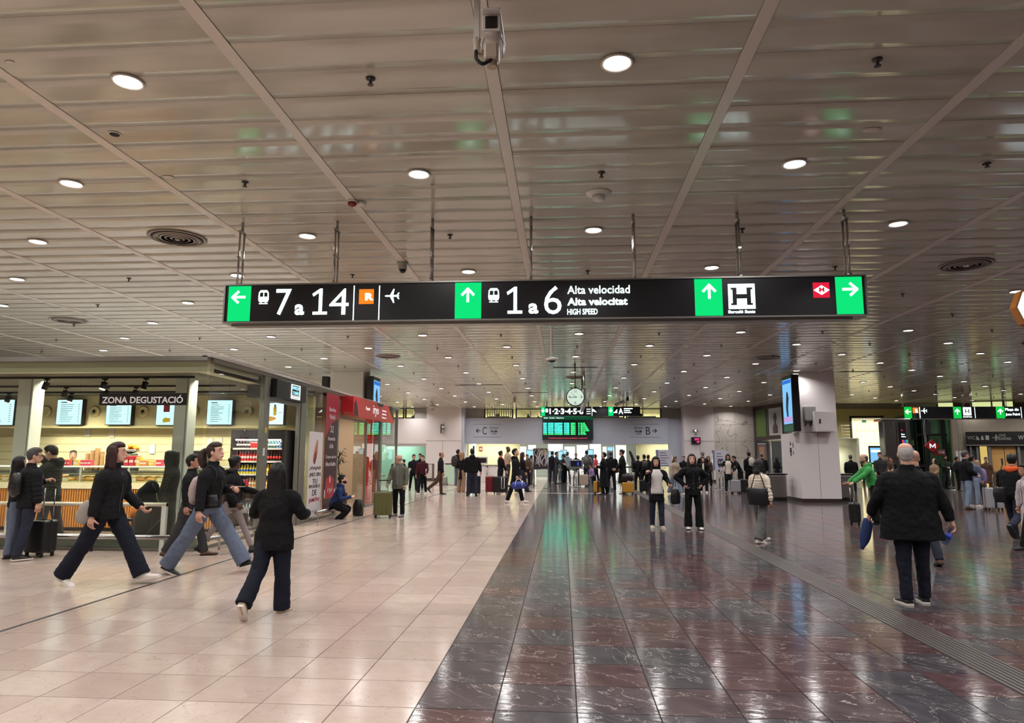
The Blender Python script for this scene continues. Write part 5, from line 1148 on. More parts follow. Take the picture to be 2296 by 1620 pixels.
        if beard:
            b2 = NB(); tube(b2, [hm(0, y+.002, z) for z, rx, ry, y in rings[:4]], [(rx*H*1.06, ry*H*1.04) for z, rx, ry, y in rings[:4]], 12, ref=HX, up=HU); 
            b2.normal_update(); obj('beard', b2, HAIR[hc if hc != 'white' else 'grey'], root)
    # ---- hair
    if hair != 'none':
        b2 = NB()
        def cap(dy=-.011, dz=.013, rx=.0485, ry=.058, rz=.0575): ell(b2, hm(0, dy, dz), rx*H*hw, ry*H, rz*H, hM, 16, 12)
        if hair == 'bald':
            for k in range(-4, 5):
                an_ = R(k*24); ell(b2, hm(-.043*sin(an_), -.008-.044*cos(an_), -.008), .010*H, .010*H, .022*H, hM, 8, 6)
        elif hair == 'buzz': cap(-.008, .009, .0462, .0565, .0585); ell(b2, hm(0, -.03, -.02), .036*H, .026*H, .03*H, hM, 10, 8)
        else: cap(); ell(b2, hm(0, -.028, -.018), .041*H*hw, .031*H, .036*H, hM, 12, 8)
        if hair not in ('bald', 'buzz'): ell(b2, hm(0, .003, .0455), .0465*H*hw, .0505*H, .031*H, hM, 14, 10)
        if hair == 'short': 
            for s in (-1, 1): ell(b2, hm(s*.036, -.006, .018), .012*H, .032*H, .03*H, hM, 8, 6)
            ell(b2, hm(0, .012, .052), .034*H, .032*H, .018*H, hM, 10, 6)
        if hair in ('long', 'bob'):
            hl = hair_len if hair == 'long' else .085; dn = (HU*-1*.5+UP*-1*.5).normalized()
            for s, yo in ((-1, -.012), (1, -.012)):
                tube(b2, [hm(s*.034, yo+.004, .035), hm(s*.046, yo, 0), hm(s*.046, yo, -.04), hm(s*.05, yo-.004, -.07)+UP*-.5*(hl-.07)*H, hm(s*.044, yo-.006, -.07)+UP*-(hl-.07)*H], [(.02*H, .026*H), (.016*H, .032*H), (.016*H, .032*H), (.018*H, .026*H), (.008*H, .014*H)], 9, sub=2)
            tube(b2, [hm(0, -.03, .03), hm(0, -.048, -.02), hm(0, -.05, -.065), hm(0, -.052, -.07)+UP*-.6*(hl-.07)*H-F*.01*H, hm(0, -.05, -.07)+UP*-(hl-.04)*H-F*.015*H], [(.04*H, .024*H), (.046*H*hairw, .022*H), (.05*H*hairw, .022*H*hairw), (.052*H*hairw, .018*H*hairw), (.03*H*hairw, .01*H)], 12, ref=HX, sub=2)
        if hair == 'pony': ell(b2, hm(0, -.066, .02), .018*H, .016*H, .018*H, hM, 8, 6); tube(b2, [hm(0, -.062, .024), hm(0, -.092, .01), hm(0, -.105, -.03), hm(0, -.098, -.085), hm(0, -.085, -.12)], [.016*H, .026*H, .034*H, .03*H, .01*H], 10, sub=2)
        if hair == 'bun': ell(b2, hm(0, -.062, .03), .024*H, .022*H, .022*H, hM, 10, 8)
        if hair == 'hood':
            b2.free(); b2 = NB(); ell(b2, hm(0, -.014, .006), .054*H, .062*H, .068*H, hM, 16, 12); tube(b2, [hm(0, -.03, -.02), hm(0, -.036, -.08)], [(.048*H, .04*H), (.07*H, .05*H)], 12, ref=HX)
        o = pend('hood' if hair == 'hood' else 'hair', b2, C[tc] if hair == 'hood' and hc == 'black' and top != 'coat' else HAIR[hc], vx=.9, smooth=2)
    # ---- upper garment
    bl = bulk; hemz = hem if hem is not None else {'jacket': -.045, 'coat': -.26, 'sweater': -.03, 'puffer': -.05}.get(top, -.04)
    b2 = NB(); cx = .92 if fem else 1.0
    prof = [(hemz, .088*bl*cx+max(0, -hemz-.05)*.14, .064*bl+max(0, -hemz-.05)*.10)]
    if hemz < -.1: prof += [(-.08, .092*bl, .068*bl)]
    prof += [(0.0, .086*bl, .064*bl), (.07, .080*bl*cx, .060*bl), (.14, .084*bl*cx, .063*bl), (.205, .094*bl**.7*(wide**.3), .064*bl**.7), (.255, .088*wide**.5, .052*bl**.5), (.282, .062, .043), (.30, .036, .036), (.318, .034, .035)]
    pts, rr = [], []
    for z, rx, ry in prof:
        c = (pe+U*z*H) if z >= 0 else pe+UP*z*H
        if seat is not None and z < 0: c = pe+UP*max(z, -.03)*H
        if fem and .15 < z < .25: c = c+F*.008*H
        pts.append(c); rr.append((rx*H*wide, ry*H))
    tube(b2, pts, rr, 20, ref=RX, up=None, sub=2)
    if quilt:
        n = 9
        for k in range(n):
            z = hemz+.02+(.25-hemz)*k/n; c = (pe+U*z*H) if z >= 0 else pe+UP*z*H
            j = 0
            while j < len(prof)-2 and prof[j+1][0] < z: j += 1
            t = (z-prof[j][0])/(prof[j+1][0]-prof[j][0]); rx = prof[j][1]+(prof[j+1][1]-prof[j][1])*t; ry = prof[j][2]+(prof[j+1][2]-prof[j][2])*t
            tube(b2, [c-U*.012*H, c, c+U*.012*H], [(rx*H*.97*wide, ry*H*.97), (rx*H*1.055*wide, ry*H*1.075), (rx*H*.97*wide, ry*H*.97)], 20, ref=RX)
    for s in (-1, 1):
        S0, E0, W0 = J['sho', s], J['elb', s], J['wri', s]; d1 = (E0-S0).normalized(); d2 = (W0-E0).normalized()
        ra = .036*min(bl, 1.22)
        S0 = S0-U*ra*H*.5
        pts_ = [S0-RX*s*.03*H-U*.004*H, S0+d1*.03*H, S0+d1*.09*H, E0, E0+d2*.06*H, W0-d2*.004*H]; r_ = [ra*1.0*H, ra*1.06*H, ra*.98*H, ra*.88*H, ra*.84*H, ra*.66*H]
        tube(b2, pts_, r_, 12, sub=3)
        if quilt:
            for k in range(6):
                q_ = (k+1)/7; c = S0+(E0-S0)*(q_*2) if q_ < .5 else E0+(W0-E0)*(q_*2-1); dd_ = d1 if q_ < .5 else d2
                tube(b2, [c-dd_*.012*H, c, c+dd_*.012*H], [ra*.86*H, ra*1.05*H, ra*.86*H], 12)
    if hood or top == 'hoodie':
        tube(b2, [J['neck']-F*.05*H-U*.045*H, J['neck']-F*.058*H-U*.005*H, J['neck']-F*.04*H+U*.025*H], [(.045*H, .022*H), (.06*H, .03*H), (.045*H, .02*H)], 12, ref=RX, sub=2)
        for s in (-1, 1): tube(b2, [J['neck']-F*.045*H+RX*s*.03*H+U*.01*H, J['neck']+RX*s*.045*H+U*.008*H, J['neck']+F*.03*H+RX*s*.015*H-U*.02*H], [.02*H, .02*H, .012*H], 8, sub=2)
    elif top != 'sweater':
        tube(b2, [J['neck']-U*.012*H, J['neck']+U*.028*H], [(.042*H, .044*H), (.037*H, .04*H)], 12, ref=RX)
    nm = {'jacket': 'jacket', 'coat': 'coat', 'sweater': 'sweater', 'puffer': 'padded_jacket', 'hoodie': 'hoodie'}[top]
    tm = pend(nm, b2, C[tc], vx=1.0, smooth=3 if not quilt else 1); fold(tm, H, .6 if quilt else 1.0)
    if inner:      # shirt seen in the open jacket front
        b3 = NB(); pr = [(z, rx, ry) for z, rx, ry in prof if -.01 <= z <= .29]
        wf = .42
        if coatopen:
            pr = [(-.055, pr[0][1], pr[0][2])]+pr
            tube(b3, [pe+U*z*H+F*.024*H for z, rx, ry in pr], [(rx*H*(.9 if z < .21 else .72), ry*H*.97) for z, rx, ry in pr], 16, ref=RX, sub=2); pr = pr[:0]
        if pr: tube(b3, [pe+U*(z if z > 0 else -.045)*H+F*ry*.42*H for z, rx, ry in pr], [(rx*H*wf if z < .25 else rx*H*.35, ry*H*.70+.004) for z, rx, ry in pr], 12, ref=RX, sub=2)
        obj('shirt', b3, C[inner], root)
        if inner == 'stripe': pass
    elif top in ('jacket', 'coat', 'puffer') and dist < 20:
        b3 = NB(); tube(b3, [pe+U*z*H+F*(ry+.003)*H for z, rx, ry in prof if 0 <= z <= .26], .003*H, 5, sub=2); obj('zip', b3, mat('zip', S(60, 60, 62), .4), root)
    # ---- trousers
    b2 = NB(); rk, ra_, rt = {'skinny': (.033, .024, .05), 'straight': (.041, .034, .054), 'wide': (.05, .052, .06), 'flare': (.042, .056, .055), 'leg': (.031, .022, .048)}[bot]
    hp = (pe+U*.055*H); fl_ = 1.03 if fem else 1.0
    tube(b2, [hp, pe, pe-UP*.04*H, pe-UP*.06*H], [(.066*H*wide, .052*H*bl**.5), (.083*H*fl_*wide, .063*H*bl**.5), (.08*H*fl_*wide, .06*H), (.05*H, .05*H)], 18, ref=RX, sub=2)
    for s in (-1, 1):
        K, A_, Hp = J['knee', s], J['ank', s], J['hip', s]; d2 = (A_-K).normalized(); e = A_+d2*(.012 if bot != 'leg' else -.02)*H
        tube(b2, [Hp+UP*.02*H, Hp+(K-Hp)*.35, K-(K-Hp)*.12, K+(A_-K)*.15, K+(A_-K)*.55, e], [(rt*H*wide**.5, rt*1.05*H), (rt*.93*H*wide**.5, rt*1.0*H), (rk*1.06*H, rk*1.1*H), (rk*H, rk*1.04*H), ((rk+ra_)/2*H, (rk+ra_)/2*1.08*H), (ra_*H, ra_*1.12*H)], 14, ref=RX, sub=3)
    fold(pend('trousers', b2, C[bc], vx=1.0, smooth=2), H, .8)
    # ---- shoes
    for s in (-1, 1):
        A_ = J['ank', s]; fp = R(J['fp', s]); fd = V((s*.13, cos(fp), sin(fp))).normalized(); up_ = V((0, -sin(fp), cos(fp)))
        hl = A_-fd*.03*H-up_*.028*H
        b3 = NB(); n_ = [(0, .022, .020, .0), (.03, .026, .026, .006), (.06, .025, .024, .004), (.1, .0285, .015, -.003), (.13, .026, .012, -.006), (.152, .012, .007, -.009)]
        tube(b3, [hl+fd*f_*H+up_*(h_+.0)*H for f_, w_, hh, h_ in n_], [(w_*H, hh*H) for f_, w_, hh, h_ in n_], 12, ref=RX, up=fd, sub=2)
        tube(b3, [A_-up_*.02*H, A_+up_*.012*H], [(.023*H, .027*H), (.021*H, .025*H)], 10, ref=RX)
        so = obj('shoe', b3, SHOE[sh], root)
        b3 = NB(); o_ = [(-.004, .02), (.03, .027), (.07, .0265), (.105, .030), (.135, .027), (.156, .012)]
        L1 = [hl+fd*f_*H+RX*w_*H-up_*.018*H for f_, w_ in o_]; L2 = [hl+fd*f_*H-RX*w_*H-up_*.018*H for f_, w_ in o_][::-1]
        prism(b3, L1+L2, up_*.012*H); obj('sole', b3, SHOE[sole or ('white' if sh in ('white', 'beige') else 'black')], so)
    PC[label] = (root, J, H)
    return root, J, H
def w2(root, p): return Matrix.Translation(root.location) @ Matrix.Rotation(root.rotation_euler.z, 4, 'Z') @ V(p)

# ------------------------------------------------------------------ luggage
LUG = {n: mat('luggage_'+n, S(*c), .35, bump=.1, bscale=60) for n, c in dict(black=(24, 24, 26), olive=(92, 92, 52), red=(120, 24, 36), beige=(184, 164, 148), orange=(226, 104, 36), yellow=(196, 142, 52), silver=(158, 156, 160), navy=(28, 32, 48), grey=(88, 86, 84), white=(214, 210, 204)).items()}
def suitcase(px, py, w, d, h, m, label, rz=0, handle=.0, Y=None, X=None, ribs=True, group=None, z=0, mid=False):
    g = onZ(px, py, 0) if Y is None else V((onY(px, 1000, Y).x if X is None else X, Y, 0))
    t = thing('suitcase', label, 'suitcase', (g.x, g.y, z), R(rz), group); M = LUG[m]
    boxo('shell', -w/2, w/2, -d/2, d/2, .07, h, M, t, r=.035)
    if ribs:
        n = max(3, int(w/.09)); b2 = NB()
        for k in range(n):
            x = -w/2+w*(k+.5)/n
            for s in (-1, 1): rbox(b2, x-.012, x+.012, s*d/2-.006, s*d/2+.006, .13, h-.07, .004, 1)
        obj('ribs', b2, M, t, kind='stuff')
    b2 = NB(); rbox(b2, -w/2-.004, w/2+.004, -.012, .012, .065, h+.004, .004); obj('zip_band', b2, BLKM, t)
    if mid: boxo('strap', -.03, .03, -d/2-.012, d/2+.012, .07, h+.008, BLKM, t)
    for sx in (-1, 1):
        for sy in (-1, 1):
            b2 = NB(); lathe(b2, [(.028, -.012), (.028, .012)], (sx*(w/2-.05), sy*(d/2-.04), .028), seg=12, axis='X'); wh = obj('wheel', b2, BLKM, t); b2 = NB(); rbox(b2, sx*(w/2-.05)-.02, sx*(w/2-.05)+.02, sy*(d/2-.04)-.02, sy*(d/2-.04)+.02, .04, .075, .006); obj('wheel_fork', b2, BLKM, wh)
    boxo('carry_handle', -.09, .09, -.015, .015, h+.012, h+.028, BLK, t, r=.006)
    if handle:
        b2 = NB(); hw_ = min(.11, w*.3); yy = d/2-.05
        for s in (-1, 1): tube(b2, [(s*hw_, yy, h-.02), (s*hw_, yy, h+handle)], .009, 7)
        hb = obj('telescopic_handle', b2, STEEL, t); boxo('grip', -hw_-.02, hw_+.02, yy-.018, yy+.018, h+handle-.005, h+handle+.025, BLK, hb, r=.008)
    return t
def softbag(name, label, cat_, pts, rad, m, straps=(), loc=(0, 0, 0), rz=0, strap_m=None, sr=.009, extra=None, ref=(1, 0, 0), vox=.012):
    """bag with a soft body lofted through pts, straps are tubes"""
    t = thing(name, label, cat_, loc, rz)
    b2 = NB(); tube(b2, pts, rad, 14, ref=ref, sub=3); o = obj('body', b2, m, t)
    for f in o.data.polygons: f.use_smooth = True
    for k, sp_ in enumerate(straps): b2 = NB(); tube(b2, sp_, sr, 6, sub=3); obj('strap', b2, strap_m or m, t)
    if extra:
        b2 = NB(); rbox(b2, *extra, .02); obj('front_pocket', b2, m, t)
    return t
def backpack(rec, label, m, s=1.0, drop=0.0):
    root, J, H = rec; U, F, pe = J['U'], J['F'], J['pel']; X_ = V((1, 0, 0)); c = pe-F*.105*H*s+U*(.17-drop)*H
    L = lambda x, f, u: c+X_*x*H+F*f*H+U*u*H
    st = [[L(q*.05, .03, .08), pe+U*.285*H+X_*q*.06*H-F*.01*H, pe+U*.25*H+X_*q*.07*H+F*.062*H, pe+U*.15*H+X_*q*.075*H+F*.05*H, L(q*.07, .03, -.07)] for q in (-1, 1)]
    t = softbag('backpack', label, 'backpack', [L(0, 0, -.105*s), L(0, -.005, -.09*s), L(0, -.012, 0), L(0, -.004, .07*s), L(0, .004, .1*s)], [(.05*H*s, .03*H*s), (.078*H*s, .045*H*s), (.082*H*s, .052*H*s), (.07*H*s, .042*H*s), (.03*H*s, .02*H*s)], m, st, tuple(root.location), root.rotation_euler.z, BLKM)
    b2 = NB(); ell(b2, L(0, -.047*s, -.035), .058*H*s, .018*H*s, .045*H*s, None, 12, 8); obj('front_pocket', b2, m, t); return t
# ================================================================== the crowd, left to right
WALKR = ((34, 4, 3, 8), (-27, 10, 3, -22)); WALKL = ((-27, 10, 3, -22), (34, 4, 3, 8)); W1 = ((20, 6, 3, 4), (-16, 12, 3, -14)); W2 = ((-16, 12, 3, -14), (20, 6, 3, 4)); ST = LEGS0; HANG = (4, 9, 12, 7)
# at the shop front
r = person(22, 1250, 1022, 'woman with long dark hair half hidden behind the grey-haired man at the left edge', face=-35, fem=True, hair='long', tc='soft', bc='jeans', legs=ST, X=None)
r = person(50, 1254, 1003, 'grey-haired man in quilted black jacket and jeans at the left edge, back turned', face=-28, hair='short', hc='dgrey', top='puffer', tc='soft', bc='djeans', quilt=1, bulk=1.25, hem=-.08, legs=ST, arms=(('to', (-.06, .16, .16)), (2, 10, 4, 6)), hd=(25, 4), glasses=True, skin='l', sh='black', sole='white')
backpack(r, 'flat black drawstring backpack worn by the grey-haired man at the left edge', LUG['black'], .95, .03)
r = person(104, 1226, 997, 'dark-haired man in hooded padded jacket drinking from a bottle by the shop glass', face=95, hair='short', hc='black', top='puffer', tc='dgreen', bc='dgrey', quilt=1, hood=True, legs=ST, arms=(('to', (-.09, .21, .2), (-.5, .1, -1)), ('to', (.02, .175, .335), (1, .5, -.3))), hd=(0, 22), skin='l', bulk=1.1)
root, J, H = r; p = w2(root, J['wri', 1]+V((-.03, .06, .05)))
t = thing('drink_bottle', 'amber bottle raised to the mouth of the man in the hooded padded jacket', 'bottle', p); t.rotation_euler = (0, R(70), 0)
b2 = NB(); lathe(b2, [(.03, -.1), (.032, .02), (.014, .07), (.013, .11)], seg=12); obj('glass_body', b2, mat('amber', S(150, 104, 40), .15), t); b2 = NB(); lathe(b2, [(.033, -.05), (.033, .0)], seg=12); obj('paper_label', b2, PAPER, t)
p = w2(root, J['wri', -1]+V((.05, .07, .03))); t = thing('sandwich', 'wrapped sandwich held in the lower hand of the drinking man', 'sandwich', p); b2 = NB(); ell(b2, (0, 0, 0), .06, .05, .04); obj('bread', b2, BREAD[1], t); boxo('paper_wrap', -.06, .06, -.05, .05, -.05, -.01, mat('paper', S(200, 200, 205), .7), t, r=.01)
suitcase(88, 1247, .40, .27, .58, 'black', 'black cabin suitcase with long raised handle beside the man at the left edge', rz=-12, handle=.52, ribs=False)
# serving woman behind the counter
person(0, 0, 0, 'serving woman with dark tied hair behind the glass food counter', face=190, Y=15.75, X=onY(163, 1030, 15.75).x, hgt=1.73, fem=True, hair='bun', tc='dgrey', bc='black', hd=(-25, -18), arms=(('to', (-.05, .18, .13)), ('to', (.07, .18, .13))))
# dark instrument case and bags inside the glass
cb = mat('case_black', S(34, 34, 30), .45, bump=.25, bscale=18)
xg = onY(378, 1100, 12.15).x
t = thing('instrument_case', 'tall dark patterned instrument case standing by the right shop pillar', 'case', (xg, 12.05, 0))
b2 = NB(); tube(b2, [(0-.09, 0, .03), (-.08, 0, .1), (-.03, 0, .45), (.0, 0, .75), (.05, 0, 1.0), (.10, 0, 1.25), (.09, 0, 1.42), (.08, 0, 1.52), (.08, 0, 1.68), (.08, 0, 1.72)], [(.18, .11), (.22, .14), (.24, .16), (.2, .15), (.155, .13), (.15, .12), (.12, .1), (.14, .1), (.13, .1), (.06, .06)], 16, ref=XU, up=ZU, sub=3); obj('shell', b2, cb, t)
for k in range(5): b2 = NB(); c_ = V((.05+.012*k, -.135+.003*k, .85+.11*k)); tube(b2, [c_+V((.035*cos(q*pi/4), 0, .04*sin(q*pi/4))) for q in range(9)], .004, 5); obj('printed_ring', b2, mat('gold_print', S(86, 80, 50), .5), t)
b2 = NB(); tube(b2, [(-.08, -.15, .95), (0, -.17, .78), (.13, -.15, .62)], .008, 6, sub=3); tube(b2, [(-.2, -.14, .25), (0, -.175, .45), (.16, -.15, .62)], .006, 6, sub=3); obj('strap', b2, mat('strap_tan', S(120, 112, 76), .6), t)
x0 = onY(327, 1150, 12.0).x
softbag('duffel_bag', 'large dark grey bag on the shop floor left of the instrument case', 'bag', [(0, 0, .0), (0, 0, .1), (0, 0, .45), (0, 0, .62), (0, 0, .66)], [(.2, .12), (.24, .16), (.24, .17), (.2, .14), (.1, .08)], mat('bag_dark', S(44, 44, 40), .7, bump=.3), [[(-.1, -.1, .6), (0, -.16, .45), (.1, -.1, .6)]], (x0-.03, 12.1, .0), strap_m=BLKM)
softbag('backpack', 'black quilted backpack resting on top of the large dark grey bag', 'backpack', [(0, 0, .0), (0, 0, .08), (0, 0, .25), (.04, 0, .42), (.06, 0, .5)], [(.2, .12), (.27, .16), (.24, .15), (.13, .1), (.05, .05)], cloth('quiltbag', (24, 25, 28)), [[(.1, -.1, .45), (.24, -.14, .25), (.2, -.1, .05)]], (x0-.02, 12.1, .665), strap_m=BLKM)
t = softbag('shopping_bag', 'orange and white bag on a low seat behind the red-haired walker', 'bag', [(0, 0, 0), (0, 0, .1), (0, 0, .22)], [(.12, .06), (.13, .08), (.1, .05)], mat('bag_orange', S(230, 130, 60), .5), [], (onY(276, 1160, 12.6).x, 13.0, .42), )
t2 = thing('low_stool', 'dark low stool behind the glass under the orange bag', 'stool', (onY(276, 1160, 12.6).x, 13.0, 0)); boxo('seat', -.2, .2, -.2, .2, .36, .42, BLK, t2, r=.01)
for sx in (-1, 1):
    for sy in (-1, 1): boxo('leg', sx*.17-.015, sx*.17+.015, sy*.17-.015, sy*.17+.015, 0, .36, BLK, t2)
# walkers
r = person(228, 1309, 991, 'woman with dark red hair striding right in black jacket and dark wide jeans', face=-92, fem=True, hair='long', hair_len=.13, hc='dred', tc='soft', bot='wide', bc='navy', sh='white', bulk=1.28, lean=5, legs=((31, 3, 3, 10), (-27, 6, 3, -20)), arms=((8, 6, 50, 4), (-8, 8, -4, 6)), skin='l', hem=-.06)
root, J, H = r; softbag('shoulder_bag', 'pale grey shoulder bag swinging behind the red-haired walker', 'bag', [(0, -.26, -.17), (0, -.24, -.12), (0, -.2, 0), (0, -.17, .1)], [(.05, .08), (.06, .12), (.06, .11), (.03, .05)], mat('bag_grey', S(150, 142, 134), .7, bump=.2), [[(0, -.17, .1), (.05, -.1, .3), (.12, -.02, .45)]], tuple(w2(root, J['pel']+V((.12, 0, .02)))), root.rotation_euler.z, BLKM)
r = person(418, 1247, 1018, 'person in brown boots and dark trousers mostly hidden behind the jeans walker', face=-80, tc='soft', bc='dgrey', sh='brown', hair='short', legs=W1, bot='straight')
r = person(458, 1284, 991, 'woman with curly ponytail striding right in black bomber jacket and blue wide jeans', face=-90, fem=True, hair='pony', hc='brown', tc='soft', bot='wide', bc='jeans', sh='black', sole='white', bulk=1.3, lean=4, legs=((35, 3, 3, 14), (-29, 4, 3, -18)), arms=(('to', (-.03, .17, .12)), (-4, 10, 2, 8)), skin='l', hem=-.02, hd=(0, -10))
backpack(r, 'pale rose backpack on the back of the curly-haired walker in blue jeans', mat('bag_rose', S(176, 158, 156), .8, bump=.3), .9, .06)
root, J, H = r; softbag('shoulder_bag', 'black leather shoulder bag at the hip of the curly-haired walker', 'bag', [(.0, .0, -.1), (0, 0, -.06), (0, 0, .06)], [(.12, .03), (.15, .05), (.11, .04)], mat('leather', S(28, 28, 32), .35), [[(0, 0, .06), (-.08, -.05, .3)]], tuple(w2(root, J['pel']+V((.17, .1, .1)))), root.rotation_euler.z+R(80), BLKM)
for nm, st_ in (('phone', r),):
    p = w2(root, J['wri', -1]+V((0, .09, .03))); t = thing('smartphone', 'pale phone in the hand of the curly-haired walker', 'phone', p, root.rotation_euler.z); boxo('body', -.035, .035, -.07, .07, -.004, .004, PLW, t, r=.003); boxo('display', -.032, .032, -.067, .067, .004, .005, BLK, t)
r = person(513, 1240, 1021, 'dark-skinned woman in black jacket and grey leggings glancing towards the camera', face=-80, fem=True, hair='bun', hc='black', tc='black', bot='leg', bc='lgrey', sh='black', skin='d', bulk=1.15, legs=((26, 3, 3, 6), (-30, 6, 3, -24)), arms=((30, 6, 75, 2), (0, 8, 40, 5)), hd=(-55, 0), hood=True)
r = person(606, 1378, 1037, 'woman with long black hair seen from behind in black padded coat, near centre left', face=-3, fem=True, hair='long', hair_len=.27, hc='black', top='puffer', tc='black', bot='wide', bc='navy', sh='beige', bulk=1.3, wide=1.15, quilt=0, legs=((-17, 26, 3, -48), (4, 3, 3, 0)), arms=((10, 24, 88, -22), (10, 24, 88, -22)), hem=-.11, lean=3, hairw=1.22, hd=(0, -18))
# squatting man on the low bar
g = V((-5.98, 17.62, 0))
r = person(0, 0, 0, 'man in a blue jacket sitting hunched on the low bar, looking at his phone', face=-82, Y=17.62, X=-5.93, hgt=1.74, hair='short', hc='black', tc='blue', bc='black', lean=24, seat=.37, legs=((76, 125, 8, 0), (70, 118, 8, 0)), arms=(('to', (-.05, .27, .11)), ('to', (.05, .27, .11))), hd=(0, -28), skin='l', beard=True, hood=True, zoff=.0)
root, J, H = r; p = w2(root, (J['wri', 1]+J['wri', -1])/2+V((0, .09, .02))); t = thing('smartphone', 'phone held by the seated man in the blue jacket', 'phone', p, root.rotation_euler.z); boxo('body', -.035, .035, -.07, .07, -.004, .004, BLK, t, r=.003); boxo('display', -.032, .032, -.067, .067, .004, .005, emit('phone_glow', S(170, 180, 190), .8), t)
softbag('backpack', 'dark backpack with tan trim on the floor between the seated man and the door', 'backpack', [(0, 0, 0), (0, 0, .05), (0, 0, .25), (0, 0, .42), (0, 0, .46)], [(.12, .09), (.15, .11), (.15, .11), (.1, .08), (.04, .03)], LUG['black'], [[(.1, -.08, .4), (.16, -.12, .2), (.1, -.1, .04)]], (-5.55, 18.55, 0), strap_m=mat('strap_tan', S(120, 112, 76), .6))
# man with green suitcase
r = person(893, 1157, 1019, 'bald man in grey hooded jacket looking back beside an olive suitcase', face=165, hair='bald', hc='grey', tc='olive', inner='grey', bc='black', sh='grey', bulk=1.25, wide=1.1, legs=((5, 3, 6), (-3, 4, 5)), arms=((8, 14, 20, 2), (10, 12, 35, 0)), hd=(70, 0), skin='l', hood=True, hem=-.09, glasses=True)
suitcase(858, 1160, .47, .28, .68, 'olive', 'olive green hard-shell suitcase held by the bald man in grey', rz=8, handle=.28)
# group in the left distance
person(926, 1100, 1018, 'man in dark clothes walking behind the youth in the maroon sweater', face=200, hair='short', tc='soft', bc='black', legs=W1, skin='l', glasses=True)
person(941, 1097, 1016, 'dark-haired person hidden behind the youth in the maroon sweater', face=180, hair='short', tc='black', bc='black', legs=ST)
person(886, 1092, 1026, 'distant person in black beside the last glass bay', face=0, hair='short', tc='black', bc='black', legs=ST); person(905, 1093, 1029, 'small distant person in black right of the last glass bay', face=90, hair='short', tc='soft', bc='black', legs=ST)
person(946, 1108, 1020, 'youth in maroon sweater and black trousers walking towards the camera', face=182, hair='short', hc='brown', top='sweater', tc='maroon', bc='black', sh='white', legs=W2, arms=((14, 12, 40, -6), HANG), skin='l')
person(987, 1108, 1012, 'man with padded black waistcoat walking right before the white pillar', face=-75, hair='buzz', hc='dgrey', top='puffer', tc='soft', quilt=1, bc='brown', legs=((4, 2, 3, 0), (-22, 30, 3, -45)), bulk=1.15, arms=(HANG, HANG))
r = person(1026, 1092, 1007, 'person in black with a dark round backpack, facing away behind the blonde woman', face=-30, hair='short', tc='black', bc='jeans', sh='white', legs=ST, hood=True); backpack(r, 'round dark olive backpack on the person behind the blonde woman', mat('bag_olive', S(42, 38, 32), .8), 1.25)
person(1035, 1105, 1012, 'blonde woman in long black coat and beige wide trousers', face=-25, fem=True, hair='long', hair_len=.12, hc='blond', top='coat', tc='black', bot='wide', bc='tan', sh='beige', legs=ST, hem=-.2)
person(1058, 1112, 1005, 'large man in black jacket and jeans seen from behind next to the blonde woman', face=8, hair='short', hc='black', tc='black', bc='djeans', sh='black', legs=((2, 3, 6), (-2, 3, 6)), arms=(HANG, (8, 14, 10, 10)), bulk=1.3, wide=1.15, skin='t', hood=True)
suitcase(1062, 1108, .5, .3, .78, 'navy', 'dark blue suitcase behind the large man in black jacket and jeans', rz=5, handle=.0, Y=28.6, X=onY(1064, 1080, 28.6).x)
suitcase(1100, 1106, .44, .3, .74, 'red', 'dark red hard-shell suitcase at the feet of the woman with the scarf', rz=5)
suitcase(1122, 1107, .62, .32, .74, 'black', 'black suitcase with pale raised grip right of the dark red suitcase', rz=3); p = onZ(1122, 1107, 0)
t = thing('luggage_handle', 'pale looped handle on the face of the black suitcase by the dark red one', 'handle', (p.x+.12, p.y-.19, 0)); b2 = NB(); tube(b2, [(-.06, 0, .25), (-.06, 0, .7), (.06, 0, .7), (.06, 0, .25), (-.06, 0, .25)], .014, 6); obj('loop', b2, PLW, t)
person(1096, 1072, 1017, 'steward in a yellow high-visibility vest behind the desk', face=170, hair='short', top='sweater', tc='hivis', bc='black', legs=ST, hgt=None)
r = person(1122, 1103, 1010, 'dark-haired woman with a pink and orange scarf behind the suitcases', face=-60, fem=True, hair='bun', tc='black', inner='scarf', bc='black', legs=ST, skin='l', arms=(HANG, (10, 8, 25, 4)))
root, J, H = r; t = thing('scarf', 'pink and orange scarf worn by the dark-haired woman by the suitcases', 'scarf', tuple(root.location), root.rotation_euler.z)
b2 = NB(); tube(b2, [J['neck']+V((-.05, -.06, 0)), J['neck']+V((-.09, .02, .0)), J['neck']+V((0, .1, -.04)), J['pel']+V((.05, .16, .3)), J['pel']+V((.06, .17, 0))], [(.05, .03), (.06, .03), (.07, .03), (.08, .03), (.08, .02)], 10, ref=XU, sub=3); tube(b2, [J['neck']+V((.05, -.06, 0)), J['neck']+V((.09, .02, .0)), J['pel']+V((.13, .12, .3)), J['pel']+V((.15, .12, .05))], [(.05, .03), (.06, .03), (.06, .03), (.06, .02)], 10, ref=XU, sub=3); obj('cloth', b2, C['scarf'], t)
person(1138, 1090, 1000, 'tall bald man in a pale shirt above the crowd near the scarf woman', face=-60, hair='none', tc='beige', top='sweater', bc='dgrey', skin='d', legs=ST)
r = person(1156, 1127, 1005, 'man in dark hooded coat walking with a blue holdall', face=-98, hair='short', hc='black', top='coat', tc='black', bc='black', sh='white', hood=True, legs=((15, 3, 3, 4), (-14, 6, 3, -12)), arms=(HANG, (4, 6, 14, 4)), hd=(0, -16), hem=-.16, bulk=1.15, skin='l')
root, J, H = r; p = w2(root, J['wri', 1]+V((.04, .03, -.02)))
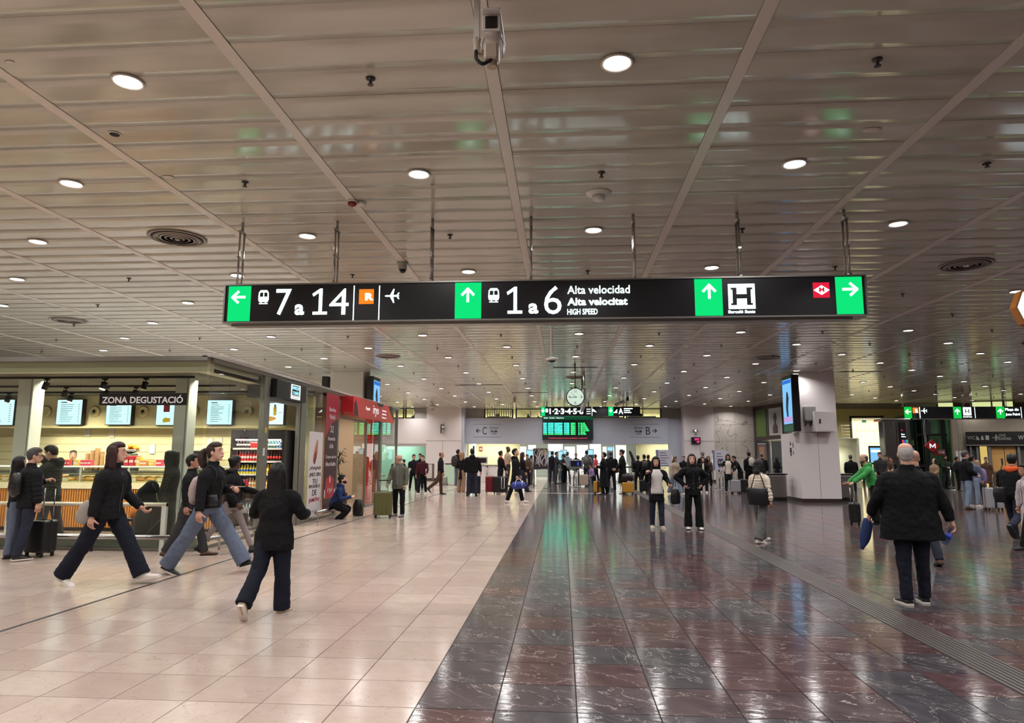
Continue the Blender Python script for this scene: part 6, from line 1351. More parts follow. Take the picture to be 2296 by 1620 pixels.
softbag('holdall', 'bright blue holdall with white straps in the hand of the hooded man', 'bag', [(-.22, 0, 0), (-.2, 0, 0), (0, 0, .02), (.2, 0, 0), (.22, 0, 0)], [(.06, .06), (.12, .11), (.13, .13), (.12, .11), (.06, .06)], mat('bag_blue', S(30, 52, 140), .5), [[(-.12, -.12, -.02), (-.1, -.08, .14), (0, 0, .24), (.1, -.08, .14), (.12, -.12, -.02)]], (p.x+.05, p.y-.05, p.z-.30), R(5), PLW, .012, ref=(0, 1, 0))
person(1171, 1103, 1013, 'woman with yellow top under an open black jacket beside the hooded man', face=-70, fem=True, hair='long', hc='brown', tc='black', inner='yellow', bot='flare', bc='djeans', sh='black', legs=W1)
person(1182, 1090, 1018, 'dark-haired person in brown behind the yellow-top woman', face=150, hair='short', tc='brown', bc='black', legs=ST)
person(1191, 1086, 1020, 'person in grey top standing by the ticket gates left of the poster stand', face=-60, hair='short', tc='grey', bc='dgrey', legs=ST)
# centre queue
person(1238, 1083, 1011, 'man in navy jacket seen from behind between the barrier posts', face=5, hair='short', tc='navy', bc='djeans', legs=ST, bulk=1.1)
person(1248, 1084, 1012, 'man in dark grey jacket talking sideways in the centre queue', face=-80, hair='short', hc='brown', tc='dgrey', bc='dgrey', legs=ST, arms=((30, 5, 80, 0), (25, 5, 70, 0)), skin='l')
person(1263, 1083, 1018, 'short person with dark hair between the grey-jacket man and the pale hoodie', face=90, hair='short', tc='black', bc='black', legs=ST)
person(1273, 1083, 1012, 'person in a pale blue hooded top seen from behind', face=0, hair='short', hc='dgrey', top='hoodie', tc='lblue', bc='black', legs=ST)
person(1292, 1081, 1016, 'person in black standing behind the small barrier screen', face=180, hair='short', tc='black', bc='black', legs=ST)
r = person(1316, 1086, 1009, 'person with grey sleeves and dark hood pulling the beige suitcase', face=-15, hair='short', hc='black', tc='grey', bc='djeans', sh='black', legs=W1, hood=True); backpack(r, 'dark grey backpack on the person pulling the beige suitcase', LUG['grey'], 1.0)
suitcase(1309, 1090, .46, .28, .62, 'beige', 'beige suitcase with black base rolling behind the backpacker', rz=4, handle=.14)
person(1336, 1082, 1018, 'small person in a pink top in the centre queue', face=60, hair='short', tc='pink', bc='black', legs=ST, skin='t')
person(1331, 1100, 1040, 'child in lavender jacket bending beside the beige suitcase', face=120, hair='short', tc='lav', bc='black', legs=ST, lean=20)
r = person(1354, 1108, 1013, 'man in ankle-length black coat looking down at his hands in the centre', face=75, hair='short', hc='black', top='coat', tc='black', bc='black', legs=ST, hem=-.36, bulk=1.3, arms=(('to', (-.04, .16, .12)), ('to', (.05, .15, .1))), hd=(0, -22), skin='l')
suitcase(1342, 1107, .4, .26, .55, 'yellow', 'mustard and black suitcase half behind the ankle-length black coat', rz=-10, mid=True)
r = person(1371, 1102, 1010, 'bald man in black seen from behind between the two long black coats', face=5, hair='buzz', hc='dgrey', tc='black', bc='black', legs=ST, bulk=1.25, skin='t'); root, J, H = r
softbag('shoulder_bag', 'black cross-body bag on the bald man between the two long coats', 'bag', [(0, 0, -.12), (0, 0, 0), (0, 0, .1)], [(.13, .05), (.15, .06), (.12, .04)], LUG['black'], [[(-.1, 0, .1), (-.2, .1, .5)]], tuple(w2(root, J['pel']+V((.22, -.05, .0)))), 0, BLKM)
suitcase(1375, 1098, .2, .3, .62, 'white', 'narrow white-edged suitcase behind the bald man in black', rz=0)
r = person(1397, 1106, 1007, 'woman in long black coat with a hair bun behind the mustard suitcase', face=85, fem=True, hair='bun', hc='black', top='coat', tc='black', inner='tan', bc='black', sh='beige', legs=ST, hem=-.3, bulk=1.3, arms=((15, 8, 50, 0), (15, 8, 55, 0)), skin='m')
suitcase(1408, 1107, .5, .3, .5, 'yellow', 'wide mustard suitcase under a black bag in front of the bun-haired woman', rz=0, handle=0)
p = onZ(1408, 1107, 0); softbag('travel_bag', 'black bag sitting on the wide mustard suitcase', 'bag', [(-.24, 0, .0), (-.2, 0, 0), (0, 0, .04), (.2, 0, 0), (.24, 0, 0)], [(.06, .08), (.14, .16), (.14, .18), (.14, .16), (.06, .08)], LUG['black'], [], (p.x, p.y, .5+.19), 0, ref=(0, 1, 0))
r = person(1432, 1098, 1020, 'person in black carrying a black guitar-like case, left of the trio', face=10, hair='short', tc='black', bc='black', legs=ST, bulk=1.2)
p = onZ(1421, 1090, 0); t = thing('instrument_case', 'slim black instrument case rising over a shoulder in the right queue', 'case', (p.x, p.y+.3, .75)); b2 = NB(); tube(b2, [(.1, 0, 0), (.08, 0, .4), (0, 0, .75), (-.12, 0, 1.05), (-.16, 0, 1.15)], [(.14, .08), (.16, .08), (.08, .05), (.07, .05), (.03, .03)], 12, ref=XU, sub=3); obj('shell', b2, BLKM, t); b2 = NB(); tube(b2, [(.1, -.1, .1), (.15, -.16, .3), (.06, -.08, .6)], .012, 6, sub=3); obj('strap', b2, BLKM, t)
r = person(1446, 1101, 1018, 'person in black with a large black backpack left of the couple', face=3, hair='short', tc='black', bc='black', legs=ST, bulk=1.25); backpack(r, 'large black backpack directly left of the white-top woman', LUG['black'], 1.1)
person(1455, 1096, 1019, 'dark-haired person partly behind the large black backpack', face=-30, hair='short', tc='black', bc='black', legs=ST)
suitcase(1441, 1104, .35, .25, .55, 'black', 'black case on the floor beside the large black backpack wearer', rz=0, X=onZ(1443, 1104).x, Y=onZ(1443, 1104).y)
# the two women in front
r = person(1474, 1184, 1023, 'woman in white top and blue jeans with a black jacket over her shoulders', face=183, fem=True, hair='long', hair_len=.15, hc='black', tc='black', inner='white', coatopen=True, bot='straight', bc='djeans', sh='beige', legs=((4, 3, 2), (-3, 6, 2)), arms=((8, 22, 70, -12), (35, 20, 130, 8)), bulk=1.15, skin='l', hem=-.16, hd=(4, 0))
root, J, H = r; softbag('backpack', 'black backpack dangling from the hand of the white-top woman', 'backpack', [(0, 0, -.2), (0, 0, -.16), (0, 0, 0), (0, 0, .12), (0, 0, .15)], [(.07, .05), (.115, .08), (.115, .08), (.08, .06), (.03, .03)], LUG['black'], [[(0, 0, .2), (.02, 0, .3), (.08, 0, .42)]], tuple(w2(root, J['pel']+V((-.42, .05, -.12)))), R(15), BLKM)
r = person(1556, 1186, 1017, 'woman with long wavy brown hair all in black, hands on hips, facing the camera', face=180, fem=True, hair='long', hair_len=.2, hc='brown', tc='black', bot='flare', bc='black', sh='white', sole='black', legs=((3, 3, 4), (-2, 4, 3)), arms=(('to', (-.11, .02, .04), (-1, -.4, 0)), ('to', (.11, .02, .04), (1, -.4, 0))), bulk=1.15, skin='l', hem=-.09)
root, J, H = r; b2 = NB(); 
for k in range(6): ell(b2, J['pel']+V((0, .125-abs(k-2)*.004, -.1+.11*k)), .012, .006, .012, None, 8, 5)
obj('buttons', b2, STEEL, root)
r = person(1515, 1108, 1022, 'woman in beige jacket and pale jeans seen between the two front women', face=-150, fem=True, hair='bob', hc='lbrown', top='puffer', tc='beige', bc='ljeans', sh='white', bot='wide', legs=W1)
r = person(1579, 1104, 1024, 'smiling woman in black coat with pale trim right of the all-black woman', face=165, fem=True, hair='long', hc='brown', tc='black', inner='cream', bc='black', sh='white', legs=ST, bulk=1.2, skin='l')
person(1578, 1094, 1011, 'grey-haired man in black behind the smiling woman', face=20, hair='short', hc='grey', tc='black', bc='black', legs=ST, bulk=1.2)
person(1590, 1092, 1022, 'dark-haired person in brown half hidden behind the smiling woman', face=170, hair='long', fem=True, hc='dred', tc='brown', bc='black', legs=ST)
person(1535, 1092, 1022, 'person in black behind the left shoulder of the all-black woman', face=160, hair='short', tc='soft', bc='black', legs=ST)
r = person(1635, 1105, 1017, 'red-haired woman in black coat over a striped jumper holding a suitcase handle', face=172, fem=True, hair='long', hair_len=.16, hc='dred', top='coat', tc='black', inner='cream', coatopen=True, bc='djeans', sh='grey', legs=ST, hem=-.2, arms=((10, 10, 40, 0), (20, 24, 85, 10)), skin='l', hd=(0, 10))
root, J, H = r; b2 = NB()
for k in range(4): tube(b2, [J['pel']+V((x_, .03+sqrt(max(0, .0105-x_*x_*.9)), .06+.08*k)) for x_ in (-.09, -.05, 0, .05, .09)], .014, 6)
obj('jumper_stripes', b2, C['brown'], root)
suitcase(1650, 1106, .4, .26, .6, 'silver', 'steel grey suitcase with tall handle beside the striped-jumper woman', rz=0, handle=.5)
suitcase(1664, 1106, .42, .28, .62, 'black', 'black suitcase right of the steel grey one', rz=6); suitcase(1676, 1103, .4, .28, .55, 'black', 'black suitcase nearest the white column, at the end of the luggage row', rz=-6)
person(1662, 1100, 1021, 'person in black bending forward over the row of suitcases', face=100, hair='short', tc='black', bc='black', lean=28, legs=ST, arms=((20, 8, 40, 4), (20, 8, 40, 4)))
r = person(1682, 1099, 1012, 'person with a cream backpack seen from behind left of the puffer-jacket woman', face=20, hair='short', tc='black', bc='black', legs=ST, bulk=1.2); backpack(r, 'cream backpack worn by the person left of the puffer-jacket woman', mat('bag_cream', S(186, 176, 164), .8, bump=.2), 1.0, -.04)
person(1711, 1094, 1015, 'grey-haired man in black walking away behind the puffer-jacket woman', face=-20, hair='short', hc='dgrey', tc='black', bc='black', legs=W1, bulk=1.15)
person(1745, 1091, 1023, 'woman in black standing at the store window beside the white column', face=-60, fem=True, hair='bob', tc='black', bc='black', legs=ST)
r = person(1708, 1215, 1029, 'dark-haired woman in cream padded jacket and grey wide jeans with a black tote', face=-55, fem=True, hair='bob', hc='black', top='puffer', tc='cream', quilt=1, bot='wide', bc='grey', sh='white', legs=((16, 3, 3, 4), (-13, 6, 3, -8)), arms=(HANG, (-6, 14, 2, 10)), bulk=1.15, skin='m', hem=-.02)
root, J, H = r; softbag('tote_bag', 'large black tote bag hanging from the cream-jacket woman\'s shoulder', 'bag', [(0, 0, -.2), (0, 0, -.18), (0, 0, 0), (0, 0, .12)], [(.17, .05), (.19, .07), (.22, .07), (.24, .04)], mat('leather', S(28, 28, 32), .35), [[(-.14, -.03, .1), (-.07, -.03, .34), (-.02, .02, .5)], [(.12, -.03, .1), (.05, -.03, .34), (-.02, .02, .5)]], tuple(w2(root, J['pel']+V((.12, -.17, .08)))), R(-8), BLKM)
# right side
r = person(1912, 1104, 1019, 'man in black seen from behind next to the steel bin right of the column', face=-10, hair='short', hc='dgrey', tc='black', bc='navy', legs=ST, bulk=1.25, wide=1.1)
person(1893, 1086, 1021, 'distant person in black at the right edge of the white column', face=90, hair='short', tc='black', bc='black', legs=ST)
person(1944, 1087, 1022, 'distant person in a dark red jacket in front of the glowing panel', face=180, hair='short', tc='maroon', bc='djeans', legs=ST, bulk=1.2)
r = person(1965, 1175, 1017, 'man in a bright green hoodie leaning on a suitcase handle', face=82, hair='buzz', hc='dgrey', top='hoodie', tc='green', bc='black', sh='black', lean=17, legs=((6, 8, 5), (-18, 4, 5, -10)), arms=((38, 10, 56, 6), (38, 10, 52, 6)), skin='l', bulk=1.2, beard=True, bot='wide')
suitcase(1918, 1176, .36, .24, .53, 'black', 'small black cabin suitcase in front of the man in the green hoodie', rz=70, handle=.38)
person(1979, 1110, 1013, 'man with glasses looking over the shoulder of the green hoodie', face=168, hair='short', hc='black', tc='dgrey', bc='black', glasses=True, legs=ST, skin='l')
person(1994, 1108, 1019, 'dark-haired man in brown jacket beside the man with glasses', face=150, hair='short', hc='black', tc='brown', bc='black', legs=ST, skin='m')
person(2004, 1102, 1023, 'dark-haired person half hidden by the shoulder of the big black coat', face=120, hair='short', tc='black', bc='black', legs=ST)
r = person(2056, 1353, 992, 'large white-haired man in a wide black overcoat walking away in the right foreground', face=-4, hair='buzz', hc='white', top='coat', tc='black', bot='straight', bc='navy', sh='black', sole='white', legs=((-3, 2, 3, 0), (5, 2, 2, 0)), arms=((4, 20, 38, 8), (-4, 20, -2, 17)), bulk=1.4, wide=1.42, hem=-.14, skin='l')
root, J, H = r; p = w2(root, J['wri', 1]+V((.03, .02, -.06))); pfold = w2(root, J['wri', -1]+V((-.02, .07, -.17)))
t = thing('water_bottle', 'crushed clear blue water bottle in the hand of the big overcoat man', 'bottle', p); t.rotation_euler = (0, R(-148), 0)
b2 = NB(); lathe(b2, [(.014, -.02), (.016, .02), (.036, .07), (.03, .11), (.037, .14), (.034, .22), (.02, .235)], seg=14); obj('body', b2, glassmat('bottle_plastic', (.55, .68, .95)), t); b2 = NB(); lathe(b2, [(.038, .1), (.036, .15)], seg=14); obj('paper_label', b2, mat('label_blue', S(60, 84, 190), .4), t)
softbag('folded_coat', 'dark blue folded garment hanging at the left of the big overcoat man', 'clothing', [(0, 0, .12), (0, 0, .04), (-.03, 0, -.1), (-.08, 0, -.24)], [(.03, .05), (.06, .06), (.06, .05), (.015, .03)], C['blue'], [], tuple(pfold), extra=None)
r = person(2068, 1262, 1009, 'bald man in dark coat walking just beyond the big overcoat man', face=-5, hair='none', top='coat', tc='soft', bc='djeans', sh='brown', legs=W1, hem=-.12, bulk=1.25, skin='l')
r = person(2100, 1108, 1027, 'woman with black head covering and peach jacket looking down', face=110, fem=True, hair='hood', hc='black', top='coat', tc='tan', bc='brown', sh='black', legs=W2, hd=(0, -20), bulk=1.2, skin='l')
person(2124, 1096, 1020, 'bearded man in dark green jacket looking at a phone before the lift', face=178, hair='short', hc='black', tc='dgreen', bc='dgrey', legs=ST, arms=(('to', (-.04, .2, .1)), ('to', (.04, .2, .1))), beard=True, bulk=1.15)
r = person(2151, 1100, 1023, 'person with glasses and black backpack behind the man in pale jeans', face=-95, hair='short', tc='black', bc='black', legs=ST, glasses=True); backpack(r, 'black backpack on the person behind the man in pale jeans', LUG['black'], 1.1)
r = person(2172, 1141, 1010, 'man in black padded jacket and pale jeans with hands in pockets', face=-80, hair='short', hc='dgrey', top='puffer', tc='black', quilt=1, bot='straight', bc='ljeans', sh='brown', legs=((8, 3, 5), (-8, 4, 5)), arms=(('to', (-.11, .1, .06)), ('to', (.12, .1, .05))), bulk=1.25, skin='l')
person(2188, 1135, 1020, 'person in faded blue denim behind the man in pale jeans', face=-60, hair='short', hc='black', tc='jeans', bc='ljeans', sh='white', legs=ST)
r = person(2199, 1133, 1031, 'grey-blonde woman in lavender jacket and dark trousers seen from behind', face=-25, fem=True, hair='bob', hc='blond', tc='lav', bc='dgrey', sh='grey', legs=ST, bulk=1.15); root, J, H = r
person(2217, 1105, 1024, 'woman in brown coat near the restroom doors', face=150, fem=True, hair='bun', hc='brown', top='coat', tc='brown', bc='brown', legs=ST)
suitcase(2229, 1144, .46, .3, .70, 'silver', 'silver ribbed suitcase with black centre strap at the right', rz=-6, mid=True)
r = person(2280, 1211, 1017, 'man with orange hood over a black jacket running right at the frame edge', face=-50, hair='short', hc='black', tc='black', hood=False, bc='djeans', sh='black', lean=12, legs=((28, 10, 3, 0), (-22, 48, 3, -60)), arms=((20, 14, 60, 0), (-20, 20, 10, 10)), bulk=1.3)
root, J, H = r; b2 = NB(); nk = J['neck']; tube(b2, [nk+V((.13, .04, -.04)), nk+V((.09, -.06, -.0)), nk+V((0, -.12, -.02)), nk+V((-.09, -.06, -.0)), nk+V((-.13, .04, -.04))], [(.03, .03), (.04, .045), (.05, .07), (.04, .045), (.03, .03)], 10, sub=3); obj('orange_hood', b2, C['orange'], root)
softbag('shoulder_bag', 'black bag bouncing at the hip of the running man', 'bag', [(0, 0, -.16), (0, 0, 0), (0, 0, .14)], [(.1, .06), (.13, .08), (.1, .06)], LUG['black'], [[(0, 0, .14), (.04, .0, .4), (.1, 0, .6)]], tuple(w2(root, J['pel']+V((-.12, -.28, .02)))), 0, BLKM)
person(2316, 1232, 1040, 'person in a light grey coat cut off by the right frame edge', face=90, fem=True, hair='bob', tc='rose', top='coat', bc='black', legs=W1)
# ================================================================== TICKET HALL BEYOND THE LINTEL
wallbox('wall_hall_back', -7, 9.6, 57, 57.2, 0, 3.0, mat('hall_white', S(225, 228, 220), .5))
wallbox('ceiling_hall', -20, 9.6, 45.3, 57, 2.9, 3.0, mat('hall_ceiling', S(215, 220, 215), .5))
wallbox('wall_cream_left', -6.3, -2.9, 47.5, 47.6, 0, 2.9, CREAM); wallbox('wall_cream_right', 5.1, 9.6, 47.5, 47.6, 0, 2.9, CREAM)
wallbox('wall_hall_side', -6.45, -6.3, 46, 57, 0, 2.9, CREAM)
TUBE = emit('hall_tube', (.95, 1, .95), 5)
t0 = None
for x in (-2.4, -.8, .8, 2.4, 4.0):
    for y in (46.2, 48.4, 51, 54):
        if t0 is None:
            t0 = thing('strip_light', 'slim white strip light on the bright hall ceiling beyond the lintel', 'ceiling light', (x, y, 2.9), 0, 'strip lights of the far hall'); boxo('housing', -.6, .6, -.06, .06, -.04, 0, PLW, t0); boxo('tube', -.58, .58, -.045, .045, -.05, -.04, TUBE, t0)
        else: dup(t0, (x, y, 2.9))
# tall white jamb on the left, its brightness put in as glow, and glowing white booths
tag(boxo('jamb_glow', -6.2, -5.75, 46.0, 46.3, 0, 2.6, emit('jamb', S(225, 245, 240), 1.3), None, label='narrow white jamb, brightness built in as glow, left of the bright hall', cat_='light'))if False else None
o = boxo('glow_jamb', -6.15, -5.8, 46.1, 46.3, 0, 2.6, emit('jamb', S(225, 245, 240), 1.2), None, label='narrow white jamb, brightness built in as glow, left of the bright hall', cat_='light')
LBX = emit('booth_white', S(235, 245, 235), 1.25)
def booth(px0, px1, y, z1, label):
    a, b_ = onY(px0, 1010, y).x, onY(px1, 1010, y).x
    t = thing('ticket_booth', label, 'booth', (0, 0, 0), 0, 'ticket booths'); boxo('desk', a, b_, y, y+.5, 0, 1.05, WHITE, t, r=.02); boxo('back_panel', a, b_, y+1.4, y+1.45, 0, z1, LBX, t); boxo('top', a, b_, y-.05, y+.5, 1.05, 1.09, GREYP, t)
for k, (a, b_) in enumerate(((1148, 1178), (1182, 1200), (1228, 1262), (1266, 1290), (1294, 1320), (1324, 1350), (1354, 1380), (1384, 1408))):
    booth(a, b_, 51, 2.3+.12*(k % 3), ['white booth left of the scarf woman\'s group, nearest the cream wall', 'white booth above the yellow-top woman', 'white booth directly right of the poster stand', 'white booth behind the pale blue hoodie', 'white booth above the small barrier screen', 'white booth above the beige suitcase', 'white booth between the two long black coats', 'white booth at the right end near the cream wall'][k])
SB = emit('kiosk_blue', S(150, 205, 222), 1.2)
def kiosk(px0, px1, py0, py1, y, label, m=SB):
    a, b_ = onY(px0, py0, y), onY(px1, py1, y)
    t = thing('ticket_kiosk', label, 'kiosk', (0, 0, 0), 0, 'ticket machines'); boxo('cabinet', a.x-.04, b_.x+.04, y+.02, y+.3, 0, a.z+.05, mat('kiosk_dark', S(50, 62, 70), .4), t, r=.02); boxo('display', a.x, b_.x, y, y+.02, b_.z, a.z, m, t); boxo('keypad', a.x+.1, b_.x-.1, y-.04, y+.02, b_.z-.3, b_.z-.1, BLK, t)
for k, q in enumerate(((1181, 1196, 1009, 1026, 49), (1231, 1241, 1012, 1028, 49.5), (1252, 1262, 1012, 1030, 49), (1258, 1270, 1009, 1017, 50), (1318, 1330, 1008, 1019, 49), (1362, 1374, 1002, 1010, 50))):
    kiosk(q[0], q[1], q[2], q[3], q[4], ['large pale blue ticket screen left of the poster stand', 'pale blue ticket screen just right of the poster stand', 'pale blue ticket screen right of the navy jacket', 'small pale blue screen above the pale hoodie', 'pale blue screen above the pink top', 'small screen above the right-hand long coats'][k])
# desk under the left cream wall with printer-like machine, exit sign, leaflets
t = thing('service_desk', 'white service desk in front of the cream wall', 'desk', (0, 0, 0)); a, b_ = onY(1070, 1060, 42.5).x, onY(1132, 1060, 42.5).x; boxo('front', a, b_, 42.5, 43.0, 0, 1.0, WHITE, t, r=.02); boxo('top', a-.05, b_+.05, 42.45, 43.05, 1.0, 1.05, GREYP, t)
p = onY(1081, 1035, 42.7); t = thing('desk_monitor', 'white desk monitor with dark screen on the service desk', 'screen', (p.x, 42.7, 1.05)); boxo('case', -.35, .35, -.05, .05, .05, .5, PLW, t, r=.02); boxo('display', -.28, .28, -.06, -.05, .12, .42, BLK, t); boxo('stand', -.1, .1, -.08, .08, 0, .06, PLW, t)
p = onY(1078, 1006, 47.49); o = boxo('safety_sign', p.x-.12, p.x+.12, 47.46, 47.5, p.z-.16, p.z+.16, mat('safety_red', S(140, 50, 40), .5), None, label='small dark red safety sign on the cream wall', cat_='sign')
b2 = NB(); flat(b2, [(-.07, -.08), (-.01, -.08), (-.01, .08), (-.07, .08)], (p.x, 47.46, p.z), XU, ZU, -YU, .004); flat(b2, [(.02, -.08), (.08, -.08), (.08, .08), (.02, .08)], (p.x, 47.46, p.z), XU, ZU, -YU, .004); obj('pictogram', b2, PLW, o)
p = onY(1062, 1000, 46); o = boxo('dark_post', p.x-.05, p.x+.05, 46, 46.1, 0, 2.25, BLK, None, label='thin black post in front of the cream wall', cat_='post')
# ------------------------------------------------------------------ poster stand, belt barriers
GREENB = mat('belt_green', S(32, 70, 54), .6)
def post(px, py, label, h=.98):
    g = onZ(px, py, 0); t = thing('barrier_post', label, 'barrier', (g.x, g.y, 0), 0, 'belt barrier posts')
    b2 = NB(); lathe(b2, [(.17, 0), (.17, .02), (.04, .035)], seg=18); obj('base', b2, STEEL, t); b2 = NB(); tube(b2, [(0, 0, .03), (0, 0, h)], .032, 10); obj('pole', b2, STEEL, t); b2 = NB(); lathe(b2, [(.035, h-.1), (.035, h+.02)], seg=12); obj('belt_head', b2, BLK, t); return g
names = {}
PL = [(1082, 1078), (1092, 1080), (1184, 1089), (1188, 1083), (1198, 1089), (1249, 1079), (1254, 1081), (1269, 1082), (1279, 1088), (1287, 1093), (1292, 1096), (1296, 1091), (1391, 1078), (1416, 1080), (1422, 1083), (1614, 1098), (1622, 1094), (1240, 1082)]
PN = ['post left of the steward', 'post below the steward', 'leftmost post before the yellow-top woman', 'second post left of the poster stand', 'post touching the left foot of the poster stand', 'post below the grey-jacket man', 'post right of the grey-jacket man', 'post below the pale blue hoodie', 'post right of the pale blue hoodie', 'left post under the small barrier screen', 'front post under the small barrier screen', 'right post under the small barrier screen', 'post beside the bun-haired woman', 'post behind the black bag on the mustard suitcase', 'post left of the large black backpack', 'post in front of the right-hand notice stand', 'post beside the red-haired striped-jumper woman', 'post below the navy jacket']
gs = [post(x, y, 'steel barrier '+n) for (x, y), n in zip(PL, PN)]
def belt(i, j, label):
    a, b_ = gs[i], gs[j]; b2 = NB(); d = (b_-a).normalized()*.06; n_ = V((-d.y, d.x, 0))*.04
    prism(b2, [a+d+V((0, 0, .86)), b_-d+V((0, 0, .86)), b_-d+V((0, 0, .96)), a+d+V((0, 0, .96))], n_); obj('barrier_belt', b2, GREENB, label='dark green belt '+label, cat_='belt', group='barrier belts')
belt(0, 1, 'below the steward'); belt(2, 4, 'left of the poster stand'); belt(4, 5, 'running behind the poster stand'); belt(5, 7, 'in front of the grey-jacket man'); belt(7, 8, 'right of the pale blue hoodie'); belt(8, 10, 'reaching the small barrier screen'); belt(12, 13, 'behind the black bag on the mustard suitcase')
p = onZ(1292, 1096, 0); t = thing('barrier_screen', 'small silver-framed screen mounted on the barrier posts in the centre', 'screen', (p.x, p.y, 0)); boxo('case', -.34, .34, -.04, .04, 1.0, 1.42, ALU, t, r=.02); boxo('display', -.26, .26, -.05, -.04, 1.1, 1.38, mat('scr_dark', S(26, 30, 50), .2), t); b2 = NB(); ell(b2, (.1, -.052, 1.23), .05, .004, .1); obj('picture', b2, emit('pic_blue', S(50, 80, 190), .9), t); boxo('bracket', -.03, .03, -.03, .03, .96, 1.0, ALU, t)
# poster stand with dark abstract print
gA, gB = onZ(1196, 1094, 0), onZ(1229, 1094, 0); Yp = gA.y; t = thing('poster_stand', 'free-standing steel frame with a dark poster of pale curved strokes', 'stand', (0, 0, 0))
zt = onY(1212, 1006, Yp).z; zb = onY(1212, 1051, Yp).z
for g in (gA, gB): b2 = NB(); tube(b2, [(g.x, Yp, .02), (g.x, Yp, zt)], .03, 8); obj('upright', b2, STEEL, t); b2 = NB(); lathe(b2, [(.22, 0), (.22, .02)], (g.x, Yp, 0), seg=18); obj('base', b2, STEEL, t)
boxo('poster_sheet', gA.x+.03, gB.x-.03, Yp-.01, Yp+.01, zb, zt, mat('abstract_dark', S(52, 46, 54), .4), t)
boxo('top_rail', gA.x, gB.x, Yp-.02, Yp+.02, zt, zt+.03, STEEL, t)
random.seed(5); b2 = NB(); w_ = gB.x-gA.x
for k in range(11):
    x_ = gA.x+.12+w_*.8*k/11; z_ = zb+.1+random.uniform(0, .2); tube(b2, [(x_, Yp-.013, z_), (x_+random.uniform(-.1, .1), Yp-.013, z_+.25), (x_+random.uniform(-.15, .15), Yp-.013, z_+.55), (x_+random.uniform(-.2, .2), Yp-.013, z_+.8)], [(.012, .003), (.022, .003), (.016, .003), (.006, .003)], 5, ref=XU, sub=3)
obj('pale_strokes', b2, mat('stroke', S(196, 192, 198), .5), t, kind='stuff')
boxo('olive_area', gA.x+w_*.5, gB.x-.05, Yp-.0125, Yp-.0102, zt-.32, zt-.04, mat('olive_print', S(130, 126, 66), .5), t)
def notice_stand(px0, px1, pyb, pyt, pym, label, icon=False):
    a, b_ = onZ(px0, pyb, 0), onZ(px1, pyb, 0); y = a.y; zt, zm = onY(px0, pyt, y).z, onY(px0, pym, y).z
    t = thing('notice_stand', label, 'stand', (0, 0, 0))
    for x in (a.x, b_.x): b2 = NB(); tube(b2, [(x, y, .02), (x, y, zt)], .025, 8); obj('upright', b2, STEEL, t); b2 = NB(); lathe(b2, [(.2, 0), (.2, .02)], (x, y, 0), seg=18); obj('base', b2, STEEL, t)
    boxo('sheet', a.x+.02, b_.x-.02, y-.01, y+.01, zm, zt, mat('sheet_lilac', S(196, 192, 206), .5), t)
    boxo('side_band', a.x+.02, a.x+.12, y-.012, y-.0101, zm, zt, mat('band_blue', S(120, 130, 165), .5), t)
    b2 = NB(); n_ = 7 if not icon else 4
    for k in range(n_): z = zt-.15-k*.14; box(b2, a.x+.2, a.x+(b_.x-a.x)*(.6+.25*((k*7) % 3)/3), y-.013, y-.0105, z-.03, z)
    obj('lines_of_print', b2, DKT, t, kind='stuff')
    if icon: b2 = NB(); train_icon(b2, (a.x+.4, y-.011, zm+.36), .42); obj('train_symbol', b2, DKT, t)
notice_stand(1473, 1508, 1088, 1008, 1046, 'pale notice stand rising behind the white-top woman')
notice_stand(1600, 1632, 1094, 1009, 1054, 'pale notice stand with a train symbol left of the red-haired woman', True)
# escalator balustrade and glass behind the padded waistcoat man
t = thing('escalator', 'pale escalator end with slanting lit balustrade behind the left group', 'escalator', (0, 0, 0)); x0, x1 = onY(994, 1060, 38).x, onY(1014, 1060, 38).x
b2 = NB(); prism(b2, [(x0, 38.0, .1), (x0+.1, 38.0, 1.1), (x0+.9, 38, 1.1), (x1+.55, 38, .1)], (0, .06, 0)); obj('glass_side', b2, emit('balustrade', S(205, 225, 190), .55), t)
b2 = NB(); tube(b2, [(x0+.1, 37.97, 1.15), (x0+.75, 37.97, 1.15), (x1+.75, 37.97, .1)], .04, 8); obj('handrail', b2, BLK, t); boxo('comb_plate', x0-.3, x1+.7, 37.2, 38.6, 0, .02, STEEL, t); boxo('newel', x0-.1, x0+.25, 37.7, 38.3, 0, .45, GREYP, t, r=.05)
t = thing('glass_balustrade', 'waist-high glass screen with bronze post at the foot of the white pillar', 'balustrade', (0, 0, 0)); b_ = onY(971, 1060, 42.8).x; boxo('post', b_-.06, b_+.06, 42.75, 42.87, 0, 1.1, mat('bronze', S(96, 84, 70), .4), t); boxo('pane', b_-1.4, b_-.06, 42.8, 42.81, .02, 1.05, GLASS, t); boxo('top_bar', b_-1.4, b_, 42.78, 42.83, 1.05, 1.09, STEEL, t)
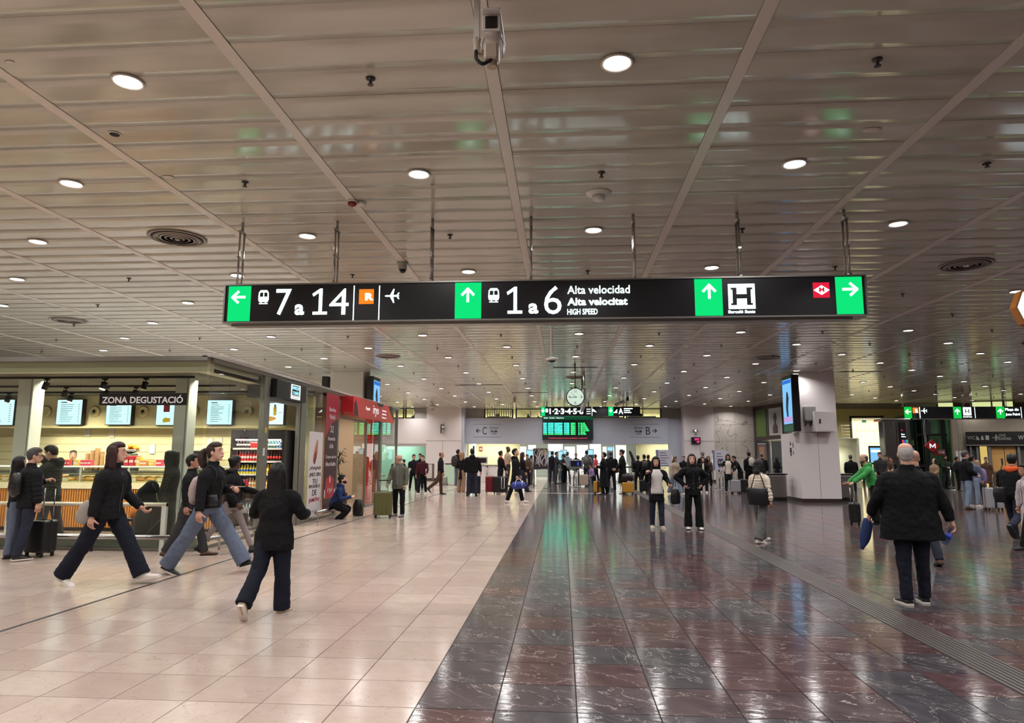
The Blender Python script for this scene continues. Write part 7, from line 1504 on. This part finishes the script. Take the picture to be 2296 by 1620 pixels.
# wall fixtures of the far wall
p = onY(993, 961, 43.88); t = thing('wall_lamp', 'black and chrome wall lantern on the white pillar', 'wall lamp', (p.x, 43.7, p.z)); boxo('back_plate', -.12, .02, -.02, .19, -.28, .28, BLK, t); b2 = NB(); tube(b2, [(.05, -.1, -.3), (.05, -.1, .3)], .09, 14); obj('chrome_tube', b2, STEEL, t)
p = onY(970, 912, 40); t = thing('dome_camera', 'white dome camera hanging on a thin rod before the white pillar', 'camera', (p.x, 40, p.z)); b2 = NB(); tube(b2, [(0, 0, 0), (0, 0, HC-p.z)], .025, 8); obj('rod', b2, PLW, t); b2 = NB(); lathe(b2, [(.17, .12), (.18, .0), (.14, -.1)], seg=20); obj('housing', b2, PLW, t); b2 = NB(); ell(b2, (0, 0, -.1), .13, .13, .14); obj('dome', b2, ALU, t)
p = onY(1154, 893, 36); t = thing('surveillance_camera', 'dark downward camera on a bracket left of the far sign', 'camera', (p.x, 36, p.z)); b2 = NB(); tube(b2, [(0, 0, .1), (0, 0, HC-p.z)], .03, 8); obj('stem', b2, BLK, t); b2 = NB(); rbox(b2, -.06, .06, -.08, .1, -.2, .08, .02); obj('body', b2, mat('aged_plastic', S(176, 160, 142), .5), t); boxo('cross_arm', -.2, .25, -.02, .02, .1, .14, BLK, t)
p = onY(1407, 890, 36); t = thing('surveillance_camera', 'dark downward camera on a bracket right of the far sign', 'camera', (p.x, 36, p.z)); b2 = NB(); tube(b2, [(0, 0, .1), (0, 0, HC-p.z)], .03, 8); obj('stem', b2, BLK, t); b2 = NB(); rbox(b2, -.06, .06, -.08, .1, -.2, .08, .02); obj('body', b2, BLK, t)
p = onY(1390, 903, 37); t = thing('surveillance_camera', 'white tube camera pointing left just above the far sign', 'camera', (p.x, 37, p.z)); b2 = NB(); tube(b2, [(-.25, 0, -.1), (.25, 0, .1)], .09, 12); obj('body', b2, PLW, t); b2 = NB(); tube(b2, [(.0, 0, .1), (0, 0, HC-p.z)], .025, 8); obj('stem', b2, PLW, t); b2 = NB(); tube(b2, [(-.26, 0, -.104), (-.27, 0, -.108)], .07, 12); obj('lens', b2, BLK, t)
# fixtures on the right pillar
p = onY(1560, 987, 43.95); t = thing('counter_display', 'small black display with magenta digits on the right white pillar', 'display', (0, 0, 0)); boxo('case', p.x-.28, p.x+.28, 43.85, 43.99, p.z-.2, p.z+.2, BLK, t); MG = emit('magenta', S(240, 60, 130), 1.6); text('202', (p.x+.05, 43.845, p.z+.08), XU, ZU, .3, .13, MG, t, bold=.02); text('49', (p.x+.12, 43.845, p.z-.09), XU, ZU, .2, .13, MG, t, bold=.02)
p = onY(1559, 965, 43.95); t = thing('emergency_light', 'small white emergency light above the magenta display', 'light', (0, 0, 0)); boxo('case', p.x-.17, p.x+.17, 43.9, 43.99, p.z-.07, p.z+.07, GREYP, t, r=.01); boxo('lens', p.x-.03, p.x+.05, 43.89, 43.9, p.z-.04, p.z+.04, emit('em_led', (1, 1, 1), 2), t)
p = onY(1560, 974, 43.98); o = boxo('small_sign', p.x-.1, p.x+.1, 43.975, 43.995, p.z-.12, p.z+.12, PLW, None, label='tiny white sign with dark symbol between light and display', cat_='sign'); b2 = NB(); flat(b2, [(-.06, -.02), (.06, .0), (.0, .08)], (p.x, 43.974, p.z), XU, ZU, -YU, .003); obj('symbol', b2, DKT, o)
# ------------------------------------------------------------------ green-panelled store on the right
STB = mat('store_brown', S(66, 54, 54), .5); STG = mat('store_green', S(84, 108, 46), .5)
def diag(u): return V((12.2+u*.9, 44.0-u*5.0, 0))         # store front line, u 0..1.25
dn = (diag(1)-diag(0)).normalized(); nn = V((dn.y, -dn.x, 0)); nn = nn if nn.x < 0 else -nn
def dplate(name, u0, u1, z0, z1, m, parent, off=0.0, th=.04, **k):
    a, b_ = diag(u0)+nn*off, diag(u1)+nn*off; b2 = NB(); prism(b2, [a+V((0, 0, z0)), b_+V((0, 0, z0)), b_+V((0, 0, z1)), a+V((0, 0, z1))], nn*th); return obj(name, b2, m, parent, **k)
sw = dplate('wall_store', 0, 1.3, 2.6, HC, STB, None, 0, .15, kind='structure')
dplate('wall_store', 0, .06, 0, 2.6, STB, None, 0, .15, kind='structure')
for u0, u1 in ((.08, .33), (.86, 1.28)): dplate('green_panel', u0, u1, 2.8, 4.45, STG, sw, .15, .02)
pa = dplate('advert_panel', .42, .72, 2.85, 4.45, PLW, None, .17, .03, label='upright store advert with a brown hourglass shape on white', cat_='advert')
dplate('print_area', .45, .69, 2.95, 4.25, mat('ad_grey', S(176, 184, 186), .5), pa, .2, .006); c = diag(.57)+nn*.21
b2 = NB(); tube(b2, [c+V((0, 0, 2.98)), c+V((0, 0, 3.3)), c+V((0, 0, 3.6)), c+V((0, 0, 3.9)), c+V((0, 0, 4.15))], [(.28, .01), (.3, .01), (.1, .01), (.22, .01), (.08, .01)], 10, ref=dn, up=ZU, sub=3); obj('picture', b2, mat('ad_brown', S(96, 54, 44), .5), pa)
c = diag(.2)+nn*.18; text('store', tuple(c+V((0, 0, 3.6))), dn, ZU, .5, .12, PLW, sw) if False else None
wn_ = struct('window_20', (lambda bm: (box(bm, 12.0, 12.05, 43.2, 43.3, 0, .02), bm)[1])(NB()), STB)
for u in (.34, .36, .64, .96, 1.28): dplate('mullion', u, u+.02, 0, 2.6, STEEL, wn_, .02, .06)
dplate('pane', .37, 1.27, .05, 2.58, GLASS, wn_, .03, .008)
o = dplate('poster', .1, .31, .6, 2.4, mat('poster_face', S(110, 96, 88), .5), None, .16, .03, label='dark framed poster beside the store window', cat_='poster'); dplate('picture', .14, .27, 1.0, 2.2, mat('poster_skin', S(170, 128, 104), .5), o, .19, .005); dplate('frame_line', .1, .31, 2.36, 2.4, PLW, o, .19, .01)
wallbox('wall_store_back', 15.6, 15.7, 37.5, 44, 0, 2.6, mat('store_cream', S(220, 220, 190), .5)); wallbox('ceiling_store', 12.4, 15.6, 37.5, 44, 2.55, 2.6, mat('store_cream', S(220, 220, 190), .5))
random.seed(9)
for k, (y, lb) in enumerate(((42.0, 'left'), (40.3, 'middle'), (38.8, 'right'))):
    t = thing('display_shelf', 'lit shelving with small goods in the store window, %s bay' % lb, 'shelf', (14.4, y, 0)); 
    for z in (.5, 1.0, 1.5, 2.0): boxo('shelf', -.3, .3, -.5, .5, z, z+.03, GREYP, t)
    for s in (-1, 1): boxo('side', -.3, .3, s*.52-.02, s*.52+.02, 0, 2.35, PLW, t)
    b2 = NB()
    for z in (.53, 1.03, 1.53, 2.03):
        for q in range(6): rbox(b2, -.25, -.1, -.45+q*.16, -.35+q*.16, z, z+random.uniform(.1, .3), .01, 1)
    obj('goods', b2, [mat('goods_dark', S(60, 80, 70), .4), mat('goods_pink', S(170, 110, 120), .4), mat('goods_green', S(90, 130, 90), .4)][k], t, kind='stuff')
# ------------------------------------------------------------------ right-hand lobby
wc = struct('wall_concrete', (lambda bm: (prism(bm, [(21.6, 39.6, 0), (36, 35.0, 0), (36, 35.3, 0), (21.6, 39.9, 0)], (0, 0, 3.95)), bm)[1])(NB()), CONC)
def cpt(px): # point on the concrete wall under a picture column
    r = ray(px, 1000); d = V((14.4, -4.6)); t_ = None
    # solve O + r*s = P + d*k
    a11, a12, a21, a22 = r.x, -d.x, r.y, -d.y; det = a11*a22-a12*a21; k = (a11*39.6-a21*21.6)/det; return V((21.6+d.x*k, 39.6+d.y*k, 0))
cdn = V((14.4, -4.6, 0)).normalized(); cn_ = V((-4.6, -14.4, 0)).normalized()
def cplate(name, px0, px1, z0, z1, m, parent, off=0.0, th=.03, **k):
    a, b_ = cpt(px0)+cn_*off, cpt(px1)+cn_*off; b2 = NB(); prism(b2, [a+V((0, 0, z0)), b_+V((0, 0, z0)), b_+V((0, 0, z1)), a+V((0, 0, z1))], cn_*th); return obj(name, b2, m, parent, **k)
for px in (2150, 2162): cplate('panel_joint', px, px+.6, 0, 3.95, mat('joint_dark', S(80, 72, 64), .8), wc, 0, .004)
WLIT = emit('clerestory', S(206, 216, 150), .95)
w = struct('window_21', (lambda bm: (prism(bm, [tuple(cpt(2130)+V((0, 0, 3.95))), tuple(cpt(2300)+V((0, 0, 3.95))), tuple(cpt(2300)+V((0, 0, 4.02))), tuple(cpt(2130)+V((0, 0, 4.02)))], cn_*.06), bm)[1])(NB()), BLK)
for a, b_ in ((2112, 2145), (2188, 2231), (2234, 2257), (2262, 2281)): cplate('pane', a, b_, 4.02, 4.62, WLIT, w, -.1, .02)
for a in (2146, 2232, 2258.5, 2283): cplate('mullion', a, a+2, 3.95, HC, BLK, w, -.1, .1)
# black restroom fascia, doorways
cs_ = thing('restroom_sign', 'black sign band with restroom symbols on the concrete wall', 'sign', (0, 0, 0)); z0, z1 = 2.28, 2.98
cplate('band', 2166, 2310, z0, z1, BLK, cs_, .05, .25); cplate('lower_edge', 2164, 2310, z0-.05, z0, ALU, cs_, .05, .27)
PGR = mat('print_grey', S(150, 148, 144), .5)
def ctext(s, px, z, w, h, m=PGR): text(s, tuple(cpt(px)+cn_*.305+V((0, 0, z))), cdn, ZU, w, h, m, cs_)
ctext('WC', 2176, 2.66, .36, .2); ctext('ONE', 2246, 2.78, .3, .13); ctext('HUNDRED', 2250, 2.6, .62, .13); ctext('WC', 2291, 2.66, .42, .24)
b2 = NB()
for px, q in ((2190, [(-.05, -.12), (.08, -.12), (.08, -.04), (-.05, .12)]), (2201, [(-.07, -.12), (.07, -.12), (.03, .1), (-.03, .1)]), (2212, [(-.08, -.12), (.08, -.12), (.08, .12), (-.08, .12)]), (2231, [(-.16, -.03), (.16, .03), (.16, .06), (-.16, .0)]), (2231, [(-.03, -.16), (.02, -.16), (.05, .16), (.0, .16)])): c = cpt(px)+cn_*.3+V((0, 0, 2.66)); flat(b2, q, c, cdn, ZU, cn_, .006)
obj('symbols', b2, PGR, cs_)
dd = struct('door_3', (lambda bm: (prism(bm, [tuple(cpt(2167)), tuple(cpt(2300)), tuple(cpt(2300)+V((0, 0, 2.2))), tuple(cpt(2167)+V((0, 0, 2.2)))], cn_*.02), bm)[1])(NB()), mat('lobby_dark', S(60, 58, 54), .6))
cplate('doorway', 2196, 2212, 0, 2.2, emit('warm_lobby', S(222, 190, 110), .8), dd, .02, .02)
for a, b_ in ((2221, 2249), (2250.5, 2276)):
    l_ = cplate('door_leaf', a, b_, .02, 2.2, mat('door_orange', S(186, 142, 84), .4), dd, .02, .04); cplate('push_plate', (a+b_)/2+5*(1 if a < 2240 else -1)*1.2, (a+b_)/2+5*(1 if a < 2240 else -1)*1.2+4, 1.2, 1.55, BLKM, l_, .06, .01)
for px, w_ in ((2186, 6), (2213, 7), (2278, 7), (2172, 5)): cplate('slanted_post', px, px+w_*.8, 0, 2.2, mat('post_grey', S(96, 96, 96), .5), dd, .1, .12)
cplate('low_panel', 2221, 2276, .0, .85, mat('panel_bronze', S(96, 78, 52), .3), dd, .07, .03)
for px in (2142, 2150): o = cplate('paper_notice', px, px+5, 1.35, 1.95, mat('paper', S(200, 200, 205), .7), None, 0, .015, label='%s white notice on the concrete wall left of the restroom sign' % ('left' if px < 2146 else 'right'), cat_='notice')
# lift shaft with black frames, metro signs
LX0, LX1, LY = onY(2046, 1000, 37).x, onY(2126, 1000, 37).x, 37.0
t = thing('lift_shaft', 'black steel and glass lift structure behind the metro sign', 'lift', (0, 0, 0))
for px0, px1 in ((2046, 2058), (2076, 2084), (2112, 2122)): a, b_ = onY(px0, 1000, LY).x, onY(px1, 1000, LY).x; boxo('upright', a, b_, LY, LY+.25, 0, 3.9, BLK, t)
for z in (3.7, 2.7, 1.1): boxo('cross_beam', LX0, LX1, LY+.02, LY+.2, z, z+.12, BLK, t)
boxo('glass_side', LX0, LX1, LY+.1, LY+.12, 0, 3.7, GREENGLASS, t); boxo('machine_box', onY(2077, 1000, 36.8).x, onY(2088, 1000, 36.8).x, 36.7, 37, 2.75, 3.4, BLKM, t); boxo('dark_core', LX0, onY(2076, 1000, LY).x, LY+.3, LY+1.6, 0, 3.8, BLKM, t)
wallbox('wall_behind_lift', onY(2040, 1000, 41).x, 22.5, 41, 41.1, 0, HC, mat('lobby_grey', S(150, 146, 132), .7))
for k, px in enumerate((2053, 2131)): x = onY(px, 1000, 36.6).x; o = boxo('glass_fin', x-.06, x+.06, 36.6, 36.9, 0, 3.9, GREENGLASS, None, label=['sparkling glass fin at the left of the lift frame', 'sparkling glass fin between lift and concrete wall'][k], cat_='glass fin')
Ym = 34.5
def mp_(px, py): return onY(px, py, Ym)
t = thing('metro_sign', 'dark red diamond sign with a white letter on a black pole', 'sign', (0, 0, 0)); c = mp_(2089, 999); b2 = NB(); flat(b2, [(-.36, 0), (0, -.3), (.36, 0), (0, .3)], c, XU, ZU, -YU, .08); obj('diamond', b2, mat('metro_red', S(150, 22, 28), .35), t); b2 = NB()
for q in ([(-.14, -.11), (-.09, -.11), (-.09, .11), (-.14, .11)], [(.09, -.11), (.14, -.11), (.14, .11), (.09, .11)], [(-.09, .11), (-.09, .03), (0, -.09), (.0, -.01)], [(.09, .11), (0, -.01), (0, -.09), (.09, .03)]): flat(b2, q, (c.x, Ym-.082, c.z), XU, ZU, -YU, .008)
obj('letter_m', b2, emit('metro_white', (.9, .9, .9), .8), t)
b2 = NB(); tube(b2, [(c.x-.25, Ym+.05, 0), (c.x-.25, Ym+.05, 3.4)], .05, 8); obj('pole', b2, BLK, t); c2 = mp_(2106, 1014); boxo('lower_plate', c2.x-.28, c2.x+.28, Ym-.02, Ym+.04, c2.z-.13, c2.z+.13, mat('metro_dark', S(104, 24, 26), .4), t, r=.02); text('TMB', (c2.x+.08, Ym-.03, c2.z), XU, ZU, .3, .12, PLW, t)
o = boxo('bracket', c.x-.25, c2.x, Ym-.0, Ym+.05, c2.z-.02, c2.z+.02, BLK, t)
# brushed steel portal with a narrow black info display
Yq = 36.0; sx = lambda px: onY(px, 1000, Yq).x
t = thing('steel_portal', 'tall brushed steel clad block with a curved top band, left of the lift', 'portal', (0, 0, 0)); boxo('cladding_panel', sx(1984), sx(2014), Yq, Yq+.6, 0, 3.45, STEEL, t, r=.06); boxo('cladding_panel', sx(2034), sx(2044), Yq, Yq+.6, 0, 3.45, STEEL, t, r=.03); boxo('cladding_panel', sx(2014), sx(2034), Yq+.05, Yq+.6, 0, 3.5, ALU, t); boxo('cap', sx(1980), sx(2046), Yq-.05, Yq+.65, 3.45, 3.55, ALU, t, r=.03)
t = thing('info_display', 'narrow black upright display with a tiny red dot and coloured line', 'display', (0, 0, 0)); boxo('case', sx(2018), sx(2031), Yq-.12, Yq+.05, 2.2, 3.35, BLK, t); b2 = NB(); ell(b2, (sx(2022), Yq-.125, 2.95), .04, .01, .04); obj('red_dot', b2, REDS, t); text('Bus', (sx(2024), Yq-.125, 2.75), XU, ZU, .16, .07, WHT, t); text('Metro', (sx(2025), Yq-.125, 2.63), XU, ZU, .2, .07, WHT, t)
for k, (c_, q) in enumerate((((230, 60, 90), 0), ((60, 80, 220), 1), ((50, 190, 90), 2))): boxo('colour_tile', sx(2021)+q*.1, sx(2021)+q*.1+.08, Yq-.13, Yq-.12, 2.33, 2.47, emit('tile%d' % k, S(*c_), 1), t)
# glowing panelled wall and screen totem, stairs railing
Yg = 42.0; gx = lambda px: onY(px, 1000, Yg).x
t = thing('light_wall', 'tall glowing cream wall of stained square panels', 'light wall', (0, 0, 0)); n_ = 7; a, b_ = gx(1913), gx(1980)
GL_ = mat('glow_panel', (.75, .68, .42), .5, em=(1, .93, .62), es=.5, var=.25, bscale=4)
for i in range(n_):
    for j in range(5):
        xx = a+(b_-a)*i/n_; boxo('panel', xx+.012, xx+(b_-a)/n_-.012, Yg, Yg+.04, .2+.74*j, .2+.74*(j+1)-.02, GL_, t)
boxo('frame', a-.08, a, Yg-.03, Yg+.1, 0, 3.98, BLK, t); boxo('frame', b_, b_+.15, Yg-.05, Yg+.1, 0, 4.05, mat('bronze_dark', S(70, 60, 48), .4), t); boxo('frame', a-.08, b_+.15, Yg-.04, Yg+.1, 3.92, 4.02, BLK, t)
boxo('coloured_print', gx(1936), gx(1946), Yg-.01, Yg, 3.62, 3.76, mat('print_teal', S(60, 130, 120), .5), t); boxo('coloured_print', gx(1963), gx(1974), Yg-.01, Yg, 3.66, 3.8, mat('print_red', S(220, 90, 60), .5), t)
area('light_wall_glow', ((a+b_)/2, Yg-.06, 2.0), (2.0, 3.4), 30, (1, .93, .66), (R(90), 0, 0), 160)
Yt = 38.5; tx = lambda px: onY(px, 1010, Yt).x; z1 = onY(1967, 999, Yt).z
t = thing('display_monitor', 'wide blue-lit screen on a black stand before the glowing wall', 'screen', (0, 0, 0)); boxo('housing', tx(1949), tx(1987), Yt, Yt+.12, z1-1.0, z1, BLK, t, r=.01); boxo('display', tx(1951), tx(1984), Yt-.01, Yt, z1-.9, z1-.1, emit('ad_blue', S(120, 180, 225), 1.1), t); boxo('picture', tx(1953), tx(1982), Yt-.014, Yt-.01, z1-.34, z1-.22, WHT, t); boxo('stand', tx(1962), tx(1974), Yt+.02, Yt+.1, 0, z1-1.0, BLK, t)
t = thing('railing', 'white mezzanine railing of horizontal bars right of the white column', 'railing', (0, 0, 0)); Yr = 43.0; a, b_ = onY(1884, 960, Yr).x, onY(1911, 960, Yr).x
for z in (3.3, 3.12, 2.94, 2.76, 3.5): b2 = NB(); tube(b2, [(a, Yr, z), (b_, Yr, z)], .03, 6); obj('bar', b2, PLW, t)
for x in (a+.1, b_-.1): boxo('post', x-.02, x+.02, Yr-.02, Yr+.02, 2.5, 3.52, PLW, t)
boxo('deck_edge', a, b_, Yr-.05, Yr+.5, 2.2, 2.5, WHITE, t); boxo('support', a+.1, a+.3, Yr+.1, Yr+.3, 0, 2.2, WHITE, t)
t = thing('railing', 'yellow-lit diagonal stair railing between glowing wall and steel portal', 'railing', (0, 0, 0)); Yr = 41.5
for k in range(6): z = 2.9-.28*k; p0, p1 = onY(1990, 1000, Yr).x, onY(2001, 1000, Yr).x; b2 = NB(); tube(b2, [(p0, Yr, z+.12), (p1+.2, Yr, z-.28)], .025, 6); obj('bar', b2, mat('brass', S(190, 176, 90), .35, metal=.5), t)
boxo('post', p0-.02, p0+.02, Yr-.02, Yr+.02, 0, 3.1, MATS['brass'], t)
wallbox('wall_lobby_back', 15.7, 36, 47, 47.2, 0, HC+.4, mat('lobby_back', S(176, 164, 112), .6)); wallbox('ceiling_lobby', 12.3, 36, 41, 47, HC+.1, HC+.2, mat('lobby_ceiling', S(150, 140, 110), .6))
# queue rope stand near the lift
g = onZ(2134, 1098, 0); t = thing('barrier_post', 'steel barrier post with layered base near the bearded man', 'barrier', (g.x, g.y, 0)); b2 = NB(); lathe(b2, [(.2, 0), (.2, .02), (.05, .04), (.05, .12), (.15, .13), (.15, .15)], seg=18); obj('base', b2, STEEL, t); b2 = NB(); tube(b2, [(0, 0, .03), (0, 0, 1.0)], .03, 8); obj('pole', b2, STEEL, t)
# upper office furniture seen as small silhouettes
t = thing('coat_stand', 'dark coat on a stand in the lit upper window', 'coat stand', (-2.3, 46.2, 3.98-.2)); b2 = NB(); tube(b2, [(0, 0, -.58), (0, 0, .65)], .02, 6); tube(b2, [(0, 0, .6), (-.15, 0, .68)], .015, 5); tube(b2, [(0, 0, .6), (.15, 0, .68)], .015, 5); obj('stand', b2, BLK, t); b2 = NB(); tube(b2, [(.05, 0, .05), (.08, 0, .3), (.03, 0, .58)], [(.2, .12), (.17, .12), (.07, .07)], 10, ref=XU, sub=2); obj('coat', b2, BLKM, t)
for k, (x, lb) in enumerate(((-9.9, 'person in dark clothes seated in the small lit upper window at the left'), (-1.55, 'person seated low in the lit upper window beside the coat stand'))): person(0, 0, 0, lb, face=170, Y=46.4, X=x*1.02, hgt=1.7, seat=.45 if k == 0 else .3, legs=((85, 85), (85, 85)), arms=(('to', (-.05, .2, .1)), ('to', (.05, .2, .1))), zoff=3.42, tc='black', bc='black', skin='l', hc='lbrown')
for x0, x1, lb in ((-5.0, -3.5, 'dark desk clutter behind the blinds window'), (1.9, 3.8, 'low dark desk in the upper window right of the far sign'), (4.4, 6.2, 'low dark desk in the rightmost upper window'), (-9.6, -9.2, 'dark desk in the small lit window at the left')):
    t = thing('office_desk', lb, 'desk', (0, 0, 0)); boxo('top', x0, x1, 45.5, 46.0, 4.18, 4.22, BLK, t); boxo('leg', x0, x0+.05, 45.5, 46, 3.2, 4.18, BLK, t); boxo('leg', x1-.05, x1, 45.5, 46, 3.2, 4.18, BLK, t); boxo('screen', (x0+x1)/2-.2, (x0+x1)/2+.1, 45.7, 45.75, 4.22, 4.4, BLK, t)
# ================================================================== turn lettering and sculpted figures into meshes, in one pass
bpy.context.view_layer.update()
dg = bpy.context.evaluated_depsgraph_get()
conv = []
for rec in PEND:
    o = rec[1]; me = bpy.data.meshes.new_from_object(o.evaluated_get(dg)); conv.append((rec, me))
for rec, me in conv:
    o = rec[1]
    if rec[0] == 'text':
        _, _, c, u, v, w, h, m, parent, th, label = rec
        co = [vv.co.copy() for vv in me.vertices]
        if not co: continue
        x0, x1 = min(p.x for p in co), max(p.x for p in co); y0, y1 = min(p.y for p in co), max(p.y for p in co); n = u.cross(v)
        sx = w/max(1e-6, x1-x0); sy = h/max(1e-6, y1-y0)
        for vv in me.vertices:
            p = vv.co; vv.co = c+u*((p.x-(x0+x1)/2)*sx)+v*((p.y-(y0+y1)/2)*sy)+n*(th*(.5+p.z/.04))
        me.materials.clear(); me.materials.append(m)
        nm = o.name; bpy.data.objects.remove(o); k = bpy.data.objects.new(nm.split('.')[0], me); COL.objects.link(k)
        if parent is not None: k.parent = parent
        if label: k['label'] = label
    else:
        _, _, extra = rec
        mods = list(o.modifiers)
        for q in mods: o.modifiers.remove(q)
        mats_ = [s.material for s in o.material_slots]
        if extra is not None:
            bm = bmesh.new(); bm.from_mesh(me); bm.from_mesh(extra); bm.to_mesh(me); bm.free()
        for p_ in me.polygons: p_.use_smooth = True; p_.material_index = 0 if len(mats_) < 2 else p_.material_index
        me.materials.clear()
        for q in mats_: me.materials.append(q)
        o.data = me
